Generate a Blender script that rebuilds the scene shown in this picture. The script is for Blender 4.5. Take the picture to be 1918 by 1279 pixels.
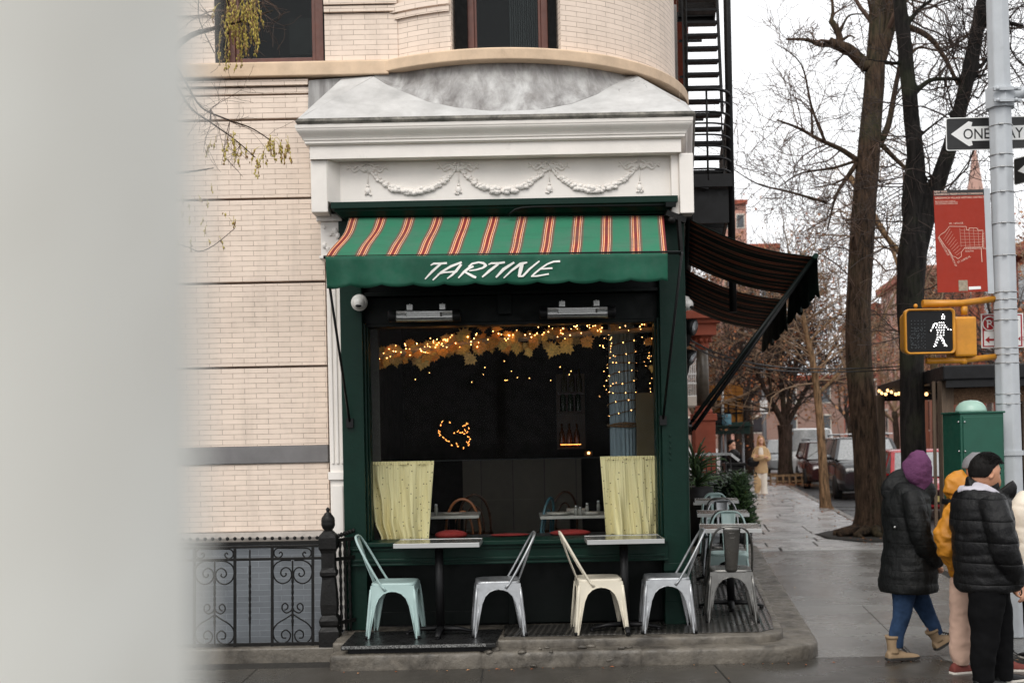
import bpy, bmesh, math, random
from mathutils import Vector, Matrix, noise
PI = math.pi
sc = bpy.context.scene
C = sc.collection
for o in list(bpy.data.objects): bpy.data.objects.remove(o, do_unlink=True)

# ------------------------------------------------------------------ camera
FP, CX, CY, RL, EYE = 2200.0, 959.0, 818.0, 0.02, 1.85      # focal length in photo pixels, principal point, roll, eye height
cr, sr = math.cos(RL), math.sin(RL)
cam = bpy.data.cameras.new('camera'); camo = bpy.data.objects.new('camera', cam); C.objects.link(camo)
cam.sensor_width = 36.0; cam.lens = FP / 1918 * 36.0
cam.shift_x = 0.0; cam.shift_y = (CY - 639.5) / 1918
cam.clip_start = 0.05; cam.clip_end = 2000
camo.matrix_world = Matrix(((cr, sr, 0, 0), (0, 0, -1, 0), (-sr, cr, 0, EYE), (0, 0, 0, 1)))
cam.dof.use_dof = True; cam.dof.focus_distance = 10.0; cam.dof.aperture_fstop = 2.5
sc.camera = camo
# ------------------------------------------------------------------ sky, sun, exposure
SUN_EL, SUN_AZ = math.radians(48), math.radians(200)     # high soft sun behind thin cloud, from behind the camera's left
w = bpy.data.worlds.new('World'); sc.world = w; w.use_nodes = True
nt = w.node_tree; nt.nodes.clear()
sky = nt.nodes.new('ShaderNodeTexSky'); sky.sky_type = 'NISHITA'; sky.sun_disc = False
sky.sun_elevation = SUN_EL; sky.sun_rotation = SUN_AZ
sky.air_density = 1.0; sky.dust_density = 2.0; sky.ozone_density = 1.0
hs = nt.nodes.new('ShaderNodeHueSaturation'); hs.inputs['Saturation'].default_value = 0.06
bg = nt.nodes.new('ShaderNodeBackground'); bg.inputs['Strength'].default_value = 0.13
wo = nt.nodes.new('ShaderNodeOutputWorld')
nt.links.new(sky.outputs[0], hs.inputs['Color'])
cl = nt.nodes.new('ShaderNodeMix'); cl.data_type = 'RGBA'; cl.inputs[0].default_value = 0.78; cl.inputs[7].default_value = (9.6, 9.7, 9.9, 1)   # even cloud deck over most of the sky
nt.links.new(hs.outputs[0], cl.inputs[6]); nt.links.new(cl.outputs[2], bg.inputs['Color']); nt.links.new(bg.outputs[0], wo.inputs[0])
sl = bpy.data.lights.new('sun', 'SUN'); sl.energy = 1.5; sl.angle = math.radians(35); sl.color = (1.0, 0.96, 0.90)
so = bpy.data.objects.new('sun', sl); C.objects.link(so)
_sd = Vector((math.sin(SUN_AZ) * math.cos(SUN_EL), math.cos(SUN_AZ) * math.cos(SUN_EL), math.sin(SUN_EL)))
so.rotation_euler = _sd.to_track_quat('Z', 'Y').to_euler(); so.location = (0, 0, 30)
sc.view_settings.view_transform = 'Standard'; sc.view_settings.look = 'None'
sc.view_settings.exposure = 0.25; sc.view_settings.gamma = 1.0
sc.cycles.use_denoising = True
sc.cycles.max_bounces = 6; sc.cycles.transparent_max_bounces = 16; sc.cycles.caustics_reflective = False; sc.cycles.caustics_refractive = False
sc.cycles.sample_clamp_indirect = 4.0

# ------------------------------------------------------------------ helpers
def P(px, py, Y):
    a = (px - CX) * Y / FP; b = (CY - py) * Y / FP
    return Vector((cr * a + sr * b, Y, EYE - sr * a + cr * b))
def PZ(px, py, z):
    """the point of the horizontal plane at height z that the photo shows at px, py"""
    for _ in range(1):
        u = (px - CX) / FP; v = (CY - py) / FP
        Y = (z - EYE) / (-sr * u + cr * v)
    return P(px, py, Y)
def lerp(a, b, t): return a + (b - a) * t
def smooth(t): t = max(0, min(1, t)); return t * t * (3 - 2 * t)

class MB:
    def __init__(s): s.v = []; s.f = []; s.m = []; s.s = []; s.u = []
    def add(s, vs, fs, m=0, sm=False, uv=None):
        b = len(s.v); s.v.extend([Vector(p) for p in vs])
        for i, f in enumerate(fs):
            s.f.append([b + k for k in f]); s.m.append(m); s.s.append(sm); s.u.append(uv[i] if uv else None)
        return s
    def box(s, a, b, m=0, M=None):
        x0, y0, z0 = [min(a[i], b[i]) for i in range(3)]; x1, y1, z1 = [max(a[i], b[i]) for i in range(3)]
        vs = [Vector(p) for p in ((x0,y0,z0),(x1,y0,z0),(x1,y1,z0),(x0,y1,z0),(x0,y0,z1),(x1,y0,z1),(x1,y1,z1),(x0,y1,z1))]
        if M: vs = [M @ p for p in vs]
        return s.add(vs, [(0,3,2,1),(4,5,6,7),(0,1,5,4),(1,2,6,5),(2,3,7,6),(3,0,4,7)], m)
    def bar(s, p, q, w, h, m=0, up=(0, 0, 1)):
        p = Vector(p); q = Vector(q); d = (q - p).normalized(); u = Vector(up)
        x = d.cross(u)
        if x.length < 1e-4: x = d.cross(Vector((1, 0, 0)))
        x.normalize(); z = x.cross(d).normalized(); vs = []
        for c in (p, q):
            for i, j in ((-1,-1),(1,-1),(1,1),(-1,1)): vs.append(c + x * (i * w / 2) + z * (j * h / 2))
        return s.add(vs, [(3,2,1,0),(4,5,6,7),(0,1,5,4),(1,2,6,5),(2,3,7,6),(3,0,4,7)], m)
    def loft(s, rings, m=0, sm=True, caps=True, closed=True, uv=None):
        n = len(rings[0]); vs = [p for r in rings for p in r]; fs = []
        for i in range(len(rings) - 1):
            for j in range(n if closed else n - 1):
                k = (j + 1) % n
                fs.append((i*n+j, i*n+k, (i+1)*n+k, (i+1)*n+j))
        uvs = None
        if uv:
            uvs = []
            for i in range(len(rings) - 1):
                for j in range(n if closed else n - 1):
                    uvs.append((uv(i, j), uv(i, j+1), uv(i+1, j+1), uv(i+1, j)))
        s.add(vs, fs, m, sm, uvs)
        if caps and closed:
            b = len(s.v) - len(vs)
            s.f.append([b + j for j in range(n)][::-1]); s.m.append(m); s.s.append(False); s.u.append(None)
            s.f.append([b + (len(rings)-1)*n + j for j in range(n)]); s.m.append(m); s.s.append(False); s.u.append(None)
        return s
    def tube(s, pts, r, n=8, m=0, caps=True, sm=True, flat=None):
        pts = [Vector(p) for p in pts]; N = len(pts)
        rs = [r] * N if isinstance(r, (int, float)) else r
        rings = []; up = None
        for i in range(N):
            d = (pts[min(i+1, N-1)] - pts[max(i-1, 0)])
            if d.length < 1e-9: d = Vector((0, 0, 1))
            d.normalize()
            if up is None:
                up = Vector((0, 0, 1)) if abs(d.z) < .9 else Vector((0, 1, 0))
            x = d.cross(up)
            if x.length < 1e-5: x = d.cross(Vector((1, .3, .2)))
            x.normalize(); up = x.cross(d).normalized()
            rr = rs[i]; ra, rb = (rr, rr) if isinstance(rr, (int, float)) else rr
            rings.append([pts[i] + x * (ra * math.cos(t)) + up * (rb * math.sin(t)) for t in [2*PI*k/n for k in range(n)]])
        return s.loft(rings, m, sm, caps)
    def lathe(s, prof, c=(0, 0, 0), n=20, m=0, sm=True, a0=0, a1=2*PI):
        c = Vector(c); full = abs(a1 - a0 - 2*PI) < 1e-6; k = n if full else n + 1
        rings = [[c + Vector((r*math.cos(a0+(a1-a0)*j/n), r*math.sin(a0+(a1-a0)*j/n), z)) for j in range(k)] for r, z in prof]
        return s.loft(rings, m, sm, True, full)
    def prism(s, pts, off, m=0, sm=False):
        """pts: 3-D polygon, off: extrusion vector"""
        pts = [Vector(p) for p in pts]; off = Vector(off); n = len(pts)
        vs = pts + [p + off for p in pts]
        return s.add(vs, [list(range(n))[::-1], list(range(n, 2*n))] + [(i, (i+1) % n, n+(i+1) % n, n+i) for i in range(n)], m, sm)
    def grid(s, fn, nu, nv, m=0, sm=True, uv=None):
        vs = [fn(i/nu, j/nv) for j in range(nv+1) for i in range(nu+1)]; fs = []; uvs = []
        for j in range(nv):
            for i in range(nu):
                fs.append((j*(nu+1)+i, j*(nu+1)+i+1, (j+1)*(nu+1)+i+1, (j+1)*(nu+1)+i))
                uvs.append(((i/nu, j/nv), ((i+1)/nu, j/nv), ((i+1)/nu, (j+1)/nv), (i/nu, (j+1)/nv)))
        if uv: uvs = [[uv(*q) for q in f] for f in uvs]
        return s.add(vs, fs, m, sm, uvs)
    def ball(s, c, r, n=8, m=0, sz=(1, 1, 1)):
        c = Vector(c); k = max(3, n // 2)
        rings = [[c + Vector((r*sz[0]*math.sin(PI*i/k)*math.cos(2*PI*j/n), r*sz[1]*math.sin(PI*i/k)*math.sin(2*PI*j/n), -r*sz[2]*math.cos(PI*i/k))) for j in range(n)] for i in range(1, k)]
        b = len(s.v); s.loft(rings, m, True, False)
        nb = len(s.v); s.v += [c + Vector((0, 0, -r*sz[2])), c + Vector((0, 0, r*sz[2]))]
        for j in range(n):
            jj = (j+1) % n
            s.f.append([b+jj, b+j, nb]); s.f.append([b+(k-2)*n+j, b+(k-2)*n+jj, nb+1])
            for _ in range(2): s.m.append(m); s.s.append(True); s.u.append(None)
        return s
    def join(s, o, M=None, m=None):
        vs = [M @ p for p in o.v] if M else o.v
        b = len(s.v); s.v += vs
        for f, mm, ss, uu in zip(o.f, o.m, o.s, o.u):
            s.f.append([b + k for k in f]); s.m.append(mm if m is None else m); s.s.append(ss); s.u.append(uu)
        return s
    def build(s, name, mats, parent=None, bevel=0, seg=2, solid=0, sub=0, sharp=None, **kw):
        org = ORG.get(parent.name, Vector((0, 0, 0))) if parent else Vector((0, 0, 0))
        if kw.get('org') is not None: org = Vector(kw['org'])
        me = bpy.data.meshes.new(name)
        me.from_pydata([p - org for p in s.v], [], s.f)
        mats = mats if isinstance(mats, (list, tuple)) else [mats]
        for x in mats: me.materials.append(x)
        me.polygons.foreach_set('material_index', s.m); me.polygons.foreach_set('use_smooth', s.s)
        if any(u is not None for u in s.u):
            ul = me.uv_layers.new(name='UVMap'); k = 0
            for f, u in zip(s.f, s.u):
                for i in range(len(f)):
                    if u is not None: ul.data[k].uv = u[i]
                    k += 1
        me.validate(); me.update()
        o = bpy.data.objects.new(name, me); C.objects.link(o)
        if parent: o.parent = parent; ORG[o.name] = org
        elif kw.get('org') is not None: o.location = org; ORG[o.name] = org
        if solid:
            md = o.modifiers.new('thickness', 'SOLIDIFY'); md.thickness = solid; md.offset = 0
        if bevel:
            md = o.modifiers.new('bevel', 'BEVEL'); md.width = bevel; md.segments = seg; md.limit_method = 'ANGLE'; md.angle_limit = math.radians(40)
        if sub:
            md = o.modifiers.new('sub', 'SUBSURF'); md.levels = sub; md.render_levels = sub
        return o
ORG = {}
def thing(name, loc, label, cat, group=None, rz=0):
    o = bpy.data.objects.new(name, None); C.objects.link(o); o.empty_display_size = .1
    o.location = loc; o.rotation_euler = (0, 0, rz); o['label'] = label; o['category'] = cat
    if group: o['group'] = group
    ORG[o.name] = Vector(loc)
    return o
def tag(o, label, cat, group=None):
    o['label'] = label; o['category'] = cat
    if group: o['group'] = group
    return o
def struct(o): o['kind'] = 'structure'; return o
def stuff(o, label=None, cat=None):
    o['kind'] = 'stuff'
    if label: o['label'] = label; o['category'] = cat
    return o
def dup(root, loc, rz=0, label=None, mats=None, sc_=None):
    def cp(o, par):
        c = o.copy(); C.objects.link(c); c.parent = par
        if mats and o.type == 'MESH':
            rep = [mats.get(mm.name) for mm in o.data.materials]
            if any(rep):
                key = (o.data.name, tuple(r.name if r else '' for r in rep))
                if key not in _MC:
                    d = o.data.copy()
                    for i, r in enumerate(rep):
                        if r: d.materials[i] = r
                    _MC[key] = d
                c.data = _MC[key]
        for ch in o.children: cp(ch, c)
        return c
    r = cp(root, None); r.location = loc; r.rotation_euler = (0, 0, rz)
    if sc_: r.scale = sc_
    if label: r['label'] = label
    return r
_MC = {}
def remesh(o, vox=.01, it=3, fac=.5):
    """fuse a part's overlapping lofts into one continuous surface"""
    md = o.modifiers.new('fuse', 'REMESH'); md.mode = 'VOXEL'; md.voxel_size = vox; md.use_smooth_shade = True
    if it: sm = o.modifiers.new('smooth', 'SMOOTH'); sm.iterations = it; sm.factor = fac
    return o
def bake(o):
    dg = bpy.context.evaluated_depsgraph_get(); me = bpy.data.meshes.new_from_object(o.evaluated_get(dg), depsgraph=dg)
    o.modifiers.clear(); o.data = me
    return o
_FT = {}
def text_into(mb, body, origin, ux, uy, size, m=0, align='LEFT', depth=.002, bold=0.0, sx=1.0, shear=0):
    """real lettering: font outline turned to mesh on the plane origin + ux*x + uy*y"""
    key = (body, align, bold, shear)
    if key not in _FT:
        cu = bpy.data.curves.new('t', 'FONT'); cu.body = body; cu.size = 1; cu.align_x = align; cu.offset = bold; cu.shear = shear; cu.resolution_u = 3
        ob = bpy.data.objects.new('t', cu); C.objects.link(ob)
        dg = bpy.context.evaluated_depsgraph_get(); dg.update()
        me = bpy.data.meshes.new_from_object(ob.evaluated_get(dg), depsgraph=dg)
        _FT[key] = ([v.co.copy() for v in me.vertices], [list(p.vertices) for p in me.polygons])
        bpy.data.objects.remove(ob); bpy.data.meshes.remove(me)
    vs, fs = _FT[key]; ux = Vector(ux).normalized(); uy = Vector(uy).normalized(); n = ux.cross(uy)
    o = Vector(origin)
    mb.add([o + ux*(v.x*size*sx) + uy*(v.y*size) + n*depth for v in vs], fs, m)
def spl(pts, k=5):
    pts = [Vector(p) for p in pts]; out = []
    for i in range(len(pts)-1):
        a, b, c, d = pts[max(0, i-1)], pts[i], pts[i+1], pts[min(len(pts)-1, i+2)]
        for j in range(k):
            t = j/k; out.append(.5*((2*b) + (c-a)*t + (2*a-5*b+4*c-d)*t*t + (3*b-a-3*c+d)*t*t*t))
    return out + [pts[-1]]
def ribbon(mb, pts, ws, fn, m=0):
    """a brush stroke with varying width through 2-D points; fn maps 2-D to 3-D"""
    N = len(pts); L = []; R = []
    for i in range(N):
        d = Vector(pts[min(i+1, N-1)]) - Vector(pts[max(i-1, 0)]); d.normalize(); nn = Vector((-d.y, d.x))
        L.append(fn(*(Vector(pts[i]) + nn*ws[i]/2))); R.append(fn(*(Vector(pts[i]) - nn*ws[i]/2)))
    mb.add(L + R, [(i, i+1, N+i+1, N+i) for i in range(N-1)], m)

# ------------------------------------------------------------------ materials
def srgb(r, g, b):
    f = lambda c: (c/255)/12.92 if c/255 <= .04045 else (((c/255)+.055)/1.055)**2.4
    return (f(r), f(g), f(b))
class NT:
    def __init__(s, name):
        s.m = bpy.data.materials.new(name); s.m.use_nodes = True; s.t = s.m.node_tree; s.t.nodes.clear()
        s.out = s.n('ShaderNodeOutputMaterial'); s.b = s.n('ShaderNodeBsdfPrincipled'); s.l(s.b.outputs[0], s.out.inputs[0])
    def n(s, ty, **kw):
        x = s.t.nodes.new(ty)
        for k, v in kw.items():
            if k in x.inputs: x.inputs[k].default_value = v
            else: setattr(x, k, v)
        return x
    def l(s, a, b): s.t.links.new(a, b)
    def val(s, sock, v):
        if hasattr(v, 'is_output'): s.l(v, sock)
        else: sock.default_value = v
    def obj(s, scale=(1, 1, 1)):
        tc = s.n('ShaderNodeTexCoord'); mp = s.n('ShaderNodeMapping'); mp.inputs['Scale'].default_value = scale
        s.l(tc.outputs['Object'], mp.inputs['Vector']); return mp.outputs[0]
    def uv(s): return s.n('ShaderNodeTexCoord').outputs['UV']
    def noise(s, vec, scale=5, detail=4, rough=.6, dist=0):
        x = s.n('ShaderNodeTexNoise', Scale=scale, Detail=detail, Roughness=rough, Distortion=dist); s.l(vec, x.inputs['Vector']); return x.outputs['Fac']
    def ramp(s, fac, stops, interp='LINEAR'):
        x = s.n('ShaderNodeValToRGB'); cr_ = x.color_ramp; cr_.interpolation = interp
        while len(cr_.elements) < len(stops): cr_.elements.new(.5)
        for e, (p, c) in zip(cr_.elements, stops):
            e.position = p; e.color = (*c, 1) if not isinstance(c, (int, float)) else (c, c, c, 1)
        s.l(fac, x.inputs[0]); return x.outputs['Color']
    def mix(s, fac, a, b, blend='MIX'):
        x = s.n('ShaderNodeMix', data_type='RGBA', blend_type=blend)
        s.val(x.inputs[0], fac)
        for sock, v in ((x.inputs[6], a), (x.inputs[7], b)):
            if isinstance(v, tuple) and len(v) == 3: v = (*v, 1)
            s.val(sock, v)
        return x.outputs[2]
    def math(s, op, a, b=0.0, c=None):
        x = s.n('ShaderNodeMath', operation=op); s.val(x.inputs[0], a); s.val(x.inputs[1], b)
        if c is not None: s.val(x.inputs[2], c)
        return x.outputs[0]
    def sep(s, vec): x = s.n('ShaderNodeSeparateXYZ'); s.l(vec, x.inputs[0]); return x.outputs
    def comb(s, x_, y_, z_=0.0):
        x = s.n('ShaderNodeCombineXYZ')
        for i, v in enumerate((x_, y_, z_)): s.val(x.inputs[i], v)
        return x.outputs[0]
    def bump(s, h, st=.3, dist=.01):
        x = s.n('ShaderNodeBump', Strength=st, Distance=dist); s.l(h, x.inputs['Height']); s.l(x.outputs[0], s.b.inputs['Normal']); return x
    def set(s, col=None, rough=None, metal=None, spec=None):
        if col is not None: s.val(s.b.inputs['Base Color'], (*col, 1) if isinstance(col, tuple) else col)
        if rough is not None: s.val(s.b.inputs['Roughness'], rough)
        if metal is not None: s.b.inputs['Metallic'].default_value = metal
        if spec is not None: s.b.inputs['Specular IOR Level'].default_value = spec
        return s.m
def mat(name, col, var=.18, scale=6, rough=.6, rvar=.12, bump=.15, bscale=40, bdist=.004, metal=0, spec=.5, chip=None, chipc=None, coat=0, dirt=None, dirtc=(.05,.04,.03), stretch=(1,1,1)):
    """painted / stone / cloth surface: colour mottled by noise, uneven gloss, fine relief, optional chips and dirt patches"""
    t = NT(name); v = t.obj(stretch); n1 = t.noise(v, scale, 6, .65)
    lo = tuple(c*(1-var) for c in col); hi = tuple(min(1, c*(1+var)) for c in col)
    c = t.ramp(n1, [(.3, lo), (.7, hi)])
    if dirt is not None:
        d = t.ramp(t.noise(v, scale*.6, 8, .7, .4), [(dirt, 0.0), (min(1, dirt+.18), .8)]); c = t.mix(d, c, dirtc)
    if chip is not None:
        k = t.ramp(t.noise(v, scale*5, 5, .7, .3), [(chip, 0.0), (chip+.02, 1.0)]); c = t.mix(k, c, chipc or (.08,.05,.035))
    r = t.ramp(t.noise(v, scale*2.3, 4), [(.3, max(0, rough-rvar)), (.7, min(1, rough+rvar))])
    t.set(c, r, metal, spec)
    if bump: t.bump(t.noise(v, bscale, 5, .65), bump, bdist)
    if coat: t.b.inputs['Coat Weight'].default_value = coat; t.b.inputs['Coat Roughness'].default_value = .06
    return t.m
def emit(name, col, st):
    t = NT(name); t.set((.8, .8, .8) if min(col) > .9 else col, .4); t.b.inputs['Emission Color'].default_value = (*col, 1); t.b.inputs['Emission Strength'].default_value = st
    return t.m
def glass(name, tint=(.8, .83, .82), amount=.35, rough=.0, base=.0):
    t = NT(name); t.t.nodes.remove(t.b)
    tr = t.n('ShaderNodeBsdfTransparent'); tr.inputs[0].default_value = (*tint, 1)
    gl = t.n('ShaderNodeBsdfGlossy'); gl.inputs['Roughness'].default_value = rough
    fr = t.n('ShaderNodeFresnel', IOR=1.5); k = t.math('MULTIPLY_ADD', fr.outputs[0], amount, base)
    mx = t.n('ShaderNodeMixShader'); t.l(k, mx.inputs[0]); t.l(tr.outputs[0], mx.inputs[1]); t.l(gl.outputs[0], mx.inputs[2]); t.l(mx.outputs[0], t.out.inputs[0])
    return t.m
# ------------------------------------------------------------------ shared materials
def brick_mat(name, col, mortar, bw=.3, bh=.0457, ms=.0035, var=.1, bump=.5, rough=.7, uvs=True, stain=.25, stainc=(.30,.24,.19)):
    t = NT(name); v = t.uv() if uvs else t.obj()
    b = t.n('ShaderNodeTexBrick', offset=.5, offset_frequency=2, squash=1.0); t.l(v, b.inputs['Vector'])
    b.inputs['Scale'].default_value = 1; b.inputs['Brick Width'].default_value = bw; b.inputs['Row Height'].default_value = bh
    b.inputs['Mortar Size'].default_value = ms; b.inputs['Mortar Smooth'].default_value = .3; b.inputs['Bias'].default_value = 0
    b.inputs['Color1'].default_value = (*[c*(1-var) for c in col], 1); b.inputs['Color2'].default_value = (*[min(1, c*(1+var)) for c in col], 1); b.inputs['Mortar'].default_value = (*mortar, 1)
    vo = t.obj(); n = t.noise(vo, 1.7, 7, .7, .3); vs_ = t.obj((3, 3, .35)); ns = t.noise(vs_, 1.6, 6, .7, .2)
    plain = t.mix(t.noise(vo, 5, 3), tuple(x*.96 for x in col), tuple(min(1, x*1.04) for x in col)); c = t.mix(t.ramp(t.noise(vo, 7, 5, .7), [(.34, .55), (.6, 0.0)]), b.outputs['Color'], plain)
    c = t.mix(t.ramp(n, [(.45, 0.0), (.8, stain)]), c, stainc); c = t.mix(t.ramp(ns, [(.52, 0.0), (.8, stain*1.1)]), c, tuple(x*.75 for x in stainc))
    n2 = t.noise(vo, 14, 5, .7); c = t.mix(t.ramp(n2, [(.55, 0.0), (.75, .22)]), c, tuple(x*.55 for x in col))
    t.set(c, rough)
    h = t.math('ADD', t.math('MULTIPLY', b.outputs['Fac'], -1.0), t.math('MULTIPLY', t.noise(vo, 60, 4, .6), .35))
    t.bump(h, bump, .005); return t.m
M_brick = brick_mat('cream_painted_brick', srgb(229,211,195), srgb(166,147,131), .208, .0457, .003, .05)
M_greybrick = brick_mat('grey_painted_brick', srgb(112,117,122), srgb(140,145,150), .2, .052, .003, .1, .4, .55, stain=.35, stainc=(.05,.055,.06))
M_redbrick = brick_mat('red_brick', srgb(168,84,62), srgb(150,105,88), .22, .075, .01, .2, .4, .85, stainc=(.12,.05,.04))
M_stone = mat('tan_sill_stone', srgb(206,180,152), .14, 5, .75, .1, .25, 50, .004, dirt=.6, dirtc=(.2,.15,.11))
M_band = mat('grey_band', srgb(112,110,110), .14, 5, .7, bump=.2, dirt=.66, dirtc=(.35,.33,.3))
M_white = mat('off_white_paint', srgb(230,224,217), .06, 3, .6, .1, .3, 38, .005, chip=.74, chipc=srgb(160,148,135), dirt=.62, dirtc=srgb(150,138,126))
def streaky(name):
    t = NT(name); v = t.obj((1, 1, 1)); vs = t.obj((5, 5, .55)); n = t.noise(vs, 1.3, 6, .65, .4); n2 = t.noise(v, 6, 6, .7)
    c = t.ramp(n, [(.28, srgb(98,94,92)), (.5, srgb(150,148,146)), (.72, srgb(190,189,187))])
    c = t.mix(t.ramp(n2, [(.5, 0.0), (.75, .5)]), c, srgb(105,98,92)); t.set(c, .7); t.bump(t.noise(v, 30, 6, .7), .35, .006); return t.m
M_streak = streaky('weathered_grey_render')
def hood_mat():
    t = NT('white_roof_coating'); v = t.obj(); n = t.noise(v, 3, 6, .65, .2)
    c = t.ramp(n, [(.3, srgb(160,159,157)), (.68, srgb(196,195,193))])
    vo = t.n('ShaderNodeTexVoronoi', feature='DISTANCE_TO_EDGE', Scale=3.2); vn = t.noise(v, 5, 5, .7)
    mp = t.n('ShaderNodeVectorMath', operation='ADD'); t.l(v, mp.inputs[0]); sc3 = t.n('ShaderNodeVectorMath', operation='SCALE'); 
    nc = t.n('ShaderNodeTexNoise', Scale=6, Detail=5); t.l(v, nc.inputs['Vector']); t.l(nc.outputs['Color'], sc3.inputs[0]); sc3.inputs['Scale'].default_value = .35
    t.l(sc3.outputs[0], mp.inputs[1]); t.l(mp.outputs[0], vo.inputs['Vector'])
    cr1 = t.ramp(vo.outputs['Distance'], [(.006, 1.0), (.012, 0.0)])
    msk = t.ramp(t.noise(v, 1.3, 3), [(.58, 0.0), (.62, 1.0)])
    c = t.mix(t.math('MULTIPLY', cr1, msk), c, (.06, .055, .05))
    t.set(c, .6); t.bump(t.noise(v, 18, 6, .7), .4, .008); return t.m
M_hood = hood_mat()
M_lip = mat('mossy_lip', srgb(120,116,108), .4, 9, .8, bump=.4, dirt=.45, dirtc=(.03,.03,.025))
M_green = mat('dark_green_paint', srgb(10,38,30), .16, 5, .4, .1, .28, 32, .006, spec=.16, chip=.78, chipc=(.04,.09,.07), dirt=.66, dirtc=(.006,.014,.011))
M_greendark = mat('green_black_paint', srgb(4,10,8), .2, 5, .45, .1, .2, 32, .004, spec=.15)
M_black = mat('black_metal', (.006,.006,.0065), .3, 8, .45, .12, .15, 60, .002, spec=.22)
M_iron = mat('black_iron_paint', (.007,.0065,.006), .4, 14, .45, .14, .5, 45, .006, spec=.2, chip=.72, chipc=(.07,.03,.014))
M_brown = mat('brown_window_wood', srgb(92,52,40), .2, 10, .5)
M_darkglass = None
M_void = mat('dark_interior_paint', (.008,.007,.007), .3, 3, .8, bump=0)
M_lead = mat('dark_reveal', (.006,.006,.006), .4, 20, .8, spec=.1)
def ground_mat(name, col, r0, r1, scale=.6, bump=.25, grain=160, puddle=.0):
    t = NT(name); v = t.obj(); n = t.noise(v, scale, 7, .62, .3); n2 = t.noise(v, grain, 3, .7); n3 = t.noise(v, 9, 6, .7)
    c = t.ramp(n, [(.3, tuple(x*.72 for x in col)), (.7, tuple(x*1.3 for x in col))])
    c = t.mix(t.ramp(n2, [(.52, 0.0), (.75, .55)]), c, tuple(min(1, x*2.6) for x in col))
    c = t.mix(t.ramp(n3, [(.62, 0.0), (.8, .5)]), c, tuple(x*.4 for x in col))
    r = t.ramp(t.noise(v, scale*1.7, 6, .6, .5), [(.36, r0), (.62, r1)])
    t.set(c, r, 0, .5); t.bump(t.math('ADD', n2, t.math('MULTIPLY', n3, 1.5)), bump, .004); return t.m
M_conc = ground_mat('wet_concrete', (.045,.041,.035), .14, .42)
M_conc2 = ground_mat('wet_sheen_concrete', (.175,.17,.16), .12, .36)  # paler copy of the concrete, sky sheen put into its base colour
M_blue = ground_mat('wet_bluestone', (.36,.355,.35), .14, .42, .9, .45, 120)  # base colour lifted to hold the sky's reflection on wet stone
M_asph = ground_mat('wet_asphalt', (.035,.035,.036), .2, .5, .5, .5, 220)
M_joint = mat('joint_dirt', (.018,.016,.013), .4, 20, .9)
M_kerbst = mat('brown_kerb_stone', srgb(100,94,85), .3, 5, .55, .25, .6, 34, .010, dirt=.46, dirtc=(.022,.018,.014))
M_step = mat('worn_step_stone', srgb(118,112,104), .35, 4, .34, .2, .5, 40, .008, dirt=.55, dirtc=(.03,.028,.025))

# ------------------------------------------------------------------ ground
def wallx(Y): return 1.53 + .146*(Y - 10.3)
def kerbx(Y): return 6.55 + .15*(Y - 20.7)
road = MB(); road.add([(-400,-300,-.13),(400,-300,-.13),(400,600,-.13),(-400,600,-.13)], [(0,1,2,3)])
struct(road.build('road', M_asph))
kl = [(-60,6.5),(2.5,6.5),(3.5,6.7),(4.4,7.6),(4.9,9),(5.1,10.5),(5.25,12)] + [(kerbx(y), y) for y in (20, 40, 80, 160)]
sw = MB(); sw.prism([(x, y, -.2) for x, y in kl] + [(-60, 160, -.2)], (0, 0, .194)); struct(sw.build('ground_base', M_joint))
rg = random.Random(5)
def slab(mb, q, z=0.0, g=.006, th=.03):
    c = sum((Vector(p) for p in q), Vector((0, 0))) / len(q)
    pts = []
    for p in q:
        d = Vector(p) - c; L = d.length; pts.append(c + d * max(.2, (L - g*1.2) / L))
    mb.prism([(p.x, p.y, z - th) for p in pts], (0, 0, th))
sl1 = MB()
X0 = -.27
for i in range(-8, 2):
    a, b = X0 + i*1.85, X0 + (i+1)*1.85
    for y0, y1 in ((6.7, 8.35), (8.35, 9.6)): slab(sl1, [(a, y0), (b, y0), (b, y1), (a, y1)], rg.uniform(-.002, .002))
slab(sl1, [(X0+2*1.85, 6.7), (4.3, 7.9), (4.8, 9.1), (3.55, 9.1), (X0+2*1.85, 9.4)], 0)
struct(sl1.build('sidewalk', M_conc, bevel=.004, seg=1)); sl1 = MB()
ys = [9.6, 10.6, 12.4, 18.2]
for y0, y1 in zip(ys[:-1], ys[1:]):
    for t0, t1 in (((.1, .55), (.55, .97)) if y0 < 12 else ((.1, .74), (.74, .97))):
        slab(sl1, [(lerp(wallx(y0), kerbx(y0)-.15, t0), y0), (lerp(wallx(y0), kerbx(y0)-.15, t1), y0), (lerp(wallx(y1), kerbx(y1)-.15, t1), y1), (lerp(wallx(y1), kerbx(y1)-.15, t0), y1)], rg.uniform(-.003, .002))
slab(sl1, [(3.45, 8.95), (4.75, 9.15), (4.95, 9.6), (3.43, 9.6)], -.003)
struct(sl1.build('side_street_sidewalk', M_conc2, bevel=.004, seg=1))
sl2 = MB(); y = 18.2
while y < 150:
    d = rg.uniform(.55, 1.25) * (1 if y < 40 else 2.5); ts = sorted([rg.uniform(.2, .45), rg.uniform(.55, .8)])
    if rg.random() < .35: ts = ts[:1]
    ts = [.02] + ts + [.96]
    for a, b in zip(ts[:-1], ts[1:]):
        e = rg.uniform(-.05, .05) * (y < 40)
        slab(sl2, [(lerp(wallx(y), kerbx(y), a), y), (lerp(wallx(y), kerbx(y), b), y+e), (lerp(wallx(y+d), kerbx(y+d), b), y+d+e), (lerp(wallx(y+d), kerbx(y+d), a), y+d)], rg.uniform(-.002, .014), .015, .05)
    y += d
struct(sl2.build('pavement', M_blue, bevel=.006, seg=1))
kb = MB(); ky = [12 + 2.2*i for i in range(60)]
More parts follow.
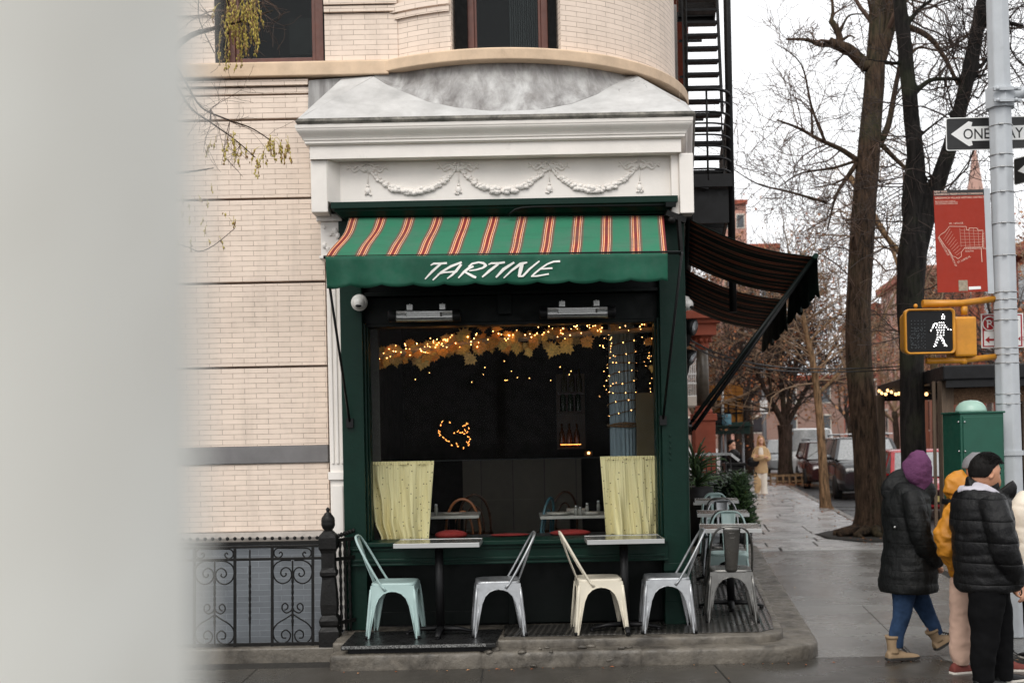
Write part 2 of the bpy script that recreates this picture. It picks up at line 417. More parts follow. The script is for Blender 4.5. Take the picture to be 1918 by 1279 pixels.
for a, b in zip(ky[:-1], ky[1:]):
    kb.prism([(kerbx(a)-.13, a+.01, -.14), (kerbx(a)+.03, a+.01, -.14), (kerbx(b)+.03, b-.01, -.14), (kerbx(b)-.13, b-.01, -.14)], (0, 0, .145+rg.uniform(-.01, .006)))
for (a, b) in zip(kl[1:6], kl[2:7]):
    d = (Vector(b)-Vector(a)).normalized(); n = Vector((d.y, -d.x))*.16
    kb.prism([(*a, -.14), (a[0]+n.x, a[1]+n.y, -.14), (b[0]+n.x, b[1]+n.y, -.14), (*b, -.14)], (0, 0, .143))
struct(kb.build('kerb', M_step, bevel=.012))
# raised stone at the corner ramp, grooved ramp tile, and the puddled dip beside the shop step
ks = MB(); ks.prism([(4.55, 10.75, -.05), (6.2, 10.45, -.05), (6.2, 10.8, -.05), (4.55, 11.1, -.05)], (0, 0, .17)); struct(ks.build('ramp_kerb', M_step, bevel=.02))
rp = MB()
for i in range(9):
    r = .42 + i*.045; pts = []
    for k in range(9):
        a = math.radians(150 + k*13); pts.append((4.42 + r*math.cos(a)*.8, 9.55 + r*math.sin(a)*.95, .0))
    rp.tube(pts, .004, 4)
struct(rp.build('ramp_grooves', M_joint))

# ------------------------------------------------------------------ shop steps
def round_corner(pts, r, n=8):
    out = []
    for i, p in enumerate(pts):
        p = Vector(p[:2]); rr = r[i] if isinstance(r, (list, tuple)) else r
        if rr <= 0: out.append(p); continue
        a = Vector(pts[i-1][:2]); b = Vector(pts[(i+1) % len(pts)][:2])
        u = (a-p).normalized(); v = (b-p).normalized(); ang = u.angle(v); t = rr/math.tan(ang/2)
        c = p + (u+v).normalized()*(rr/math.sin(ang/2)); s0 = p+u*t; s1 = p+v*t
        a0 = math.atan2((s0-c).y, (s0-c).x); a1 = math.atan2((s1-c).y, (s1-c).x); d = (a1-a0+PI) % (2*PI) - PI
        out += [c + Vector((math.cos(a0+d*k/n), math.sin(a0+d*k/n)))*rr for k in range(n+1)]
    return out
step = thing('shop_step', (0, 9.6, 0), 'low worn stone step with rounded corner wrapping the green shopfront', 'step')
ol = round_corner([(-1.5, 9.42), (2.45, 9.40), (3.70, 17.9), (2.6, 17.9), (1.5, 10.4), (-1.5, 10.4)], [0, .42, .1, 0, 0, 0])
# outline broken into slightly uneven stones
kst = MB(); kst.prism([(p.x, p.y, -.03) for p in ol], (0, 0, .16))
def roughen(mb, amp, sc_, zamp=None):
    for p in mb.v:
        n = noise.noise_vector(p*sc_); p.x += n.x*amp; p.y += n.y*amp; p.z += n.z*(zamp if zamp is not None else amp)
o = kst.build('lower_step', M_kerbst, step, bevel=.03, seg=3)
def worn(o, vox, amp, sc_):
    md = o.modifiers.new('fuse', 'REMESH'); md.mode = 'VOXEL'; md.voxel_size = vox; md.use_smooth_shade = True
    dg = bpy.context.evaluated_depsgraph_get(); me = bpy.data.meshes.new_from_object(o.evaluated_get(dg), depsgraph=dg); o.modifiers.clear(); o.data = me
    for v in me.vertices:
        p = v.co; n = noise.noise_vector(p*sc_)*amp + noise.noise_vector(p*sc_*3.1)*amp*.5; c = noise.cell(Vector((p.x*1.1, p.y*.5, 0)))*amp*.25
        v.co = p + Vector((n.x, n.y, n.z*.45 + (c if p.z > .05 else 0)))
worn(o, .016, .006, 7)
for v in o.data.vertices:
    for xj in (-.27, 1.02):
        e = math.exp(-((v.co.x-xj)/.016)**2)
        if v.co.y + ORG[step.name].y < 9.62: v.co.y += .022*e; v.co.z -= .012*e*(v.co.z > .05)
ol2 = round_corner([(-1.5, 9.60), (2.2, 9.58), (3.12, 15.8), (2.2, 15.8), (1.5, 10.4), (-1.5, 10.4)], [0, .32, .05, 0, 0, 0])
up = MB(); up.prism([(p.x, p.y, .1) for p in ol2], (0, 0, .095)); worn(up.build('upper_step', M_kerbst, step, bevel=.01), .017, .005, 7)
def ribbed():
    t = NT('ribbed_steel'); v = t.obj(); s = t.sep(v); wv = t.math('SINE', t.math('MULTIPLY', t.math('SUBTRACT', s[0], t.math('MULTIPLY', s[1], .146)), 120.0))
    n = t.noise(v, 3, 6, .65, .3); c = t.ramp(n, [(.3, (.035,.033,.03)), (.7, (.12,.112,.10))]); c = t.mix(t.ramp(wv, [(.2, .6), (.5, 0.0)]), c, (.015,.014,.013))
    r = t.ramp(t.noise(v, 2, 5), [(.35, .18), (.65, .45)]); t.set(c, r, .55); t.bump(wv, .5, .006); return t.m
M_rib = ribbed()
pl = MB()
yy = [9.72, 10.6, 11.9, 13.3, 14.6, 15.7]
for a, b in zip(yy[:-1], yy[1:]):
    lo = -.1 if a < 10 else None
    xa0 = lo if lo is not None else wallx(a)+.02; xb0 = lo if lo is not None else wallx(b)+.02
    xa1 = 2.15+.146*(a-9.6); xb1 = 2.15+.146*(b-9.6)
    if a < 10: pl.prism([(xa0, a, .195), (xa1-.15, a, .195), (xa1, a+.15, .195), (xb1, b-.008, .195), (wallx(b)+.02, b-.008, .195), (wallx(10.35)+.02, 10.3, .195), (xa0, 10.3, .195)], (0, 0, .008))
    else: pl.prism([(xa0, a, .195), (xa1, a, .195), (xb1, b-.008, .195), (xb0, b-.008, .195)], (0, 0, .008))
pl.build('ribbed_plate', M_rib, step, bevel=.003, seg=1)
# crumbling mortar and stone lumps along the front edge
rb = MB(); rr = random.Random(8)
for i in range(26):
    x = rr.uniform(-.25, 1.05); s_ = rr.uniform(.012, .035)
    rb.ball((x, 9.40 + rr.uniform(0, .17), rr.choice([.13, .14, .02, .05])), s_, 7, 0, (rr.uniform(1, 2.6), 1, rr.uniform(.3, .6)))
roughen(rb, .016, 36)
rb.build('crumbled_edge', M_kerbst, step)['kind'] = 'stuff'
hp = thing('cellar_hatch', (-.8, 9.75, .13), 'black steel cellar hatch plate with scuffed white edge under the left table', 'hatch')
a, b, c_, d = PZ(633, 1216, .2), PZ(928, 1210, .2), PZ(938, 1176, .2), PZ(690, 1176, .2)
q = [Vector((a.x, 9.42, .165)), Vector((b.x, 9.42, .165)), Vector((b.x+.06, 10.12, .165)), Vector((a.x+.02, 10.12, .165))]
m = MB(); m.prism(q, (0, 0, .035)); m.build('plate', mat('hatch_steel', (.014,.014,.014), .4, 6, .3, .12, .2, 60, .002, spec=.3, chip=.7, chipc=(.12,.11,.1)), hp, bevel=.006)
m = MB(); m.box((a.x+.01, 9.408, .178), (b.x-.08, 9.421, .2)); m.build('edge_strip', mat('scuffed_white_strip', srgb(120,120,118), .2, 20, .6, chip=.5, chipc=(.02,.02,.02)), hp)
m = MB(); m.box((a.x+.05, 9.47, .13), (b.x-.03, 10.1, .165)); m.build('curb', M_black, hp)
# ------------------------------------------------------------------ corner building
def sweep(mb, path, prof, m=0, sm=False, caps=True):
    """mitred sweep of a closed (out, z) profile along a plan path; out points to the right of travel"""
    path = [Vector(p) for p in path]; N = len(path); rings = []
    for i in range(N):
        d0 = (path[i]-path[i-1]).normalized() if i else None; d1 = (path[i+1]-path[i]).normalized() if i < N-1 else None
        if d0 is None: d0 = d1
        if d1 is None: d1 = d0
        n0 = Vector((d0.y, -d0.x)); n1 = Vector((d1.y, -d1.x)); n = (n0+n1); n = n / max(.3, n.dot(n0))
        rings.append([Vector((path[i].x+n.x*o_, path[i].y+n.y*o_, z)) for o_, z in prof])
    mb.loft(rings, m, sm, caps); return mb
bd = thing('corner_building', (0, 12, 0), 'cream painted brick corner building with white cornice and round bay above the green shopfront', 'building')
LW = 10.55                                  # plane of the left brick wall
def wz(py, Y=LW, px=480): return P(px, py, Y).z
def panel(mb, x0, x1, z0, z1, Y, d=.12, m=0):
    mb.add([(x0,Y,z0),(x1,Y,z0),(x1,Y,z1),(x0,Y,z1),(x0,Y+d,z0),(x1,Y+d,z0),(x1,Y+d,z1),(x0,Y+d,z1)],
           [(0,1,2,3),(1,5,6,2),(4,0,3,7),(3,2,6,7),(4,5,1,0)], m, False,
           [((x0,z0),(x1,z0),(x1,z1),(x0,z1)), ((x1,z0),(x1+d,z0),(x1+d,z1),(x1,z1)), ((x0-d,z0),(x0,z0),(x0,z1),(x0-d,z1)), ((x0,0),(x1,0),(x1,.01),(x0,.01)), ((x0,0),(x1,0),(x1,.01),(x0,.01))])
XL, XS = -9.0, P(612, 700, LW).x            # wall from far left to the white pilaster
gz = [wz(y) for y in (995, 868)] ; lev = [wz(y) for y in (836, 690, 532, 375, 227, 180)]
wm = MB()
panel(wm, XL, XS, gz[0], gz[1]-.004, LW)
g = .022
for a, b in zip(lev[:-1], lev[1:]): panel(wm, XL, XS, a + (g if a != lev[0] else .004), b, LW)
for y0, y1, pr in ((176, 165, .0), (162, 152, .03)): panel(wm, XL, P(578, 165, LW).x, wz(y0), wz(y1), LW-pr, .14+pr)
zb0, zb1 = wz(148), wz(121)
wx0, wx1 = P(402, 60, LW).x, P(608, 60, LW).x; TX = P(735, 100, LW).x
panel(wm, XL, wx0, zb1, 9.0, LW)
panel(wm, wx1, TX+.05, zb1, wz(26, LW, 670), LW); panel(wm, wx1, TX+.05, wz(26, LW, 670)+.012, wz(13, LW, 670), LW-.025, .145); panel(wm, wx1, TX+.05, wz(13, LW, 670)+.012, 9.0, LW-.04, .16)
panel(wm, XL, wx0, wz(31, LW, 360)-.0, wz(20, LW, 360), LW-.025, .02)
panel(wm, wx0, wx1, 7.4, 9.0, LW)
panel(wm, XL, XS, .9, zb1-.02, LW+.115, .15)     # backing seen in the grooves
# turret
TC = Vector((-.06, 12.12)); TR = 1.80
def tp(a, r=TR): return Vector((TC.x + r*math.sin(a), TC.y - r*math.cos(a)))
aL = math.asin((TX - TC.x)/TR); aw0 = math.asin((P(845, 60, 10.34).x - TC.x)/TR); aw1 = math.asin((P(1051, 60, 10.33).x - TC.x)/TR)
def tarc(mb, a0, a1, z0, z1, r=TR, n=24):
    mb.loft([[Vector((*tp(lerp(a0, a1, i/n), r), z)) for i in range(n+1)] for z in (z0, z1)], 0, True, False, False, uv=lambda i, j: (lerp(a0, a1, j/n)*TR, (z0, z1)[i]))
tz = P(960, 96, 10.31).z; tb = P(960, 118, 10.31).z
tarc(wm, aL, aw0, tz-.1, 9); tarc(wm, aw1, 2.2, tz-.1, 9, n=40); tarc(wm, aw0, aw1, 7.2, 9)
for a in (aw0, aw1):
    p, q = tp(a), tp(a, TR-.22)
    wm.add([(*p, tz-.1), (*q, tz-.1), (*q, 7.2), (*p, 7.2)], [(0,1,2,3)], 0, False, [((0,0),(.2,0),(.2,2),(0,2))])
tarc(wm, aL, aw0-.004, P(760, 30, 10.45).z, P(760, 20, 10.45).z, TR+.025); tarc(wm, aL, aw0-.004, P(760, 18, 10.45).z, P(760, 2, 10.45).z, TR+.04)
# side street wall and rest of the block
S = Vector((.146, 1)).normalized()
def sidequad(y0, y1, z0, z1, off=0):
    x0, x1 = wallx(y0)+off, wallx(y1)+off
    wm.add([(x0,y0,z0),(x1,y1,z0),(x1,y1,z1),(x0,y0,z1)], [(0,1,2,3)], 0, False, [((y0,z0),(y1,z0),(y1,z1),(y0,z1))])
sidequad(10.45, 17.2, 3.9, 5.0); sidequad(12.9, 17.2, 5.0, 9.0, -.05); sidequad(17.2, 19.6, .2, 9.0)
wm.build('brick_wall', M_brick, bd)
m = MB(); m.box((XL, 10.8, 9.0), (1.9, 19.5, 9.2)); m.build('roof', M_lead, bd, bevel=.01)
m = MB(); x0, x1 = wallx(19.6), wallx(19.6)-11; m.add([(x0,19.6,0),(x1,19.6,0),(x1,19.6,9),(x0,19.6,9)], [(0,1,2,3)]); m.build('rear_wall', M_band, bd)
# belt band, grey base, ledge
m = MB(); m.box((XL, LW-.02, gz[1]), (XS, LW+.12, lev[0])); m.build('belt_band', M_band, bd, bevel=.006)
m = MB(); zl0, zl1 = wz(1018), wz(996); sweep(m, [(XL, LW), (XS, LW)], [(-.1, zl0), (.03, zl0), (.06, zl0+.02), (.075, zl0+.06), (.05, zl1-.015), (.04, zl1), (-.1, zl1)])
m.build('base_ledge', mat('grey_ledge', srgb(150,143,136), .2, 5, .6, dirt=.55, dirtc=(.1,.095,.09)), bd, bevel=.006)
m = MB(); panel(m, XL, XS+.12, -.1, zl0, LW+.01); m.build('base_wall', M_greybrick, bd)
# sill band
m = MB(); arc = [tp(aL + (2.0-aL)*i/40) for i in range(41)]
sweep(m, [(XL, LW), (TX-.03, LW)] , [(-.1, zb0), (.075, zb0), (.075, zb1-.01), (.06, zb1), (-.1, zb1)])
sweep(m, [tuple(p) for p in arc], [(-.12, tb), (.125, tb), (.13, tz-.01), (.115, tz), (-.12, tz)])
m.build('sill_band', M_stone, bd, bevel=.008)
# windows
M_pane = glass('window_glass', (.6,.64,.64), .4, .0, .0)
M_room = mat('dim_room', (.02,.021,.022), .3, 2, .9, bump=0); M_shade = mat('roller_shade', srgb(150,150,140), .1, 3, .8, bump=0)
def win_flat():
    f = MB(); x0, x1, z0 = wx0+.11, wx1-.02, zb1; Y = LW+.1
    for a, b in (((x0, z0), (x0+.055, 7.3)), ((x1-.075, z0), (x1, 7.3)), ((x0+.055, z0), (x1-.075, z0+.05))): f.box((a[0], Y-.03, a[1]), (b[0], Y+.05, b[1]))
    f.box((x0+.055, Y-.005, z0+.05), (x0+.09, Y+.04, 7.3)); f.box((x1-.11, Y-.005, z0+.05), (x1-.075, Y+.04, 7.3)); f.box((x0+.09, Y-.005, z0+.05), (x1-.11, Y+.04, z0+.085))
    fo = f.build('window', M_brown, bd, bevel=.005)
    p = MB(); p.box((x0+.09, Y+.01, z0+.085), (x1-.11, Y+.016, 7.3)); p.build('pane', M_pane, fo)
    r = MB(); r.box((wx0, LW+.01, zb1), (wx0+.11, LW+.28, 7.4)); r.box((wx1-.02, LW+.04, zb1), (wx1+.0, LW+.28, 7.4)); r.build('reveal', M_lead, fo)
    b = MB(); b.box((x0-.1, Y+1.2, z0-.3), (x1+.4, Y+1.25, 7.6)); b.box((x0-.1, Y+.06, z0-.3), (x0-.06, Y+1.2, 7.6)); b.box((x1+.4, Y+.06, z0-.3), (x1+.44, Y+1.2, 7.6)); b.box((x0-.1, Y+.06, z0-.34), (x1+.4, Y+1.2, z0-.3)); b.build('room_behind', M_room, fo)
    s_ = MB(); s_.box((x0+.45, Y+.5, z0+.28), (x1-.12, Y+.53, z0+.62)); s_.build('armchair_back', mat('grey_upholstery', (.06,.06,.055), .2, 8, .9), fo)
win_flat()
def win_turret():
    p0, p1 = tp(aw0, TR-.13), tp(aw1, TR-.13); u = (p1-p0).normalized(); n = Vector((u.y, -u.x)); L = (p1-p0).length
    def W(x, d, z): q = p0 + u*x + n*d; return Vector((q.x, q.y, z))
    def bx(mb, x0, x1, z0, z1, d0, d1):
        mb.add([W(x0,d1,z0),W(x1,d1,z0),W(x1,d0,z0),W(x0,d0,z0),W(x0,d1,z1),W(x1,d1,z1),W(x1,d0,z1),W(x0,d0,z1)], [(0,3,2,1),(4,5,6,7),(0,1,5,4),(1,2,6,5),(2,3,7,6),(3,0,4,7)])
    f = MB(); e0, e1 = .11, L-.07; z0 = tz-.005
    bx(f, e0, e0+.06, z0, 7.2, -.04, .03); bx(f, e1-.06, e1, z0, 7.2, -.04, .03); bx(f, e0+.06, e1-.06, z0, z0+.06, -.04, .03)
    bx(f, e0+.06, e0+.085, z0+.06, 7.2, -.03, .01); bx(f, e1-.085, e1-.06, z0+.06, 7.2, -.03, .01); bx(f, e0+.085, e1-.085, z0+.06, z0+.085, -.03, .01)
    fo = f.build('window', M_brown, bd, bevel=.005)
    p = MB(); bx(p, e0+.085, e1-.085, z0+.085, 7.2, -.015, -.01); p.build('pane', M_pane, fo)
    r = MB(); bx(r, .0, e0, z0, 7.2, -.1, .08); bx(r, e1, L, z0, 7.2, -.1, .08); r.build('reveal', M_lead, fo)
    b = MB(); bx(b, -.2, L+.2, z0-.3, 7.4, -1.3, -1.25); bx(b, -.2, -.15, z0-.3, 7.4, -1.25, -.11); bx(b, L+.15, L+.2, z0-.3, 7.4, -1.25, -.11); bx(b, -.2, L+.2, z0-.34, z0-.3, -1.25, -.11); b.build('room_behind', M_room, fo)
    s_ = MB()
    for i in range(14):
        x = e1-.33+.02*i; bx(s_, x, x+.012, z0-.2, 7.2, -.2-.02*(i % 2), -.17-.02*(i % 2))
    s_.build('drape', mat('grey_drape', (.16,.165,.165), .2, 8, .9), fo)
win_turret()
# hood: white coated slope that climbs from the cornice to the round bay
CY0 = 9.84; EL, ER = P(556, 224, CY0), P(1300, 211, CY0)
pk = [(700,143),(722,157),(750,171),(800,190),(855,202),(900,207),(950,209),(1012,205),(1072,194),(1120,176),(1152,157),(1187,138)]
def ts(x):
    d = TR*TR-(x-TC.x)**2
    return min(LW-.02, TC.y - math.sqrt(d)) if x < 0 and d > 0 else (LW-.02 if x < 0 else TC.y - math.sqrt(max(.3, d)))
crease = []
for i, (px, py) in enumerate(pk):
    f = i/(len(pk)-1); Y = 10.3
    for _ in range(4): Y = ts(P(px, py, Y).x) - .03 - .22*math.sin(PI*f)**1.0
    crease.append(P(px, py, Y))
NU, NV = 44, 10
def cr_at(u):
    k = u*(len(crease)-1); i = min(int(k), len(crease)-2); return crease[i].lerp(crease[i+1], k-i)
hd = MB()
def hfn(u, v):
    a = EL.lerp(ER, u); b = cr_at(u); p = a.lerp(b, v); sag = math.sin(PI*v)*.05*math.sin(PI*u); p.z -= sag; p.z += .006*noise.noise(p*5); return p
hd.grid(hfn, NU, NV, 0)
b0, b1 = P(640, 148, LW-.02), P(576, 223, LW-.02)
hd.add([EL, crease[0], b0, b1], [(0,1,2,3)], 0)
r1, r2 = P(1284, 192, 11.55), Vector((wallx(11.8)+.05, 11.8, ER.z))
hd.add([ER, r2, r1, crease[-1]], [(0,1,2),(0,2,3)], 0)
hd.build('hood', M_hood, bd)
gs = MB()
def gfn(u, v):
    b = cr_at(u); x = b.x; t = Vector((x, ts(x)-.004, tb+.01)); p = b.lerp(t, v); p.y += .03*math.sin(PI*v)*math.sin(PI*u); return p
gs.grid(gfn, NU, 8, 0)
gs.add([b1+Vector((0,-.0,-.1)), P(735, 230, LW-.02), P(735, 140, LW-.02), P(578, 151, LW-.02)], [(0,1,2,3)], 0)
tarc(gs, aL, 2.0, tb-.45, tb+.02, TR-.01)
gs.build('bay_skirt', M_streak, bd)
m = MB(); lip = [(-.06, EL.z-.035), (.0, EL.z-.04), (.012, EL.z-.02), (.0, EL.z+.006), (-.06, EL.z+.01)]
n_ = 60
for i in range(n_):
    pass
fl = [(lerp(EL.x, ER.x, i/n_), CY0+.004*noise.noise(Vector((i*.7, 0, 0)))) for i in range(n_+1)]
sweep(m, [(EL.x+.12, LW)] + fl + [(wallx(11.8)+.12, 11.8)], [(o_, z) for o_, z in lip]); m.build('hood_lip', M_lip, bd)
# entablature: cornice, architrave blocks, frieze with festoons
cz = EL.z - .04; fx0, fx1 = P(580, 280, 9.95).x, P(1276, 280, 9.95).x
zf1, zf0 = P(960, 266, 9.95).z, P(960, 291, 9.95).z
m = MB()
prof = [(-.25, cz), (.105, cz), (.102, cz-.03)] + [(.098-.055*smooth(t), lerp(cz-.035, zf1+.035, t)) for t in [i/7 for i in range(8)]] + [(.035, zf1+.03), (.035, zf1+.012), (.02, zf1), (.0, zf1), (.0, zf0), (-.13, zf0+.005), (-.15, zf0+.02), (-.17, zf0+.02), (-.19, zf0+.04), (-.3, zf0+.05)]
sweep(m, [(fx0, LW), (fx0, 9.95), (fx1, 9.95), (fx1+.146*1.9, 11.85)], prof)
m.build('cornice', M_white, bd)
zg1 = P(960, 368, 10.2).z
m = MB(); xa, xb = P(582, 330, 9.99).x, P(613, 330, 9.99).x
m.box((xa, 9.985, P(600, 398, 9.99).z), (xb, LW, zf0-.001)); m.prism([(xb, 9.986, zg1-.06), (P(637, 330, 10.1).x, 10.1, zg1-.06), (P(637, 330, 10.1).x, LW, zg1-.06), (xb, LW, zg1-.06)], (0, 0, zf0+.03-zg1+.06))
m.build('architrave', M_white, bd, bevel=.008); m = MB()
xc, xd = P(1257, 320, 10.03).x, P(1277, 320, 9.99).x
m.box((xc, 10.03, 3.72), (xd-.02, 10.4, zf0+.01)); m.box((xd-.02, 9.985, 3.72), (P(1299, 330, 9.99).x, 10.6, zf0-.001)); 
m.prism([(P(1290, 330, 10.1).x, 10.6, 3.72), (P(1299, 330, 10.1).x, 10.6, 3.72), (wallx(11.8)+.03, 11.8, 3.72), (wallx(11.8)-.1, 11.8, 3.72)], (0, 0, zf0-3.72))
m.build('architrave', M_white, bd, bevel=.008)
fz = MB(); fz.box((P(612, 330, 10.10).x, 10.10, zg1-.06), (xc+.05, LW, zf0+.06)); fr = fz.build('frieze', M_white, bd, bevel=.004)
def FR(px, py, d=0): p = P(px, py, 10.10); p.y = 10.095-d; return p
rr = random.Random(3)
bows = [(688,316),(858,314),(1028,312),(1197,310)]
for i in range(3):
    f = MB(); (x0, y0), (x1, y1) = bows[i], bows[i+1]
    for k in range(150):
        t = rr.random(); px = lerp(x0+6, x1-6, t); sag = 1-(2*t-1)**2; py = lerp(y0+4, y1+4, t) + 43*sag**.8 - 2 ; w_ = 2.5+5*sag
        f.ball(FR(px+rr.uniform(-3, 3), py+rr.uniform(-w_, w_)*.6), rr.uniform(.012, .024)*(.7+.6*sag), 6, 0, (1.2, 1.1, .9))
    f.tube([FR(lerp(x0+5, x1-5, t), lerp(y0+4, y1+4, t)+42*(1-(2*t-1)**2)**.8) for t in [k/16 for k in range(17)]], .012, 6)
    f.build('festoon', M_white, fr)
for bx_, by_ in bows:
    f = MB()
    for k in range(10): f.ball(FR(bx_+rr.uniform(-6, 6), by_+rr.uniform(-3, 5)), rr.uniform(.014, .024), 6)
    for s_ in (-1, 1):
        for j in (0, 1):
            f.tube([FR(bx_+s_*(4+t*34), by_-2+j*5+math.sin(t*11+j*1.5)*4.5*(.4+t*.6)) for t in [k/14 for k in range(15)]], [(.016-.010*k/14) for k in range(15)], 6)
        f.tube([FR(bx_+s_*(3+10*math.sin(t*PI)), by_-1+8*(t-.5)*2) for t in [k/8 for k in range(9)]], .011, 6)
    f.build('bow', M_white, fr)
    f = MB(); f.tube([FR(bx_+1, by_+6), FR(bx_+1, by_+32)], .005, 5); f.ball(FR(bx_+1, by_+42), .026, 8, 0, (1, .6, 1.3)); f.ball(FR(bx_+1, by_+33), .014, 6)
    for k in range(7): f.ball(FR(bx_+1+rr.uniform(-6, 6), by_+48+rr.uniform(-3, 2)), .011, 6)
    f.build('tassel', M_white, fr)
# white pilaster at the left of the shopfront
m = MB(); px0, px1 = P(613, 650, 10.26).x, P(641, 650, 10.26).x
zc = P(620, 486, 10.26).z; z5 = P(625, 890, 10.26).z
m.box((px0, 10.28, .2), (px1+.03, LW+.1, zc))
for i in range(3): m.box((px0+.018+i*.042, 10.265, z5+.1), (px0+.04+i*.042, 10.28, zc-.06))
m.box((px0-.015, 10.255, z5-.04), (px1+.02, 10.28, z5+.03)); m.box((px0+.02, 10.268, .95), (px1-.02, 10.28, z5-.09)); m.box((px0-.01, 10.25, .2), (px1+.02, 10.28, .42))
po = m.build('pilaster', M_white, bd, bevel=.005)
m = MB(); za = P(620, 402, 10.2).z
m.box((px0-.03, 10.21, zc+.02), (px1+.02, 10.4, za-.06)); m.box((px0-.06, 10.17, za-.06), (px1+.03, 10.4, za)); m.box((px0-.045, 10.2, zc), (px1+.02, 10.4, zc+.025))
for k in range(12): m.ball((px0+rr.uniform(.0, .12), 10.2, lerp(zc+.05, za-.1, rr.random())), rr.uniform(.012, .028), 6, 0, (1, .7, 1.3))
m.build('capital', M_white, po, bevel=.006)
# ------------------------------------------------------------------ green shopfront (part of the corner building)
sf = bpy.data.objects.new('storefront', None); C.objects.link(sf); sf.parent = bd; ORG[sf.name] = ORG[bd.name]
Lx0, Lx1 = P(641, 800, 10.2).x, P(682, 800, 10.2).x; Rx0, Rx1 = P(1240, 800, 10.2).x, P(1285, 800, 10.2).x
ZP, ZS0, ZS1, ZW, ZT, ZC0, ZC1 = .2, P(960, 1056, 10.1).z, P(960, 1012, 10.1).z, P(960, 601, 10.3).z, P(960, 547, 10.3).z, P(960, 402, 10.1).z, P(960, 372, 9.98).z
for x0, x1, s_ in ((Lx0, Lx1, 1), (Rx0, Rx1, -1)):
    m = MB(); m.box((x0, 10.2, ZP), (x1, 10.5, ZC0))
    e = x1 if s_ > 0 else x0
    m.box((e, 10.26, ZS1), (e+s_*.02, 10.5, ZW)); m.box((e+s_*.02, 10.33, ZS1), (e+s_*.034, 10.5, ZW))
    if s_ < 0:
        m.box((x0-.01, 10.185, .66), (x1+.012, 10.2, .73)); m.box((x0-.005, 10.19, ZP), (x1+.006, 10.2, ZP+.2))
        m.prism([(x1-.002, 10.22, ZP), (x1+.02, 10.22, ZP), (wallx(10.75)+.02, 10.75, ZP), (wallx(10.75), 10.75, ZP)], (0, 0, ZC0-ZP))
        for k in range(5): m.box((x0+.06, 10.19, 1.62+k*.05), (x0+.075, 10.2, 1.645+k*.05)); 
    m.build('pillar', M_green, sf, bevel=.006)
Wx0, Wx1 = Lx1+.034, Rx0-.034
m = MB(); m.box((Lx1, 10.33, ZT), (Rx0, 10.5, ZC0)); m.box((Lx1, 10.25, ZT-.02), (Rx0, 10.5, ZT+.012)); m.box((Lx1, 10.36, ZW), (Rx0, 10.5, ZT-.02)); m.box((Lx1, 10.33, ZW-.03), (Rx0, 10.5, ZW)); m.build('transom', M_greendark, sf, bevel=.004)
m = MB(); m.box((Lx1-.02, 10.12, ZS1-.035), (Rx0+.02, 10.5, ZS1)); m.box((Lx0+.02, 10.17, ZS0), (Rx0+.03, 10.45, ZS1-.035)); m.box((Lx0+.02, 10.155, ZS0+.035), (Rx0, 10.17, ZS0+.06)); m.box((Lx0+.02, 10.15, ZS1-.07), (Rx0, 10.17, ZS1-.05)); m.box((Lx0+.02, 10.15, ZS0), (Rx0+.03, 10.17, ZS0+.018)); m.build('sill', M_green, sf, bevel=.005)
m = MB(); m.box((Lx0+.02, 10.42, ZP), (Rx1-.02, 10.48, ZS0)); m.box((-.06, 10.35, ZP), (.0, 10.42, ZS0)); m.box((Lx1+.1, 10.41, ZP), (-.3, 10.43, ZP+.12)); m.build('stall_riser', M_greendark, sf, bevel=.004)
m = MB(); gx0, gx1 = P(619, 375, 9.98).x, P(1270, 370, 9.98).x
sweep(m, [(gx0+.06, 10.4), (gx0+.06, 10.04), (gx1-.06, 10.04), (gx1-.06, 10.4)], [(-.2, ZC1), (.06, ZC1), (.06, ZC1-.055), (.035, ZC1-.06), (.03, ZC1-.075), (-.01, ZC1-.11), (-.05, ZC1-.125), (-.055, ZC0-.02), (-.2, ZC0-.02)]); m.build('green_cornice', M_green, sf, bevel=.004)
m = MB(); m.tube([P(952, 404, 10.0), P(957, 399, 9.98), P(965, 393, 9.97), P(978, 389.5, 9.97), P(1000, 388, 9.97), P(1262, 384, 9.97)], .012, 8); m.box(P(1246, 389, 9.99), P(1266, 378, 9.95)); m.build('conduit', M_greendark, sf)
M_shop = glass('shop_glass', (.97,.98,.98), .05, .0, .0)
m = MB(); m.box((Wx0-.03, 10.42, ZS1), (Wx1+.03, 10.428, ZW-.03)); m.build('pane', M_shop, sf)
m = MB(); m.box((.62, 10.20, .86), (.70, 10.215, .87))
# shopfront along the side street
m = MB()
def sbx(ya, yb, za, zb, o0, o1): m.prism([(wallx(ya)+o0, ya, za), (wallx(ya)+o1, ya, za), (wallx(yb)+o1, yb, za), (wallx(yb)+o0, yb, za)], (0, 0, zb-za))
sbx(10.76, 17.2, .15, .98, -.1, -.01); sbx(10.76, 17.2, 3.0, 3.9, -.1, -.012)
for k in range(5): sbx(10.76+k*1.58, 10.9+k*1.58, .98, 3.0, -.1, .0)
m.build('side_frontage', M_green, sf, bevel=.004)
m = MB(); sbx(10.9, 17.1, .98, 3.0, -.06, -.055); m.build('pane', M_shop, sf)
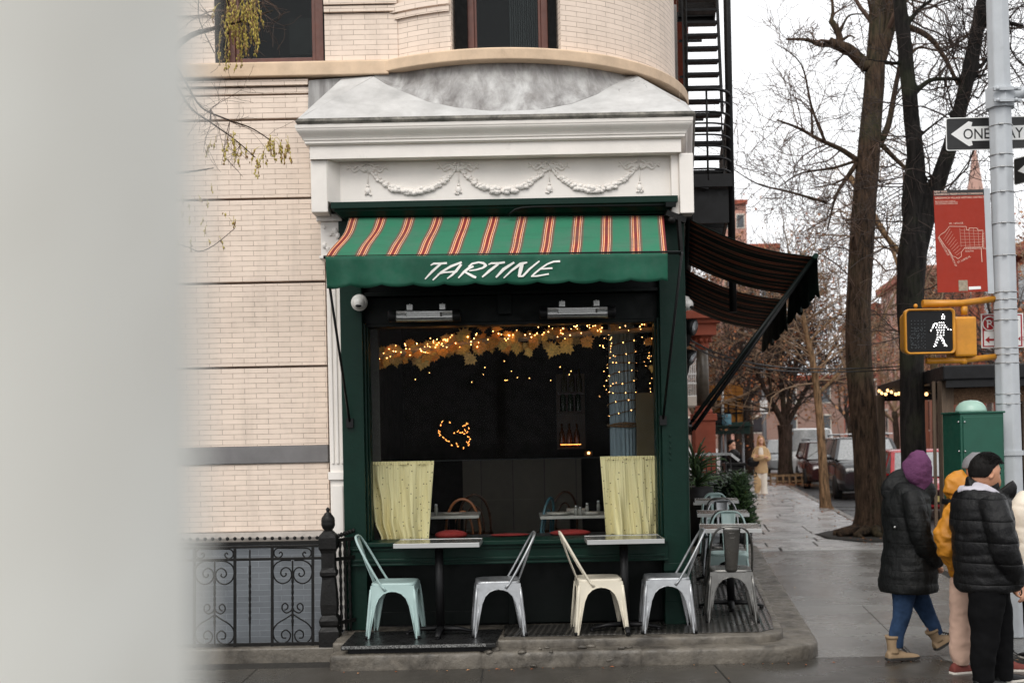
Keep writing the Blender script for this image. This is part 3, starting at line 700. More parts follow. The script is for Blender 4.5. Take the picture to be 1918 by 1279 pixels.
# shop interior
rm = MB(); ix0, ix1, iy0, iy1, iz0, iz1 = Lx1-.12, Rx0+.1, 10.5, 15.2, .36, 3.3
rx1 = ix1+.5
vs = [(ix0,iy0,iz0),(ix1,iy0,iz0),(rx1,iy1,iz0),(ix0,iy1,iz0),(ix0,iy0,iz1),(ix1,iy0,iz1),(rx1,iy1,iz1),(ix0,iy1,iz1)]
rm.add(vs, [(0,1,2,3),(4,7,6,5),(0,3,7,4),(3,2,6,7),(2,1,5,6)]); rm.add([(ix0,iy0,iz0),(ix1,iy0,iz0),(ix1,iy0,ZS1-.03),(ix0,iy0,ZS1-.03)], [(0,1,2,3)]); rm.add([(ix0,iy0,ZW),(ix1,iy0,ZW),(ix1,iy0,iz1),(ix0,iy0,iz1)], [(0,1,2,3)])
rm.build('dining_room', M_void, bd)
m = MB(); a, b = P(868, 945, 14.9), P(1088, 858, 14.9); m.box((a.x, 14.85, .36), (b.x, 15.1, b.z)); m.box((a.x, 14.82, b.z-.03), (b.x, 14.85, b.z+.01)); m.box((a.x, 14.82, 1.0), (b.x, 14.85, 1.06)); m.build('wainscot', brick_mat('dim_tiled_wainscot', (.16,.14,.11), (.05,.045,.04), .4, .16, .006, .15, .3, .6, uvs=False), bd)
m = MB(); a, b = P(684, 860, 10.62), P(709, 640, 10.62); m.box((a.x, 10.6, ZS1-.02), (b.x, 10.66, ZW)); m.build('inner_jamb', mat('jamb_cloth', (.045,.042,.036), .3, 30, .9), bd)
m = MB(); a, b = P(1193, 840, 11.3), P(1236, 735, 11.3); m.box((a.x, 11.3, .4), (b.x+.12, 11.34, b.z)); m.build('reflection_panel', mat('ochre_reflection_tone', srgb(96,84,58), .15, 4, .8), bd)  # added panel standing in for a pale reflection right of the column

# ------------------------------------------------------------------ striped cloth
def stripe_mat(name, n, off, green, dark=1.0, trans=0.0):
    t = NT(name); s = t.sep(t.uv())
    x = t.math('FRACT', t.math('ADD', t.math('MULTIPLY', s[0], n), off))
    mr, cr_, og, pe = srgb(122,38,42), srgb(228,208,180), srgb(200,104,62), srgb(232,188,140)
    half = [(.282, mr), (.292, 'g'), (.306, mr), (.32, 'g'), (.33, mr), (.362, cr_), (.376, mr), (.40, og), (.418, pe), (.438, og), (.452, mr)]
    st = [(0.0, green)]
    for p, c in half: st.append((p, green if c == 'g' else c))
    # mirror
    cols = [green] + [green if c == 'g' else c for _, c in half]
    ed = [p for p, _ in half]
    for i in range(len(ed)-1, -1, -1): st.append((1-ed[i]+.0, cols[i]))
    st = [(p, tuple(ch*dark for ch in c)) for p, c in st]
    c = t.ramp(x, st, 'CONSTANT')
    v = t.obj(); n_ = t.noise(v, 3, 5, .6); c = t.mix(t.ramp(n_, [(.45, .06), (.75, .4)]), c, (.10,.13,.11)); ns = t.noise(t.obj((1, 7, 1)), 2.5, 5, .7); c = t.mix(t.ramp(ns, [(.5, 0.0), (.8, .35)]), c, (.03,.06,.045))
    t.set(c, .85, 0, .2); t.bump(t.noise(v, 220, 2, .6), .15, .001)
    if trans:
        tr = t.n('ShaderNodeBsdfTranslucent'); t.l(c, tr.inputs[0]); mx = t.n('ShaderNodeMixShader'); mx.inputs[0].default_value = trans
        t.l(t.b.outputs[0], mx.inputs[1]); t.l(tr.outputs[0], mx.inputs[2]); t.l(mx.outputs[0], t.out.inputs[0])
    return t.m
M_str = stripe_mat('striped_awning_canvas', 11.15, .37, srgb(44,112,84))
M_str2 = stripe_mat('striped_awning_canvas_shaded', 10, .2, srgb(14,30,24), .8, .22)  # stripe colours darkened to paint in the shaded underside
M_val2 = mat('shade_painted_valance', (.006,.014,.011), .3, 6, .9, .1, .15, 120, .002, spec=.1)  # backlit shade painted in as a near-black copy of the valance green
M_val = mat('green_valance_canvas', srgb(4,74,54), .16, 5, .8, .1, .12, 200, .001)
fa = thing('front_awning', (0, 9.7, 3.4), 'green awning with orange and maroon stripes over the front window', 'awning')
TL, TRt, BL, BR = P(656, 406, 10.1), P(1243, 404, 10.1), P(610, 481, 9.29), P(1250, 475, 9.29)
def canopy(u, v):
    p = TL.lerp(TRt, u).lerp(BL.lerp(BR, u), v)
    p.z -= math.sin(PI*v)*(.03 + .012*math.sin(u*40)*math.exp(-3*u)); p.x += .022*math.sin(v*PI*1.7+u*5)*math.exp(-3*u)*math.sin(PI*v); p.z += .010*noise.noise(Vector((u*16, v*1.5, 3)))*math.sin(PI*v)
    return p
m = MB(); m.grid(canopy, 90, 12, 0); m.build('canopy', M_str, fa, solid=.004)
def vfn(u, v):
    p = BL.lerp(BR, u); sc_ = abs(math.sin(PI*(u*11+.2)))**.6; L = lerp(.252, .225, u) - .022*(1-sc_)
    p.z -= L*v; fo = (1-smooth(u*4.5)); p.y += -.012 + .02*math.sin(u*26)*v + .05*fo*math.sin(u*60+1)*v + .012*noise.noise(Vector((u*12, v*2, 0)))*v; return p
m = MB(); m.grid(vfn, 176, 8, 0); m.build('valance', M_val, fa, solid=.003)
m = MB(); m.tube([BL+Vector((-.02,.02,.0)), BR+Vector((.11,.02,.01))], .014, 8); m.tube([TL+Vector((-.02,.05,-.02)), TRt+Vector((.06,.05,-.02))], .035, 10); m.build('roller', M_greendark, fa)
ra, rb_ = P(612, 500, 9.31), P(655, 790, 10.17)
m = MB(); m.tube([ra, rb_], .011, 6); m.box(rb_+Vector((-.03,-.01,-.05)), rb_+Vector((.03,.04,.03))); m.build('strut', M_black, fa)
ra, rb_ = P(1277, 473, 9.31), P(1242, 785, 10.17)
m = MB(); m.tube([ra, rb_], .011, 6); m.box(rb_+Vector((-.03,-.01,-.05)), rb_+Vector((.03,.04,.03))); m.build('strut', M_black, fa)
m = MB(); c0 = P(1258, 412, 10.0); m.ball(c0, .035, 10); m.bar(c0+Vector((-.05,.0,.06)), c0+Vector((.12,.05,.0)), .05, .05); m.bar(c0+Vector((.06,.02,.02)), c0+Vector((.08,.03,-.3)), .03, .03); m.build('bracket', M_iron, fa)
# hand lettered word on the valance
lt = MB()
def VL(x, y): 
    px, py = 780 + x/6.614, 470 + y/6.614
    p = P(px, py, 9.27); u = (p.x-BL.x)/(BR.x-BL.x); v = (lerp(BL.z, BR.z, u)-p.z)/.24; p.y = vfn(u, max(0, min(1, v))).y - .006; return p
strokes = [ # zoomed pixel paths with widths
 ([(105,345),(190,255),(300,160)], [14,30,26]), ([(175,176),(215,155),(300,156),(378,150)], [12,24,26,24]),
 ([(200,358),(300,265),(430,190),(562,140)], [16,24,30,24]), ([(556,165),(500,240),(440,300),(380,342)], [30,34,26,14]), ([(262,288),(330,266),(400,262),(505,256)], [16,22,18,24]),
 ([(520,338),(590,262),(650,215),(708,192)], [16,30,34,22]), ([(648,200),(690,160),(770,142),(830,152),(862,180),(820,212),(740,236),(655,248)], [26,24,22,30,34,24,20,14]), ([(600,262),(650,290),(700,318),(740,335)], [20,28,32,28]),
 ([(815,328),(900,250),(1015,160)], [18,32,28]), ([(890,170),(930,152),(1010,152),(1096,140)], [12,24,26,24]),
 ([(985,328),(1080,225),(1212,140)], [22,38,24]),
 ([(1080,334),(1180,240),(1290,160),(1372,142)], [14,26,36,18]), ([(1312,150),(1292,230),(1270,316)], [40,48,34]), ([(1262,316),(1320,310),(1400,225),(1524,126)], [16,26,26,18]),
 ([(1780,130),(1700,134),(1620,165),(1540,220),(1470,275),(1425,318)], [26,22,20,22,22,20]), ([(1420,316),(1500,312),(1570,300),(1640,288)], [16,20,18,20]), ([(1540,226),(1600,222),(1684,216)], [16,20,22])]
for i, (pts, ws) in enumerate(strokes):
    P2 = []; W2 = []
    for k in range(len(pts)-1):
        for s_ in range(4): P2.append(tuple(lerp(pts[k][j], pts[k+1][j], s_/4) for j in (0, 1))); W2.append(lerp(ws[k], ws[k+1], s_/4))
    P2.append(pts[-1]); W2.append(ws[-1])
    ribbon(lt, P2, W2, lambda x, y, i=i: VL(x, y) + Vector((0, -.0003*i, 0)))
lo = lt.build('lettering', mat('white_sign_paint', srgb(226,224,218), .05, 20, .7, bump=0), fa)

# side awning: two drop-arm panels over the side tables
sa = thing('side_awning', (1.9, 12, 3.4), 'dark striped drop-arm awning in two shade-painted panels over the side street tables', 'awning')
def SWp(Y, z, out=0): return Vector((wallx(Y)+.02+out*S.y, Y - out*S.x*.0, z))
panels = [(10.2, 12.95, 3.72, 3.36, 1.12), (13.3, 17.2, 3.7, 3.34, 1.12)]
for (ya, yb, zt, zb_, out) in panels:
    def cf(u, v, ya=ya, yb=yb, zt=zt, zb_=zb_, out=out):
        Y = lerp(ya, yb, u); p = SWp(Y, lerp(zt, zb_, v), out*v + .02); p.z -= .07*math.sin(PI*v) + .015*math.sin(u*30)*math.sin(PI*v) ; return p
    m = MB(); m.grid(cf, 60, 12, 0); m.build('canopy', M_str2, sa, solid=.004)
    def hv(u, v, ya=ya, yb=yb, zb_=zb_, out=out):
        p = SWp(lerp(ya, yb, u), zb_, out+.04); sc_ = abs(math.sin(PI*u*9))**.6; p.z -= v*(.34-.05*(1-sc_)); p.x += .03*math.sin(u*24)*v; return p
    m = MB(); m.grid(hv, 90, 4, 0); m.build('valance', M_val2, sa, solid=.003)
    m = MB(); m.tube([SWp(ya-.06, zb_, out+.02), SWp(yb+.05, zb_, out+.02)], .024, 8); m.build('front_rail', M_green, sa)
    for Y in (ya+.03, yb-.05):
        m = MB(); m.tube([SWp(Y, zb_-.02, out), SWp(Y, 1.98, .05)], .019, 8); m.build('arm', M_greendark, sa)
        m = MB(); m.tube([SWp(Y+.09, zb_-.04, out), SWp(Y+.09, 1.88, .05)], .012, 6); m.build('stay', M_black, sa)
m = MB(); m.tube([SWp(10.15, 3.74, .04), SWp(17.2, 3.74, .04)], .04, 8); m.build('roller', M_black, sa)

# ------------------------------------------------------------------ heaters, cameras, floodlights
M_alu = mat('brushed_aluminium', (.42,.42,.41), .15, 10, .3, .08, .1, 120, .001, metal=1, stretch=(1, 20, 20))
M_plas = mat('white_plastic', srgb(222,220,215), .05, 6, .4, .08, 0)
M_ceram = mat('dark_heater_element', (.06,.055,.05), .3, 20, .4, metal=.5)
def heater(pa, pb, Y, label):
    a, b = P(*pa, Y), P(*pb, Y); c = (a+b)/2; L = (b-a).length; ux = (b-a).normalized()
    t = thing('patio_heater', c, label, 'heater', 'bar heaters under the awning')
    def pr(r0): return [(r0*math.cos(t_), r0*math.sin(t_)) for t_ in [2*PI*k/16 for k in range(16)]]
    def sect(x, r): return [c + ux*x + Vector((0, p*1.0, q*.92)) for p, q in pr(r)]
    for nm, x0, x1, r, mm in (('housing', -L/2+.07, L/2-.07, .052, M_alu),):
        m = MB(); rr_ = []
        for x in (x0, x1): rr_.append([c + ux*x + Vector((0, p if not (q > -.02 and q < .02 and p < 0) else p*.6, q)) for p, q in pr(r)])
        m.loft(rr_, 0, False); m.build(nm, mm, t, bevel=.003)
    for s_ in (-1, 1):
        m = MB(); m.loft([sect(s_*(L/2-.07), .057), sect(s_*(L/2-.01), .057), sect(s_*L/2, .045)], 0, True); m.build('end_cap', M_black, t, bevel=.003)
    m = MB(); m.box(c+Vector((-L/2+.16, -.056, -.018)), c+Vector((L/2-.16, -.046, .026))); m.build('element', M_ceram, t)
    m = MB()
    for k in range(40): m.box(c+Vector((-L/2+.165+k*(L-.34)/40, -.060, -.018)), c+Vector((-L/2+.169+k*(L-.34)/40, -.056, .026)))
    for z in (-.02, .024): m.box(c+Vector((-L/2+.15, -.061, z)), c+Vector((L/2-.15, -.055, z+.005)))
    m.build('guard', M_alu, t)
    for s_ in (-.2, .25):
        m = MB(); m.box(c+Vector((s_*L-.025, -.01, .05)), c+Vector((s_*L+.025, .12, .1))); m.bar(c+Vector((s_*L, .03, .04)), c+Vector((s_*L, .03, .11)), .012, .012); m.build('bracket', M_alu, t, bevel=.003)
    return t
heater((727, 592), (863, 591), 10.12, 'silver bar heater on the left under the awning, above the tip of the leaf garland')
heater((1010, 586), (1153, 584), 10.12, 'silver bar heater on the right under the awning, above the lit end of the garland')
m = MB(); m.box(P(933, 590, 10.3), P(957, 550, 10.24)); m.build('junction_box', M_greendark, sf, bevel=.006)
def dome(c, dirv, label):
    t = thing('security_camera', c, label, 'camera'); d = Vector(dirv).normalized(); q = d.to_track_quat('Z', 'Y').to_matrix().to_4x4(); Mx = Matrix.Translation(c) @ q
    m = MB(); k = MB(); k.lathe([(.0, -.07), (.068, -.07), (.072, -.05), (.07, -.01), (.066, .0), (.05, .01)], n=20); m.join(k, Mx); m.build('base', M_plas, t)
    m = MB(); k = MB(); k.ball((0, 0, .005), .052, 14); m.join(k, Mx); m.build('dome', M_plas, t)
    m = MB(); k = MB(); k.ball((-.008, -.016, .046), .02, 10, 0, (1.4, .7, 1)); m.join(k, Mx); m.build('lens', M_black, t)
dome(P(673, 568, 10.1), (.12, -1, -.25), 'white dome security camera on the left green pillar')
dome(Vector((wallx(10.55)+.03, 10.55, P(1282, 570, 10.55).z)), (1, -.5, -.3), 'white dome security camera on the side street corner beneath the dark awning')
M_lens = mat('lamp_lens', (.25,.26,.27), .2, 10, .15)
for i, (px, py, Y, dn) in enumerate(((1293, 612, 10.75, .2), (1290, 668, 11.0, .5))):
    c = P(px, py, Y); t = thing('floodlight', c, ['black floodlight just below the white camera on the side wall', 'black floodlight lower on the side wall beside the brown column'][i], 'floodlight')
    k = MB(); k.lathe([(.0, -.1), (.03, -.1), (.05, -.06), (.075, .0), (.078, .04), (.07, .045), (0, .045)], n=14); q = Vector((.8, -.5, -dn)).to_track_quat('Z', 'Y').to_matrix().to_4x4(); m = MB(); m.join(k, Matrix.Translation(c) @ q); m.build('lamp_head', M_black, t)
    k = MB(); k.lathe([(.062, .046), (0, .047)], n=14); m = MB(); m.join(k, Matrix.Translation(c) @ q); m.build('lens', M_lens, t)
    m = MB(); m.bar(c+Vector((0, .02, .02)), Vector((wallx(Y+.08), Y+.08, c.z+.08)), .04, .02); m.bar(c+Vector((-.02, .0, -.02)), c+Vector((-.05, .05, -.16)), .05, .08); m.build('arm', M_black, t)

# ------------------------------------------------------------------ things inside the window
def cloth_mat():
    t = NT('yellow_dotted_cotton'); v = t.uv(); 
    vo = t.n('ShaderNodeTexVoronoi', Scale=27.0, Randomness=.6); t.l(v, vo.inputs['Vector'])
    d = t.ramp(vo.outputs['Distance'], [(.12, .95), (.19, 0.0)])
    c = t.mix(d, srgb(240,228,176), srgb(84,66,40)); s = t.sep(v); st = t.math('SINE', t.math('MULTIPLY', s[0], 150.0))
    c = t.mix(t.ramp(st, [(.75, 0.0), (.95, .18)]), c, srgb(200,180,110)); t.set(c, .9, 0, .1)
    tr = t.n('ShaderNodeBsdfTranslucent'); t.l(c, tr.inputs[0]); mx = t.n('ShaderNodeMixShader'); mx.inputs[0].default_value = .2; t.l(t.b.outputs[0], mx.inputs[1]); t.l(tr.outputs[0], mx.inputs[2]); t.l(mx.outputs[0], t.out.inputs[0]); return t.m
M_curt = cloth_mat()
def curtain(tl, tr, bl, br, label, seed, gather):
    rr = random.Random(seed); Y = 10.53; A, B, D, E = [P(*q, Y) for q in (tl, tr, bl, br)]; wdt = (B-A).length; ph = [rr.uniform(0, 6) for _ in range(4)]
    t = thing('curtain', (A.x, Y, E.z), label, 'curtain', 'short yellow cafe curtains')
    def f(u, v):
        us = u + .05*math.sin(u*9+ph[0])*v
        p = A.lerp(B, us).lerp(D.lerp(E, us), v)
        amp = .005 + .032*v**.8
        p.y += amp*(2.6*noise.noise(Vector((us*7+ph[1]+.5*v, v*.9, seed))) + 2.4*noise.noise(Vector((us*13+ph[2]-.8*v, v*.7, seed+5))) + .25*noise.noise(Vector((us*34, v*1.5, seed+9)))) + .003*math.sin(us*160)*(1-v)
        bulge = math.exp(-((v-.72)/.3)**2)
        if gather < 0: p.x -= gather*.0; p.x += (1-u)**2*(.06*smooth((v-.15)/.4) - .0) + (.05*(1-u)*smooth((v-.75)/.25)); p.y -= .02*math.exp(-((u-.3)/.2)**2)*bulge; 
        else: p.x += (u-.62)*-.05*smooth((v-.5)/.5)*math.exp(-((u-.62)/.25)**2); 
        p.z += .012*math.sin(u*13+ph[3])*smooth((v-.8)/.2)
        return p
    m = MB(); m.grid(f, 120, 26, 0, uv=lambda u, v: (u*wdt, v*.7)); m.build('cloth', M_curt, t)
    m = MB()
    m.grid(lambda u, v: A.lerp(B, u) + Vector((0, -.008+.012*math.sin(u*150)*.5, .016-.03*v)), 150, 3, 0, uv=lambda u, v: (u*wdt, v*.03+.8)); m.build('ruffle', M_curt, t)
curtain((683, 868), (813, 866), (686, 1012), (808, 1012), 'left yellow dotted cafe curtain with its bottom swept aside', 4, -1)
curtain((1124, 858), (1241, 856), (1133, 1003), (1246, 1002), 'right yellow dotted cafe curtain hanging straight above the outdoor table', 9, 1)
m = MB(); m.tube([P(680, 866, 10.55), P(1243, 854, 10.55)], .005, 6); tag(m.build('curtain_rod', M_black), 'thin black curtain rod across the shop window', 'curtain rod')
# leaf garland
M_bark2 = mat('pale_branch_bark', srgb(150,128,100), .3, 14, .8, bump=.5)
M_leaves = [mat(n, c, .5, 55, .6, bump=.4, bscale=90) for n, c in (('orange_maple_leaf', srgb(226,140,52)), ('ochre_maple_leaf', srgb(216,166,78)), ('olive_maple_leaf', srgb(188,146,78)))]
M_bulb = emit('warm_fairy_bulb', (1.0, .46, .13), 17)
M_bulbr = emit('amber_fairy_bulb', (1.0, .33, .07), 6)
lf = [(0,-1),(.12,-.55),(.5,-.75),(.45,-.5),(.95,-.35),(.72,-.12),(1.0,.25),(.62,.22),(.6,.5),(.35,.4),(.3,.75),(.14,.68),(0,1.1)]
lf = lf + [(-x, y) for x, y in lf[-2:0:-1]]
def leaf_at(mb, c, s, rr, m):
    q = Matrix.Rotation(rr.uniform(-.6, .6), 3, 'X') @ Matrix.Rotation(rr.uniform(0, 6.28) if rr.random() < .3 else PI + rr.uniform(-.9, .9), 3, 'Y') @ Matrix.Rotation(rr.uniform(-.6, .6), 3, 'Z')
    vs = [Vector(c) + q @ Vector((x*s, .12*s*(x*x+y*y-.3), y*s)) for x, y in lf]; ce = Vector(c) + q @ Vector((0, -.04*s, 0))
    n = len(vs); mb.add(vs + [ce], [(i, (i+1) % n, n) for i in range(n)], m, True)
ga = thing('leaf_garland', P(950, 650, 10.8), 'branch wrapped in orange maple leaves and warm string lights inside the window', 'garland')
gp = [(695,668),(760,660),(830,648),(900,640),(980,634),(1060,628),(1140,622),(1240,616)]
gpts = [P(x, y, 10.8) for x, y in gp]
m = MB(); m.tube(gpts, [.033,.034,.03,.03,.027,.027,.025,.02], 10); m.build('branch', M_bark2, ga)
rr = random.Random(12); lm = MB()
def gat(t): k = t*(len(gpts)-1); i = min(int(k), len(gpts)-2); return gpts[i].lerp(gpts[i+1], k-i)
for px, py, s in [(740,675,.085),(790,680,.09),(800,672,.08),(830,660,.07),(768,642,.06),(868,628,.1),(880,672,.085),(900,650,.09),(925,640,.08),(945,648,.08),(968,652,.085),(990,660,.06),(1028,625,.085),(1035,655,.1),(1060,650,.1),(1100,640,.085),(1118,618,.09),(1000,640,.07),(850,650,.08),(905,612,.07),(930,615,.07),(1150,612,.06),(1205,604,.06),(1215,640,.06),(1222,690,.05),(1232,665,.05)]:
    leaf_at(lm, P(px, py, 10.8-rr.uniform(.04, .1)), s*.85, rr, rr.randrange(3))
for _ in range(150): t_ = rr.random()**1.2; leaf_at(lm, gat(t_*.75+.05) + Vector((rr.uniform(-.05, .05), rr.uniform(-.08, .1), rr.uniform(-.09, .06))), rr.uniform(.03, .062), rr, rr.randrange(3))
lm.build('leaves', M_leaves, ga)
bm_ = MB()
for _ in range(150):
    t_ = rr.random(); p = gat(t_) + Vector((rr.uniform(-.03, .03), -.04-rr.random()*.05, rr.gauss(.02, .035) + (.05*rr.random() if t_ > .6 else 0))); bm_.ball(p, rr.uniform(.0026, .0044), 6)
for _ in range(16): p = P(rr.uniform(770, 1130), rr.uniform(672, 720), rr.uniform(11, 13)); bm_.ball(p, .003, 5)
bm_.build('string_lights', M_bulb, ga); stuff(bpy.data.objects['string_lights'])
# fluted column wound with lights
co = thing('fluted_column', P(1165, 860, 11.5), 'blue grey fluted column wound with warm lights inside the shop', 'column')
xc_, rcol = P(1166, 760, 11.5).x, .135
def colr(z, r): return [Vector((xc_ + (r-.012*(k % 2))*math.cos(2*PI*k/40), 11.5 + (r-.012*(k % 2))*math.sin(2*PI*k/40), z)) for k in range(40)]
m = MB(); m.loft([colr(.36, rcol), colr(3.2, rcol*.92)], 0, False); m.build('shaft', mat('blue_grey_column_paint', srgb(134,152,160), .1, 4, .6), co)
m = MB(); m2 = MB()
hel = [Vector((xc_ + (rcol+.012)*math.cos(t_), 11.5 + (rcol+.012)*math.sin(t_), lerp(2.0, 2.85, t_/(2*PI*9)) + .015*math.sin(t_*1.3))) for t_ in [2*PI*9*k/260 for k in range(261)]]
m.tube(hel, .005, 5); hel2 = [Vector((xc_ + (rcol+.016)*math.cos(t_), 11.5 + (rcol+.016)*math.sin(t_), 1.93 + .012*math.sin(t_*2.2) + .006*(t_/6.28))) for t_ in [2*PI*4*k/80 for k in range(81)]]
m.tube(hel2, .008, 5); m.build('cord', mat('brown_cord', (.16,.09,.04), .2, 30, .8), co)
for k in range(0, 260, 4): m2.ball(hel[k] + Vector((0, -.004, 0)), .0036, 5)
m2.build('string_lights', M_bulb, co)
cl = MB()
for _ in range(60): cl.ball(P(rr.choice([rr.gauss(1140, 6), rr.gauss(1222, 9)]), rr.uniform(630, 745), rr.uniform(11, 11.4)), rr.uniform(.0018, .0034), 5)
tag(cl.build('light_curtain', M_bulb), 'hanging fairy light strands either side of the fluted column', 'fairy lights')
wr = MB()
for k in range(58):
    zx, zy = [(570,592),(530,590),(515,630),(525,650),(540,665),(560,680),(580,700),(610,705),(635,710),(658,700),(662,680),(660,660),(650,640),(630,637),(605,635),(590,640),(648,600),(655,597),(632,608),(640,625),(660,620),(525,605),(515,640),(550,672),(600,690),(665,670),(655,690),(620,640),(640,645)][k % 29]
    x = 620 + zx/2.557 + rr.uniform(-2.5, 2.5)*(k > 28); y = 560 + zy/2.557 + rr.uniform(-2.5, 2.5)*(k > 28)
    wr.ball(P(x, y, 12.6), .0042, 5)
tag(wr.build('wreath_lights', M_bulbr), 'small wreath of amber fairy lights on the dark back wall', 'wreath')
ch = thing('wall_candle', P(1102, 850, 13.5), 'tiny lit candle lamp deep inside the dark dining room', 'lamp')
m = MB(); c = P(1102, 848, 13.5); m.lathe([(.0, -.04), (.045, -.03), (.05, .0), (.045, .02)], c, 12); m.build('holder', mat('candle_cup', (.3,.12,.03), rough=.3), ch)
m = MB(); m.ball(c+Vector((0, -.055, .0)), .016, 8); m.build('flame', emit('candle_flame', (1, .5, .15), 6), ch)
# dim back shelf with bottles and an amber shelf light
sh_ = thing('back_shelf', P(1070, 840, 14.2), 'dim wall shelf with an amber strip light beside the candle lamp', 'shelf')
m = MB()
for y_ in (838, 770, 735): m.box(P(1046, y_+3, 14.2), P(1092, y_, 14.4))
m.box(P(1044, 842, 14.4), P(1094, 700, 14.42)); m.build('board', mat('dark_shelf_wood', (.05,.025,.012), .3, 8, .5), sh_)
m = MB(); m.box(P(1050, 833, 14.19), P(1088, 831.5, 14.21)); m.build('strip_light', M_bulbr, sh_)
for i in range(9):
    y_ = (838, 770, 735)[i % 3]; c = P(1053+ (i//3)*14 + (i % 3)*2, y_, 14.28); m = MB(); m.lathe([(0,0),(.035,0),(.037,.02),(.036,.17),(.014,.23),(.013,.29),(0,.292)], c, 12)
    tag(m.build('bottle', mat('bottle_glass_%s' % 'abc'[i % 3], ((.06,.02,.006),(.015,.03,.012),(.05,.04,.02))[i % 3], .2, 8, .15, bump=0), org=c), 'dark bottle standing on the dim back shelf', 'bottle', 'bottles on the back shelf')
# cushions on the window seat
M_red = mat('red_cushion_cloth', srgb(112,20,14), .2, 8, .85, bump=.2)
for i, (px, py, w_, h_, lb) in enumerate(((845, 1008, .15, .045, 'red cushion on the window ledge beside the left curtain'), (1068, 1008, .19, .032, 'red cushion on the window ledge left of the right curtain'), (955, 1012, .18, .012, 'flat dark red cushion on the middle of the window ledge'))):
    c = P(px, py, 10.68); c.z = ZS1 + h_*.3; m = MB(); m.ball(c, 1, 16, 0, (w_, .1, h_)); tag(m.build('cushion', M_red, org=c), lb, 'cushion', 'cushions along the window ledge')
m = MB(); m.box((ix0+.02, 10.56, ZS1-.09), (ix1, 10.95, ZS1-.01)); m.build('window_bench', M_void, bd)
# indoor tables with settings
M_marble = mat('grey_table_edge', srgb(150,148,142), .1, 12, .4)
M_chin = mat('white_china', srgb(205,202,194), .05, 10, .3, bump=0)
M_saltg = mat('shaker_glass', srgb(130,130,124), .2, 30, .2)
def indoor_table(pxa, pxb, py, Y, label):
    a, b = P(pxa, py, Y), P(pxb, py, Y); z = a.z; t = thing('indoor_table', ((a.x+b.x)/2, Y+.3, .36), label, 'table')
    m = MB(); m.box((a.x, Y, z-.028), (b.x, Y+.6, z)); m.build('tabletop', M_marble, t, bevel=.004)
    m = MB(); m.tube([((a.x+b.x)/2, Y+.3, .36), ((a.x+b.x)/2, Y+.3, z-.028)], .03, 8); m.box(((a.x+b.x)/2-.2, Y+.27, .36), ((a.x+b.x)/2+.2, Y+.33, .39)); m.build('pedestal', M_black, t)
    return z
z1 = indoor_table(790, 897, 967, 11.0, 'small grey edged indoor table behind the left curtain')
z2 = indoor_table(1012, 1140, 967, 11.0, 'indoor table set with plates and shakers behind the right curtain')
def plate(px, Y, z, label, n=2, r=.1):
    c = P(px, 960, Y); m = MB()
    for k in range(n): m.lathe([(0, .0), (r*.6, .001), (r, .012), (r, .015), (r*.6, .006), (0, .006)], (c.x, Y, z+.002+k*.011), 20)
    tag(m.build('plate', M_chin, org=(c.x, Y, z)), label, 'plate', 'plates on the indoor tables')
plate(1045, 11.15, z2, 'pair of white plates at the left of the set indoor table', 2, .11)
plate(1082, 11.3, z2, 'taller stack of white plates in the middle of the set indoor table', 4, .11)
plate(1108, 11.12, z2, 'pair of white plates beside the right curtain', 2, .09)
plate(848, 11.2, z1, 'single white plate on the small left indoor table', 1, .09)
def shaker(px, Y, z, h, label):
    c = P(px, 960, Y); t = thing('shaker', (c.x, Y, z), label, 'shaker', 'shakers on the indoor tables')
    m = MB(); m.lathe([(0, 0), (.017, 0), (.018, h*.6), (.013, h*.75), (0, h*.76)], (c.x, Y, z), 12); m.build('jar', M_saltg, t); m = MB(); m.lathe([(.014, h*.75), (.015, h*.95), (.008, h), (0, h)], (c.x, Y, z), 12); m.build('cap', M_alu, t)
for px, Y, z, h, lb in ((1079, 11.06, z2, .095, 'shaker standing in front of the tall plate stack'), (1087, 11.05, z2, .08, 'shorter pepper shaker right of the plate stack front'), (1100, 11.2, z2, .11, 'shaker behind the right pair of plates'), (1121, 11.4, z2, .12, 'tall shaker by the edge of the right curtain'), (817, 11.1, z1, .11, 'shaker beside the left curtain on the small table')): shaker(px, Y, z, h, lb)
M_bent = mat('dark_bentwood', (.07,.032,.016), .3, 10, .35)
def bentwood(px, Y, label, rz=0, mm=M_bent):
    c = P(px, 960, Y); t = thing('cafe_chair', (c.x, Y, .36), label, 'chair', 'bentwood chairs in the dining room', rz)
    def L(x, y, z): return Vector((c.x+x, Y+y, .36+z))
    m = MB(); m.lathe([(0, .44), (.19, .44), (.2, .455), (.19, .47), (0, .47)], L(0, 0, 0), 20); m.build('seat', mm, t)
    m = MB(); m.tube([L(.17*math.cos(a)*1.0, -.17-.05*math.sin(a), .47+.42*abs(math.sin(a))**.7) for a in [PI*k/18 for k in range(19)]], .014, 8); m.build('backrest', mm, t)
    m = MB(); m.tube([L(.1*math.cos(a), -.17-.03*math.sin(a), .47+.3*abs(math.sin(a))**.8) for a in [PI*k/14 for k in range(15)]], .011, 8); m.build('inner_loop', mm, t)
    for sx in (-1, 1):
        for sy in (-1, 1): m = MB(); m.tube([L(.14*sx, .14*sy, .45), L(.19*sx, .19*sy, 0)], .014, 7); m.build('leg', mm, t)
M_rust = mat('copper_bentwood', srgb(150,96,62), .2, 10, .3); M_teal2 = mat('teal_chair_paint', srgb(48,84,92), .2, 10, .35)
bentwood(868, 11.75, 'copper brown bentwood chair behind the small left indoor table', 0, M_rust)
bentwood(890, 12.6, 'dark bentwood chair deeper in the dining room behind the copper one')
bentwood(992, 11.5, 'dark teal cafe chair in the middle of the window', 1.2, M_teal2)
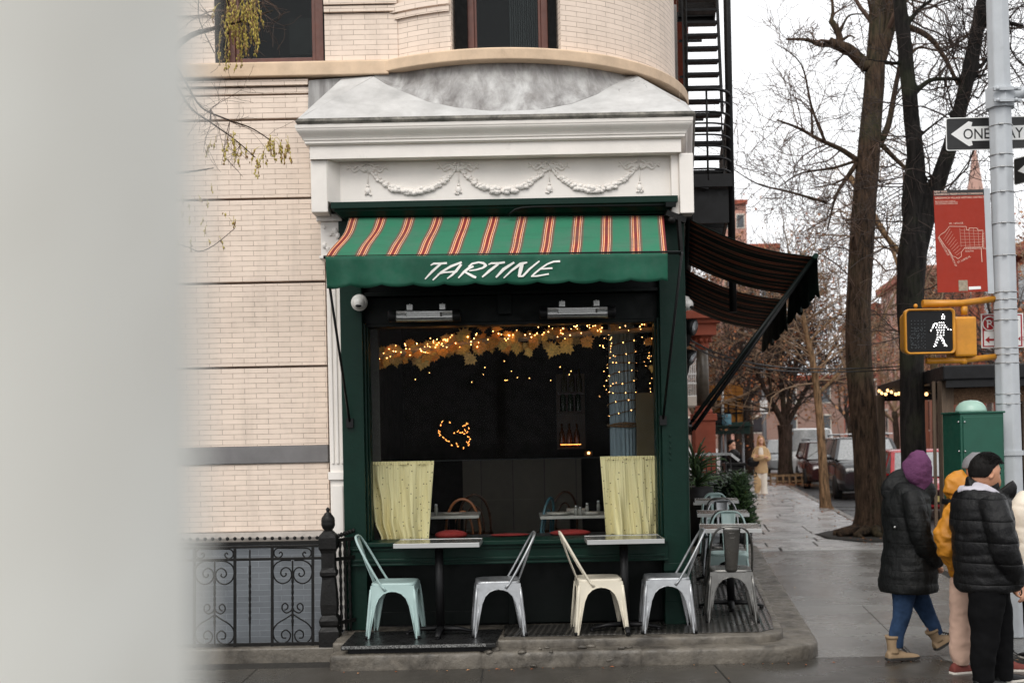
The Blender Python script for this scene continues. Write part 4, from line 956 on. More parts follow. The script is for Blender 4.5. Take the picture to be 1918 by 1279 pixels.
bentwood(1040, 12.8, 'dark bentwood chair behind the table set with plates', .5)
# ------------------------------------------------------------------ metal chairs and outdoor tables
M_teal = mat('pale_turquoise_paint', srgb(156,178,175), .08, 6, .38, .08, .12, 40, .002, chip=.76, chipc=(.10,.07,.05))
M_cream = mat('worn_cream_paint', srgb(206,198,180), .1, 6, .42, .08, .12, 40, .002, chip=.71, chipc=(.16,.08,.04), dirt=.6, dirtc=srgb(150,132,104))
M_silver = mat('galvanised_steel', (.40,.41,.42), .2, 7, .46, .14, .2, 50, .003, metal=.85, dirt=.68, dirtc=(.12,.11,.10))
M_gun = mat('dark_steel', (.17,.165,.155), .2, 7, .32, .1, .12, 50, .002, metal=.85)
M_tt = mat('slate_table_top', (.05,.052,.05), .2, 5, .16, .06, .05, 60, .001)
M_edge = mat('aluminium_edge', (.5,.5,.49), .03, 3, .42, .03, 0, metal=.9)
def metal_chair(name, label):
    """stamped steel cafe chair, faces +X, feet at z=0"""
    t = thing(name, (0, 0, 0), label, 'chair'); s = .176; H = .452
    m = MB()
    def sq(r, z, k=.06): return [p.to_3d()+Vector((0,0,z)) for p in round_corner([(-r,-r*.98),(r,-r*.98),(r,r*.98),(-r,r*.98)], k, 5)]
    m.loft([sq(s+.004, H-.055), sq(s+.008, H-.012), sq(s+.004, H-.002), sq(s-.012, H+.002), sq(s-.04, H-.006), sq(s-.1, H-.010)], 0, True); m.build('seat', M_silver, t)
    # four legs: each a folded corner of two tapering sheets that flow into the apron arch
    def plate_(side, half):
        pts = []; zt = H-.02
        out = [(s+.006, zt), (s+.02, .30), (s+.046, .0)]
        inn = [(s+.018, .0), (s-.012, .16), (s-.036, .27), (s-.062, .33), (s-.10, .366), (s-.14, .382), (0.0, .386), (0.0, zt)]
        return [(half*u, z) for u, z in out + inn]
    def ow(z): return s + .004 + .044*(1-z/H)
    for ax, ay in ((1,1),(1,-1),(-1,1),(-1,-1)):
        m = MB()
        for ori in (0, 1):
            q = plate_(ori, ay if ori == 0 else ax); ring = []
            for u, z in q:
                o_ = ow(z); ring.append(Vector((ax*o_, u, z)) if ori == 0 else Vector((u, ay*o_, z)))
            inner = [p - (Vector((ax, 0, 0)) if ori == 0 else Vector((0, ay, 0)))*.006 for p in ring]
            n = len(ring); fs = [list(range(n)), list(range(2*n-1, n-1, -1))] + [(i, n+i, n+(i+1) % n, (i+1) % n) for i in range(n)]
            flip = (ax if ori == 0 else -ay) * (ay if ori == 0 else ax)
            # rolled lip along the inner edge
            lip = [ring[k] + (Vector((ax, 0, 0)) if ori == 0 else Vector((0, ay, 0)))*.002 for k in range(3, 10)]
            m.add(ring + inner, fs, 0); m.tube(lip, .0045, 6)
        # pressed flute running down the corner
        m.tube([(ax*(ow(z)-.006), ay*(ow(z)-.006), z) for z in (.0, .1, .2, .3, .4)], [.011, .012, .013, .014, .012], 8)
        m.tube([(ax*(ow(z)+.001), ay*(ow(z)-.03), z) for z in (.05, .15, .27)], [.003, .006, .004], 6); m.tube([(ax*(ow(z)-.03), ay*(ow(z)+.001), z) for z in (.05, .15, .27)], [.003, .006, .004], 6)
        m.build('leg', M_silver, t)
        f = MB(); f.lathe([(.0, 0), (.014, 0), (.015, .02), (.01, .025)], (ax*(ow(0)-.006), ay*(ow(0)-.006), -.001), 8); f.build('foot', M_black, t)
    # hoop backrest
    hp_ = []
    for k in range(33):
        a = PI*k/32; y = .19*math.cos(a); yy = (abs(math.cos(a))**.55)*(1 if math.cos(a) > 0 else -1)
        z = H-.03 + (.415)*math.sin(a)**.62 if math.sin(a) > 0 else H-.03
        f = (z-(H-.03))/.415; x = -.085 - .235*f**.95
        hp_.append(Vector((x, .186*yy if f < .97 else .186*yy, z)))
    hp_ = [Vector((-.07, .186, H-.05))] + hp_ + [Vector((-.07, -.186, H-.05))]
    m = MB(); m.tube(hp_, .0105, 8)
    for s_ in (-1, 1): m.tube([(-.06, s_*.182, H-.06), (-.085, s_*.184, H-.02)], [.016, .008], 8)
    m.build('back_hoop', M_silver, t)
    m = MB()
    def slat(u, v):
        z = lerp(H-.02, H+.375, v); f = max(0, (z-(H-.03))/.415); x = lerp(-.178, -.312, smooth(v*.9+.05)) - .03*math.sin(PI*v)*(1); x = -.176-.03*math.sin(min(1, v*1.6)*PI/2)*1.0 - .112*v**1.3
        wd = lerp(.05, .075, v); y = (u-.5)*2*wd; x += .012*(1-((u-.5)*2)**2)*-1
        return Vector((x, y, z))
    m.grid(slat, 10, 16, 0); m.build('back_slat', M_silver, t, solid=.003)
    em = MB(); ring = round_corner([(-.026, .26), (.026, .26), (.026, .30), (-.026, .30)], .012, 4)
    em.tube([slat(.5+p.x/.13, (p.y)/.395+.12) + Vector((-.003, 0, 0)) for p in ring] , .0022, 5); em.build('pressed_emblem', M_silver, t)
    return t
proto = metal_chair('metal_chair', 'pale turquoise metal cafe chair facing right at the left front table')
proto['group'] = 'stamped metal cafe chairs outside the shop'
G = 'galvanised_steel'
def setmat(root, mm):
    for ch in root.children: ch.data.materials.clear(); ch.data.materials.append(mm) if ch.name.split('.')[0] != 'foot' else ch.data.materials.append(M_black)
ZU = .203
def chair_at(px, Y, face, label, mm, yaw=0, first=False, z=ZU, x=None):
    xx = P(px, 1100, Y).x if x is None else x
    rz = (0 if face > 0 else PI) + yaw
    if first: proto.location = (xx, Y, z); proto.rotation_euler = (0, 0, rz); return proto
    return dup(proto, (xx, Y, z), rz, label, {G: mm})
chairs = []
chair_at(932, 9.93, -1, 'silver metal chair facing left at the left front table', M_silver, .06)
chair_at(1121, 9.93, 1, 'worn cream metal chair facing right at the right front table', M_cream, .04)
chair_at(1248, 9.93, -1, 'silver metal chair facing left at the right front table', M_silver, -.04)
side = [(10.42, 1, M_gun, 'dark silver metal chair with its back to the camera beside the green corner pillar', ZU), (11.75, -1, M_teal, 'nearest pale turquoise chair on the side street, facing out from behind the first side table', ZU),
        (12.5, 1, M_gun, 'dark steel chair between the first and second side street tables', ZU), (13.75, -1, M_silver, 'silver chair behind the second side street table', ZU),
        (14.9, 1, M_gun, 'dark hooped steel chair in front of the third side street table', ZU), (16.6, -1, M_teal, 'turquoise chair behind the third side street table', .131), (17.5, 1, M_teal, 'farthest turquoise chair on the side street, beside the shrub', .131)]
for Y, f, mm, lb, z in side:
    chair_at(0, Y, 1, lb, mm, (PI/2 if f > 0 else -PI/2) - .146 + (.04 if f > 0 else -.05), z=z, x=wallx(Y)+ (.36 if Y < 11 else .40))
chair_at(741, 9.93, 1, proto['label'], M_teal, -.05, first=True); 
for ch in proto.children:
    d = ch.data.copy(); ch.data = d; d.materials[0] = M_teal if not ch.name.startswith('foot') else M_black
def out_table(name, label, x0, x1, y0, y1, z, floor, rz=0, mtop=None):
    cx, cy = (x0+x1)/2, (y0+y1)/2; t = thing(name, (cx, cy, floor), label, 'table', 'metal edged tables outside the shop')
    m = MB(); m.box((x0+.004, y0+.004, z-.02), (x1-.004, y1-.004, z)); m.build('tabletop', mtop or M_tt, t, bevel=.003)
    m = MB()
    for a, b in (((x0, y0), (x1, y0+.004)), ((x0, y1-.004), (x1, y1)), ((x0, y0+.004), (x0+.004, y1-.004)), ((x1-.004, y0+.004), (x1, y1-.004))): m.box((*a, z-.036), (*b, z+.002))
    m.build('edge_band', M_edge, t, bevel=.0015)
    m = MB(); m.tube([(cx, cy, floor+.04), (cx, cy, z-.03)], .036, 12); m.box((cx-.16, cy-.16, z-.036), (cx+.16, cy+.16, z-.02)); m.build('pedestal', M_black, t)
    m = MB()
    for i, j in ((1,0),(-1,0),(0,1),(0,-1)):
        m.tube([(cx, cy, floor+.055), (cx+i*.16, cy+j*.16, floor+.05), (cx+i*.3, cy+j*.27, floor+.02)], [(.035,.026),(.028,.018),(.018,.012)], 8); m.lathe([(0,0),(.02,0),(.018,.018),(0,.02)], (cx+i*.28, cy+j*.25, floor), 8)
    m.build('foot', M_black, t)
    if rz: t.rotation_euler[2] = rz
    return t
ZTB = .985
tl_, tr_ = P(738, 1024, 9.68), P(900, 1024, 9.68)
out_table('cafe_table', 'square metal edged table in front of the left curtain', tl_.x, tr_.x, 9.68, 10.11, ZTB, ZU-.003, -.04)
tl_, tr_ = P(1100, 1018, 9.68), P(1245, 1018, 9.68)
out_table('cafe_table', 'square metal edged table in front of the right curtain', tl_.x, tr_.x, 9.68, 10.11, ZTB, ZU)
M_tt2 = mat('pale_wet_table_top', (.22,.21,.19), .2, 6, .22, .1, .1, 50, .001)
for Y, lb, z in ((11.05, 'nearest side street table beside the green corner pillar', ZU), (13.1, 'second side street table from the corner', ZU), (15.55, 'third side street table near the dark hedge', ZU), (18.4, 'farthest side street table in front of the dark hedge', .013)):
    x = wallx(Y)+.42; out_table('cafe_table', lb, x-.31, x+.25, Y-.31, Y+.31, z+.765, z, -.146, M_tt2)
# ------------------------------------------------------------------ iron fence and newel
FY = 9.95
def F2(px, py, d=0): p = P(px, py, FY+d); return p
def spiral(cx, cy, r0, r1, a0, turns, n=26): return [(cx + lerp(r0, r1, t)*math.cos(a0+2*PI*turns*t), cy + lerp(r0, r1, t)*math.sin(a0+2*PI*turns*t)) for t in [k/n for k in range(n+1)]]
fe = thing('iron_fence', F2(480, 1215), 'black wrought iron area fence with scroll panels in front of the grey brick base', 'fence')
fe.location.z = .1; ORG[fe.name] = Vector(fe.location)
yl = lambda px: -(px-480)*.012
m = MB()
for y, h in ((1016, .03), (1023, .02), (1046, .022), (1205, .026)): m.bar(F2(-200, y+8+yl(0)), F2(604, y+yl(604)), .03 if y < 1020 else .02, h)
m.build('rail', M_iron, fe, bevel=.003)
m = MB()
for px in range(-190, 600, 14): m.ball(F2(px, 1008+yl(px)), .017, 6, 0, (1, .6, 1))
m.build('crest', M_iron, fe)
for pan in range(-3, 2):
    x0 = 510 + (pan-1)*146; x1 = x0+76; xc = (x0+x1)/2; d = yl(xc)
    for px in (x0, x1): m = MB(); m.bar(F2(px, 1022+yl(px)), F2(px, 1225+yl(px)), .022, .022); m.build('post', M_iron, fe)
    m = MB()
    def T(pts, r=.0065): m.tube([F2(p.x, p.y+d) for p in spl([(x, y, 0) for x, y in pts], 4)], r, 6)
    for s_ in (-1, 1):
        m = MB()
        T([(xc, 1027), (xc+s_*22, 1027)] + [(xc+s_*26+s_*9*math.sin(a), 1036-9*math.cos(a)) for a in [PI*k/8 for k in range(9)]] + [(xc+s_*26+q, y) for q, y in [(-s_*4, 1043), (-s_*7, 1038), (-s_*4, 1034), (-s_*1, 1037)]])
        big = [(xc+s_*(x), y) for x, y in [(3, 1050), (20, 1050), (33, 1058), (36.5, 1072), (32, 1086), (20, 1093), (8, 1089), (2, 1079), (4, 1068), (12, 1063), (20, 1067), (22, 1075), (17, 1080), (12, 1077), (13, 1073)]]
        T(big)
        T([(xc+s_*x, y) for x, y in [(15, 1143), (10, 1140), (9, 1134), (14, 1130), (19, 1134), (19, 1142), (12, 1148), (3, 1144), (0, 1138)]])
        T([(xc+s_*x, y) for x, y in [(0, 1150), (12, 1158), (28, 1168), (36, 1180), (34, 1196), (22, 1205), (8, 1200), (4, 1188), (12, 1180), (20, 1185), (19, 1194), (12, 1195)]])
        m.build('scroll', M_iron, fe)
    for px, nm in ((xc, 'twisted_bar'), (x0-42, 'twisted_bar')):
        m = MB(); pts = [F2(px, lerp(1030 if px != xc else 1050, 1205, k/50)+d) for k in range(51)]
        m.tube(pts, [.007 + (.005*abs(math.sin(k*.9)) if 8 < k < 40 else 0) for k in range(51)], 6); m.build(nm, M_iron, fe)
nw = thing('newel_post', F2(617, 1215), 'rusty black cast iron newel post with ball finial at the end of the fence', 'post'); ORG[nw.name] = Vector(nw.location)
c = F2(617, 1100); kx = 2200/FY
def zz(py): return P(617, py, FY).z
def sqr(w, py, n=4):
    k = w/2/kx; return [Vector((c.x+sx*k, FY+sy*k, zz(py))) for sx, sy in ((-1,-1),(-.6,-1),(.6,-1),(1,-1),(1,-.6),(1,.6),(1,1),(.6,1),(-.6,1),(-1,1),(-1,.6),(-1,-.6))]
m = MB(); m.loft([sqr(w, y) for w, y in ((38,1222),(38,1180),(34,1176),(30,1172),(34,1168),(36,1160),(32,1154),(26,1150),(29,1148),(31,1130),(28,1105),(24,1084),(24,1080),(30,1076),(31,1070),(27,1066),(25,1062),(25,1035),(28,1030),(33,1026),(33,1006),(30,1001),(24,998),(16,993))], 0, False)
roughen(m, .0025, 40); m.build('shaft', M_iron, nw, bevel=.004)
m = MB(); m.lathe([(r/kx, zz(y)) for r, y in ((0,997),(9,996),(8,992),(11,988),(13,983),(13,979),(12.6,977),(13,975),(12,969),(9,965),(7,963),(7,961),(3,959),(3,957),(4,954),(2.5,951),(0,949))][:], (c.x, FY, 0), 16); m.build('finial', M_iron, nw)
sd = thing('iron_fence', P(648, 1200, 10.1), 'short return of black iron fence between newel post and green shopfront', 'fence'); sd['group'] = 'iron fence runs'; fe['group'] = 'iron fence runs'
m = MB(); a, b = F2(628, 1012, .02), P(662, 1000, 10.16)
for z in (a.z, a.z-.16, .3): m.bar((a.x, a.y, z), (b.x, b.y, z), .025, .03)
m.build('rail', M_iron, sd)
m = MB()
for k in range(7): p = a.lerp(b, k/6.); m.ball(p+Vector((0, 0, .03)), .018, 6, 0, (1, 1, 1.3))
m.build('crest', M_iron, sd)
for k in range(1, 4):
    p = a.lerp(b, k/4.); m = MB(); m.tube([(p.x, p.y, lerp(a.z, .22, j/40)) for j in range(41)], [.008+.007*abs(math.sin(j*.8)) for j in range(41)], 6); m.build('twisted_bar', M_iron, sd)
m = MB(); m.box((XL, 9.86, -.02), (-1.48, 10.06, .12)); 
cp = m.build('area_coping', M_kerbst, None, bevel=.015); struct(cp)
m = MB(); m.box((XL, 10.06, -.05), (-1.48, LW+.02, -.02)); struct(m.build('area_floor', M_joint))
# ------------------------------------------------------------------ fire escape on the side street wall
fx = thing('fire_escape', (wallx(14), 14, 4.6), 'black iron fire escape with stair and curved balcony on the side of the cream building', 'fire escape')
def FE(Y, out, z): return Vector((wallx(Y)+out, Y, z))
zpl = 4.62
def balcony(z, ya, yb, out, nm):
    m = MB()
    for k in range(int((yb-ya)/.07)): y = ya+.04+k*.07; m.bar(FE(y, .02, z), FE(y, out, z), .03, .02)
    m.build('platform', M_black, fx)
    m = MB(); m.bar(FE(ya, .0, z), FE(ya, out, z), .02, .14); m.bar(FE(ya, out, z), FE(yb, out, z), .02, .14); m.bar(FE(yb, out, z), FE(yb, 0, z), .02, .14); m.bar(FE(ya+.02, .02, z-.02), FE(ya+.02, .3, z-.5+.42), .03, .03); m.build('platform_rim', M_black, fx)
    for i in range(8):
        zz_ = z+.13+i*.125; r = .25
        pts = [FE(ya, .0, zz_), FE(ya, out-r, zz_)] + [FE(ya+r-r*math.cos(t), out-r+r*math.sin(t), zz_) for t in [PI/2*k/6 for k in range(1, 7)]] + [FE(yb, out, zz_)]
        m = MB(); m.tube(pts, .011 if i < 7 else .017, 6); m.build('guard_rail', M_black, fx)
    for y, o_ in ((ya, .3), (ya+.3, out), ((ya+yb)/2, out), (yb, out)): m = MB(); m.tube([FE(y, o_, z), FE(y, o_, z+1.02)], .012, 6); m.build('baluster', M_black, fx)
balcony(zpl, 12.9, 16.4, .56, 'lower'); balcony(zpl+3.25, 14.2, 17.0, .54, 'upper')
m = MB(); m.box(FE(13.0, .05, zpl-.45), FE(13.04, .52, zpl-.08)); 
for k in range(6): m.box(FE(13.6+k*.4, .04, zpl-.4), FE(13.62+k*.4, .5, zpl-.32))
m.bar(FE(13.0, .02, zpl-.5), FE(16.4, .02, zpl-.5), .03, .05); m.bar(FE(13.0, .5, zpl-.42), FE(16.4, .5, zpl-.42), .03, .05); m.build('drop_ladder', M_black, fx)
for k in range(15):
    y = 13.05 + k*.1; z = zpl+.12+k*.185; m = MB(); m.bar(FE(y, .07, z), FE(y, .47, z), .13, .03); m.build('tread', M_black, fx)
for o_ in (.06, .48):
    m = MB(); m.bar(FE(12.95, o_, zpl), FE(14.5, o_, zpl+2.75), .012, .1); m.bar(FE(12.95, o_, zpl+.75), FE(14.5, o_, zpl+3.5), .02, .02); m.build('stringer', M_black, fx)
for k in range(12):
    y = 13.3+k*.28; m = MB(); m.tube([FE(y, .10, zpl+.0), FE(y, .10, zpl+3.2)], .009, 5); m.build('baluster', M_black, fx)
for k, z in enumerate((.5, 1.05, 1.6, 2.2, 2.7)): m = MB(); m.bar(FE(13.6, .10, zpl+z), FE(16.4, .10, zpl+z+.0), .02, .03); m.bar(FE(16.4, .02, zpl+z), FE(16.4, .34, zpl+z), .03, .03); m.build('cross_bar', M_black, fx)
m = MB(); m.tube([FE(13.2, .56, 3.2), FE(13.2, .56, 9.2)], .042, 8); m.build('ladder_guide', M_black, fx)
# ------------------------------------------------------------------ lamp pole, signs, signals at the right
M_gal = mat('grey_pole_paint', srgb(176,180,184), .08, 5, .55, .1, .2, 60, .003, chip=.74, chipc=(.09,.08,.07), dirt=.66, dirtc=srgb(120,122,124))
PYP = 10.4
pl_ = thing('street_light_pole', (P(1897, 1000, PYP).x+.02, PYP, 0), 'grey tapered street light pole with banded signs at the right edge', 'pole')
pa, pb = P(1899, 1180, PYP), P(1866, -60, PYP)
def pol(t): return pa.lerp(pb, t)
m = MB(); m.tube([Vector((pa.x, pa.y, 0))] + [pol(t) for t in (0.0, .2, .5, .8, 1.0)] + [pol(1.0)+Vector((-.05, 0, 2.2))], [.125, .122, .115, .104, .1, .098, .085], 8, sm=False); m.build('shaft', M_gal, pl_, bevel=.012)
def py2t(py): return (1180-py)/1240
for py in (237, 292, 316, 362, 420, 480, 548, 562, 580, 600, 652, 664, 680, 738, 756):
    p = pol(py2t(py)); r = .098+.012*(py/1000); m = MB(); m.lathe([(r+.0015, -.003), (r+.003, 0), (r+.0015, .003)], p, 16); m.box(p+Vector((-.02-.04, -r-.012, -.006)), p+Vector((.02-.04, -r-.004, .006))); m.build('steel_band', M_edge, pl_)
m = MB(); p = pol(py2t(186)); m.lathe([(.118, -.09), (.128, -.085), (.128, .085), (.118, .09)], p, 8, 0, False)
for z in (-.05, .05): m.box(p+Vector((-.11, -.15, z-.012)), p+Vector((.13, -.12, z+.012))); m.ball(p+Vector((-.08, -.155, z)), .018, 6); m.ball(p+Vector((.08, -.155, z)), .018, 6)
m.build('clamp', M_gal, pl_)
m = MB(); m.tube([p+Vector((.1, .0, .0)), p+Vector((.2, -.03, .05)), p+Vector((.45, -.05, .2)), p+Vector((1.2, -.05, .45))], .048, 10); m.build('mast_arm', M_gal, pl_)
m = MB(); p = pol(py2t(848)); m.lathe([(.125, -.02), (.128, -.02), (.128, .02), (.125, .02)], p, 8, 0, False); m.build('clamp', M_gal, pl_)
M_blk = mat('sign_black', (.012,.012,.012), .1, 10, .5, bump=0); M_wht = mat('sign_white', srgb(228,228,226), .04, 10, .5, bump=0)
M_redsg = mat('sign_red', srgb(158,32,40), .06, 10, .5, bump=0); M_rust2 = mat('sign_rust_red', srgb(146,42,24), .06, 8, .6, bump=0, spec=.3, chip=.80, chipc=srgb(210,190,175))
M_mapln = mat('sign_pale_ink', srgb(222,190,172), .05, 30, .6, bump=0)
# one way sign
def one_way(name, label, c0, ux, w_, h_):
    """c0 lower left corner, ux along the board"""
    ux = Vector(ux).normalized(); uz = Vector((0, 0, 1)); n = ux.cross(uz)
    t = thing(name, c0, label, 'sign', 'one way signs on the light pole')
    def B(x, y, d=0): return c0 + ux*x + uz*y + n*d
    m = MB(); m.prism([B(x, y) for x, y in [(p.x, p.y) for p in round_corner([(0, 0), (w_, 0), (w_, h_), (0, h_)], .02, 4)]], n*.004); m.build('board', M_wht, t)
    m = MB(); m.prism([B(p.x, p.y, .0045) for p in round_corner([(.008, .008), (w_-.008, .008), (w_-.008, h_-.008), (.008, h_-.008)], .016, 4)], n*.001); m.build('black_field', M_blk, t)
    m = MB(); cy = h_/2; a = [(.045, cy), (.21, h_-.035), (.245, h_-.045), (.235, h_*.72), (w_-.03, h_*.72), (w_-.03, h_*.28), (.235, h_*.28), (.245, .045), (.21, .035)]
    m.add([B(x, y, .0062) for x, y in a], [list(range(len(a)))]); m.build('arrow', M_wht, t)
    m = MB(); text_into(m, 'ONE WAY', B(.155, cy-.047, .0072), ux, uz, .132, depth=0, bold=.008, sx=.9); m.build('lettering', M_blk, t)
    return t
c0 = P(1772, 283, 10.56); one_way('one_way_sign', 'black and white ONE WAY arrow sign behind the grey pole, pointing left', c0, (1, .06, .02), .88, .295)
c0 = P(1900, 348, 10.5); one_way('one_way_sign', 'smaller ONE WAY sign turned edge-on at the right of the pole', c0, (.42, -.9, 0), .62, .24)
# landmark district sign
c0 = P(1756, 548, 10.36); W_, H_ = (P(1850, 548, 10.36)-c0).length, (P(1756, 357, 10.36).z-c0.z)
t = thing('district_sign', c0, 'rust red historic district map sign with black header strapped to the grey pole', 'sign')
ux = (P(1850, 546, 10.36)-c0).normalized(); uz = (P(1748, 357, 10.36)-c0).normalized(); nn = ux.cross(uz).normalized()
def B(x, y, d=0): return c0 + ux*(x*W_) + uz*(y*H_) + nn*d
m = MB(); m.prism([B(0,0), B(1,0), B(1,1), B(0,1)], nn*.006); m.build('board', M_rust2, t)
m = MB(); m.prism([B(0,.945,.0065), B(1,.945,.0065), B(1,1,.0065), B(0,1,.0065)], nn*.001); m.build('header', M_blk, t)
m = MB(); k_ = W_
text_into(m, 'NEW YORK', B(.01,.977,.0085), ux, uz, .022, depth=0, bold=.01); text_into(m, 'LANDMARKS PRESERVATION COMMISSION', B(.01,.952,.0085), ux, uz, .0225, depth=0, bold=.01, sx=.98)
text_into(m, 'GREENWICH VILLAGE HISTORIC DISTRICT', B(.02,.915,.008), ux, uz, .024, depth=0, bold=.006, sx=.95)
for i, tx in enumerate(('Sign for district made possible by', 'THE GREENWICH FOUNDATION', 'THE LANDMARKS FOUNDATION')): text_into(m, tx, B(.02,.888-.014*i,.008), ux, uz, .014, depth=0, sx=.95)
text_into(m, 'W. 14TH ST.', B(.28,.663,.008), ux, uz, .024, depth=0); text_into(m, 'WASHINGTON SQ', B(.58,.415,.008), ux, uz, .022, depth=0); text_into(m, 'SOUTH', B(.58,.39,.008), ux, uz, .022, depth=0)
def rot2(a): return ux*math.cos(a)+uz*math.sin(a), uz*math.cos(a)-ux*math.sin(a)
for tx, x, y, a, s_ in (('WASHINGTON ST', .035, .54, -1.1, .023), ('GREENWICH ST', .23, .415, -1.18, .023), ('ST. LUKES PL', .42, .28, .42, .023), ('UNIVERSITY PL', .96, .43, 1.52, .02)):
    q, r = rot2(a); text_into(m, tx, B(x, y, .008), q, r, s_, depth=0)
m.build('lettering', M_mapln, t)
m = MB()
def ml(pts, wd=.0035):
    for (a, b) in zip(pts[:-1], pts[1:]):
        p, q = B(*a, .0075), B(*b, .0075); d = (q-p).normalized(); s_ = d.cross(nn)*wd/2; m.add([p+s_, p-s_, q-s_, q+s_], [(0,1,2,3)])
ml([(.07,.545),(.1,.565),(.19,.59),(.27,.635),(.28,.645),(.62,.64),(.62,.61),(.67,.605),(.68,.625),(.83,.622),(.85,.6),(.95,.6),(.93,.5),(.93,.435),(.58,.435),(.5,.39),(.5,.35),(.43,.325),(.38,.345),(.33,.35),(.22,.43),(.2,.44),(.07,.545)])
for k in range(9): ml([(.16+.03*k, .52-.02*k), (.30+.028*k, .625-.028*k)], .0015)
for k in range(6): ml([(.5+.0*k, .455+.03*k), (.92, .455+.028*k)], .0015)
for k in range(5): ml([(.5+.09*k, .44), (.49+.09*k, .625)], .0015)
ml([(.90, .42), (.905, .29)], .005); m.build('map_lines', M_mapln, t)
m = MB(); m.prism([B(.42,.01,.0065), B(.60,.01,.0065), B(.60,.115,.0065), B(.42,.115,.0065)], nn*.002); m.build('sticker', mat('worn_sticker', srgb(150,138,120), .3, 30, .8), t)
m = MB(); m.prism([B(.62,.02,.0065), B(.86,.025,.0065), B(.86,.052,.0065), B(.62,.05,.0065)], nn*.002); m.build('sticker', M_wht, t)
m = MB(); m.prism([B(1.0,-.02,-.01), B(1.13,-.02,-.01), B(1.13,1.01,-.01), B(1.0,1.01,-.01)], nn*.012); m.build('mounting_strip', M_gal, t)
# no parking sign
c0 = P(1838, 652, 10.56); W_, H_ = (P(1918, 650, 10.56)-c0).length, P(1838, 588, 10.56).z-c0.z; ux, uz = Vector((1, .02, .0)).normalized(), Vector((0, 0, 1)); nn = ux.cross(uz)
t = thing('parking_sign', c0, 'white and red no parking sign with left arrow half hidden behind the pole', 'sign')
m = MB(); m.prism([B(0,0), B(1,0), B(1,1), B(0,1)], nn*.004); m.build('board', M_wht, t)
m = MB(); e = .035
for a, b in (((.03,.03),(.97,.03+e)), ((.03,.97-e),(.97,.97)), ((.03,.03+e),(.03+e,.97-e)), ((.97-e,.03+e),(.97,.97-e))): m.prism([B(a[0],a[1],.0045), B(b[0],a[1],.0045), B(b[0],b[1],.0045), B(a[0],b[1],.0045)], nn*.001)
m.prism([B(.06,.5,.0045), B(.34,.5,.0045), B(.34,.93,.0045), B(.06,.93,.0045)], nn*.001)
m.prism([B(.09,.24,.0045), B(.19,.34,.0045), B(.19,.27,.0045), B(.42,.27,.0045), B(.42,.21,.0045), B(.19,.21,.0045), B(.19,.14,.0045)], nn*.001); m.build('red_marks', M_redsg, t)
m = MB(); cc = B(.2, .71, .0065); R_ = .062
m.tube([cc + ux*(R_*math.cos(a)) + uz*(R_*math.sin(a)) for a in [2*PI*k/24 for k in range(25)]], .006, 4); m.bar(cc - ux*.042 + uz*.042, cc + ux*.042 - uz*.042, .008, .004); text_into(m, 'P', B(.2, .71, .0065)-ux*.03-uz*.036, ux, uz, .1, depth=0, bold=.01); m.build('lettering', M_wht, t)
m = MB(); text_into(m, 'NO', B(.5,.6,.0055), ux, uz, .07, depth=0, bold=.01); text_into(m, 'ANYTIME', B(.45,.2,.0055), ux, uz, .05, depth=0, bold=.01); m.build('red_lettering', M_redsg, t)
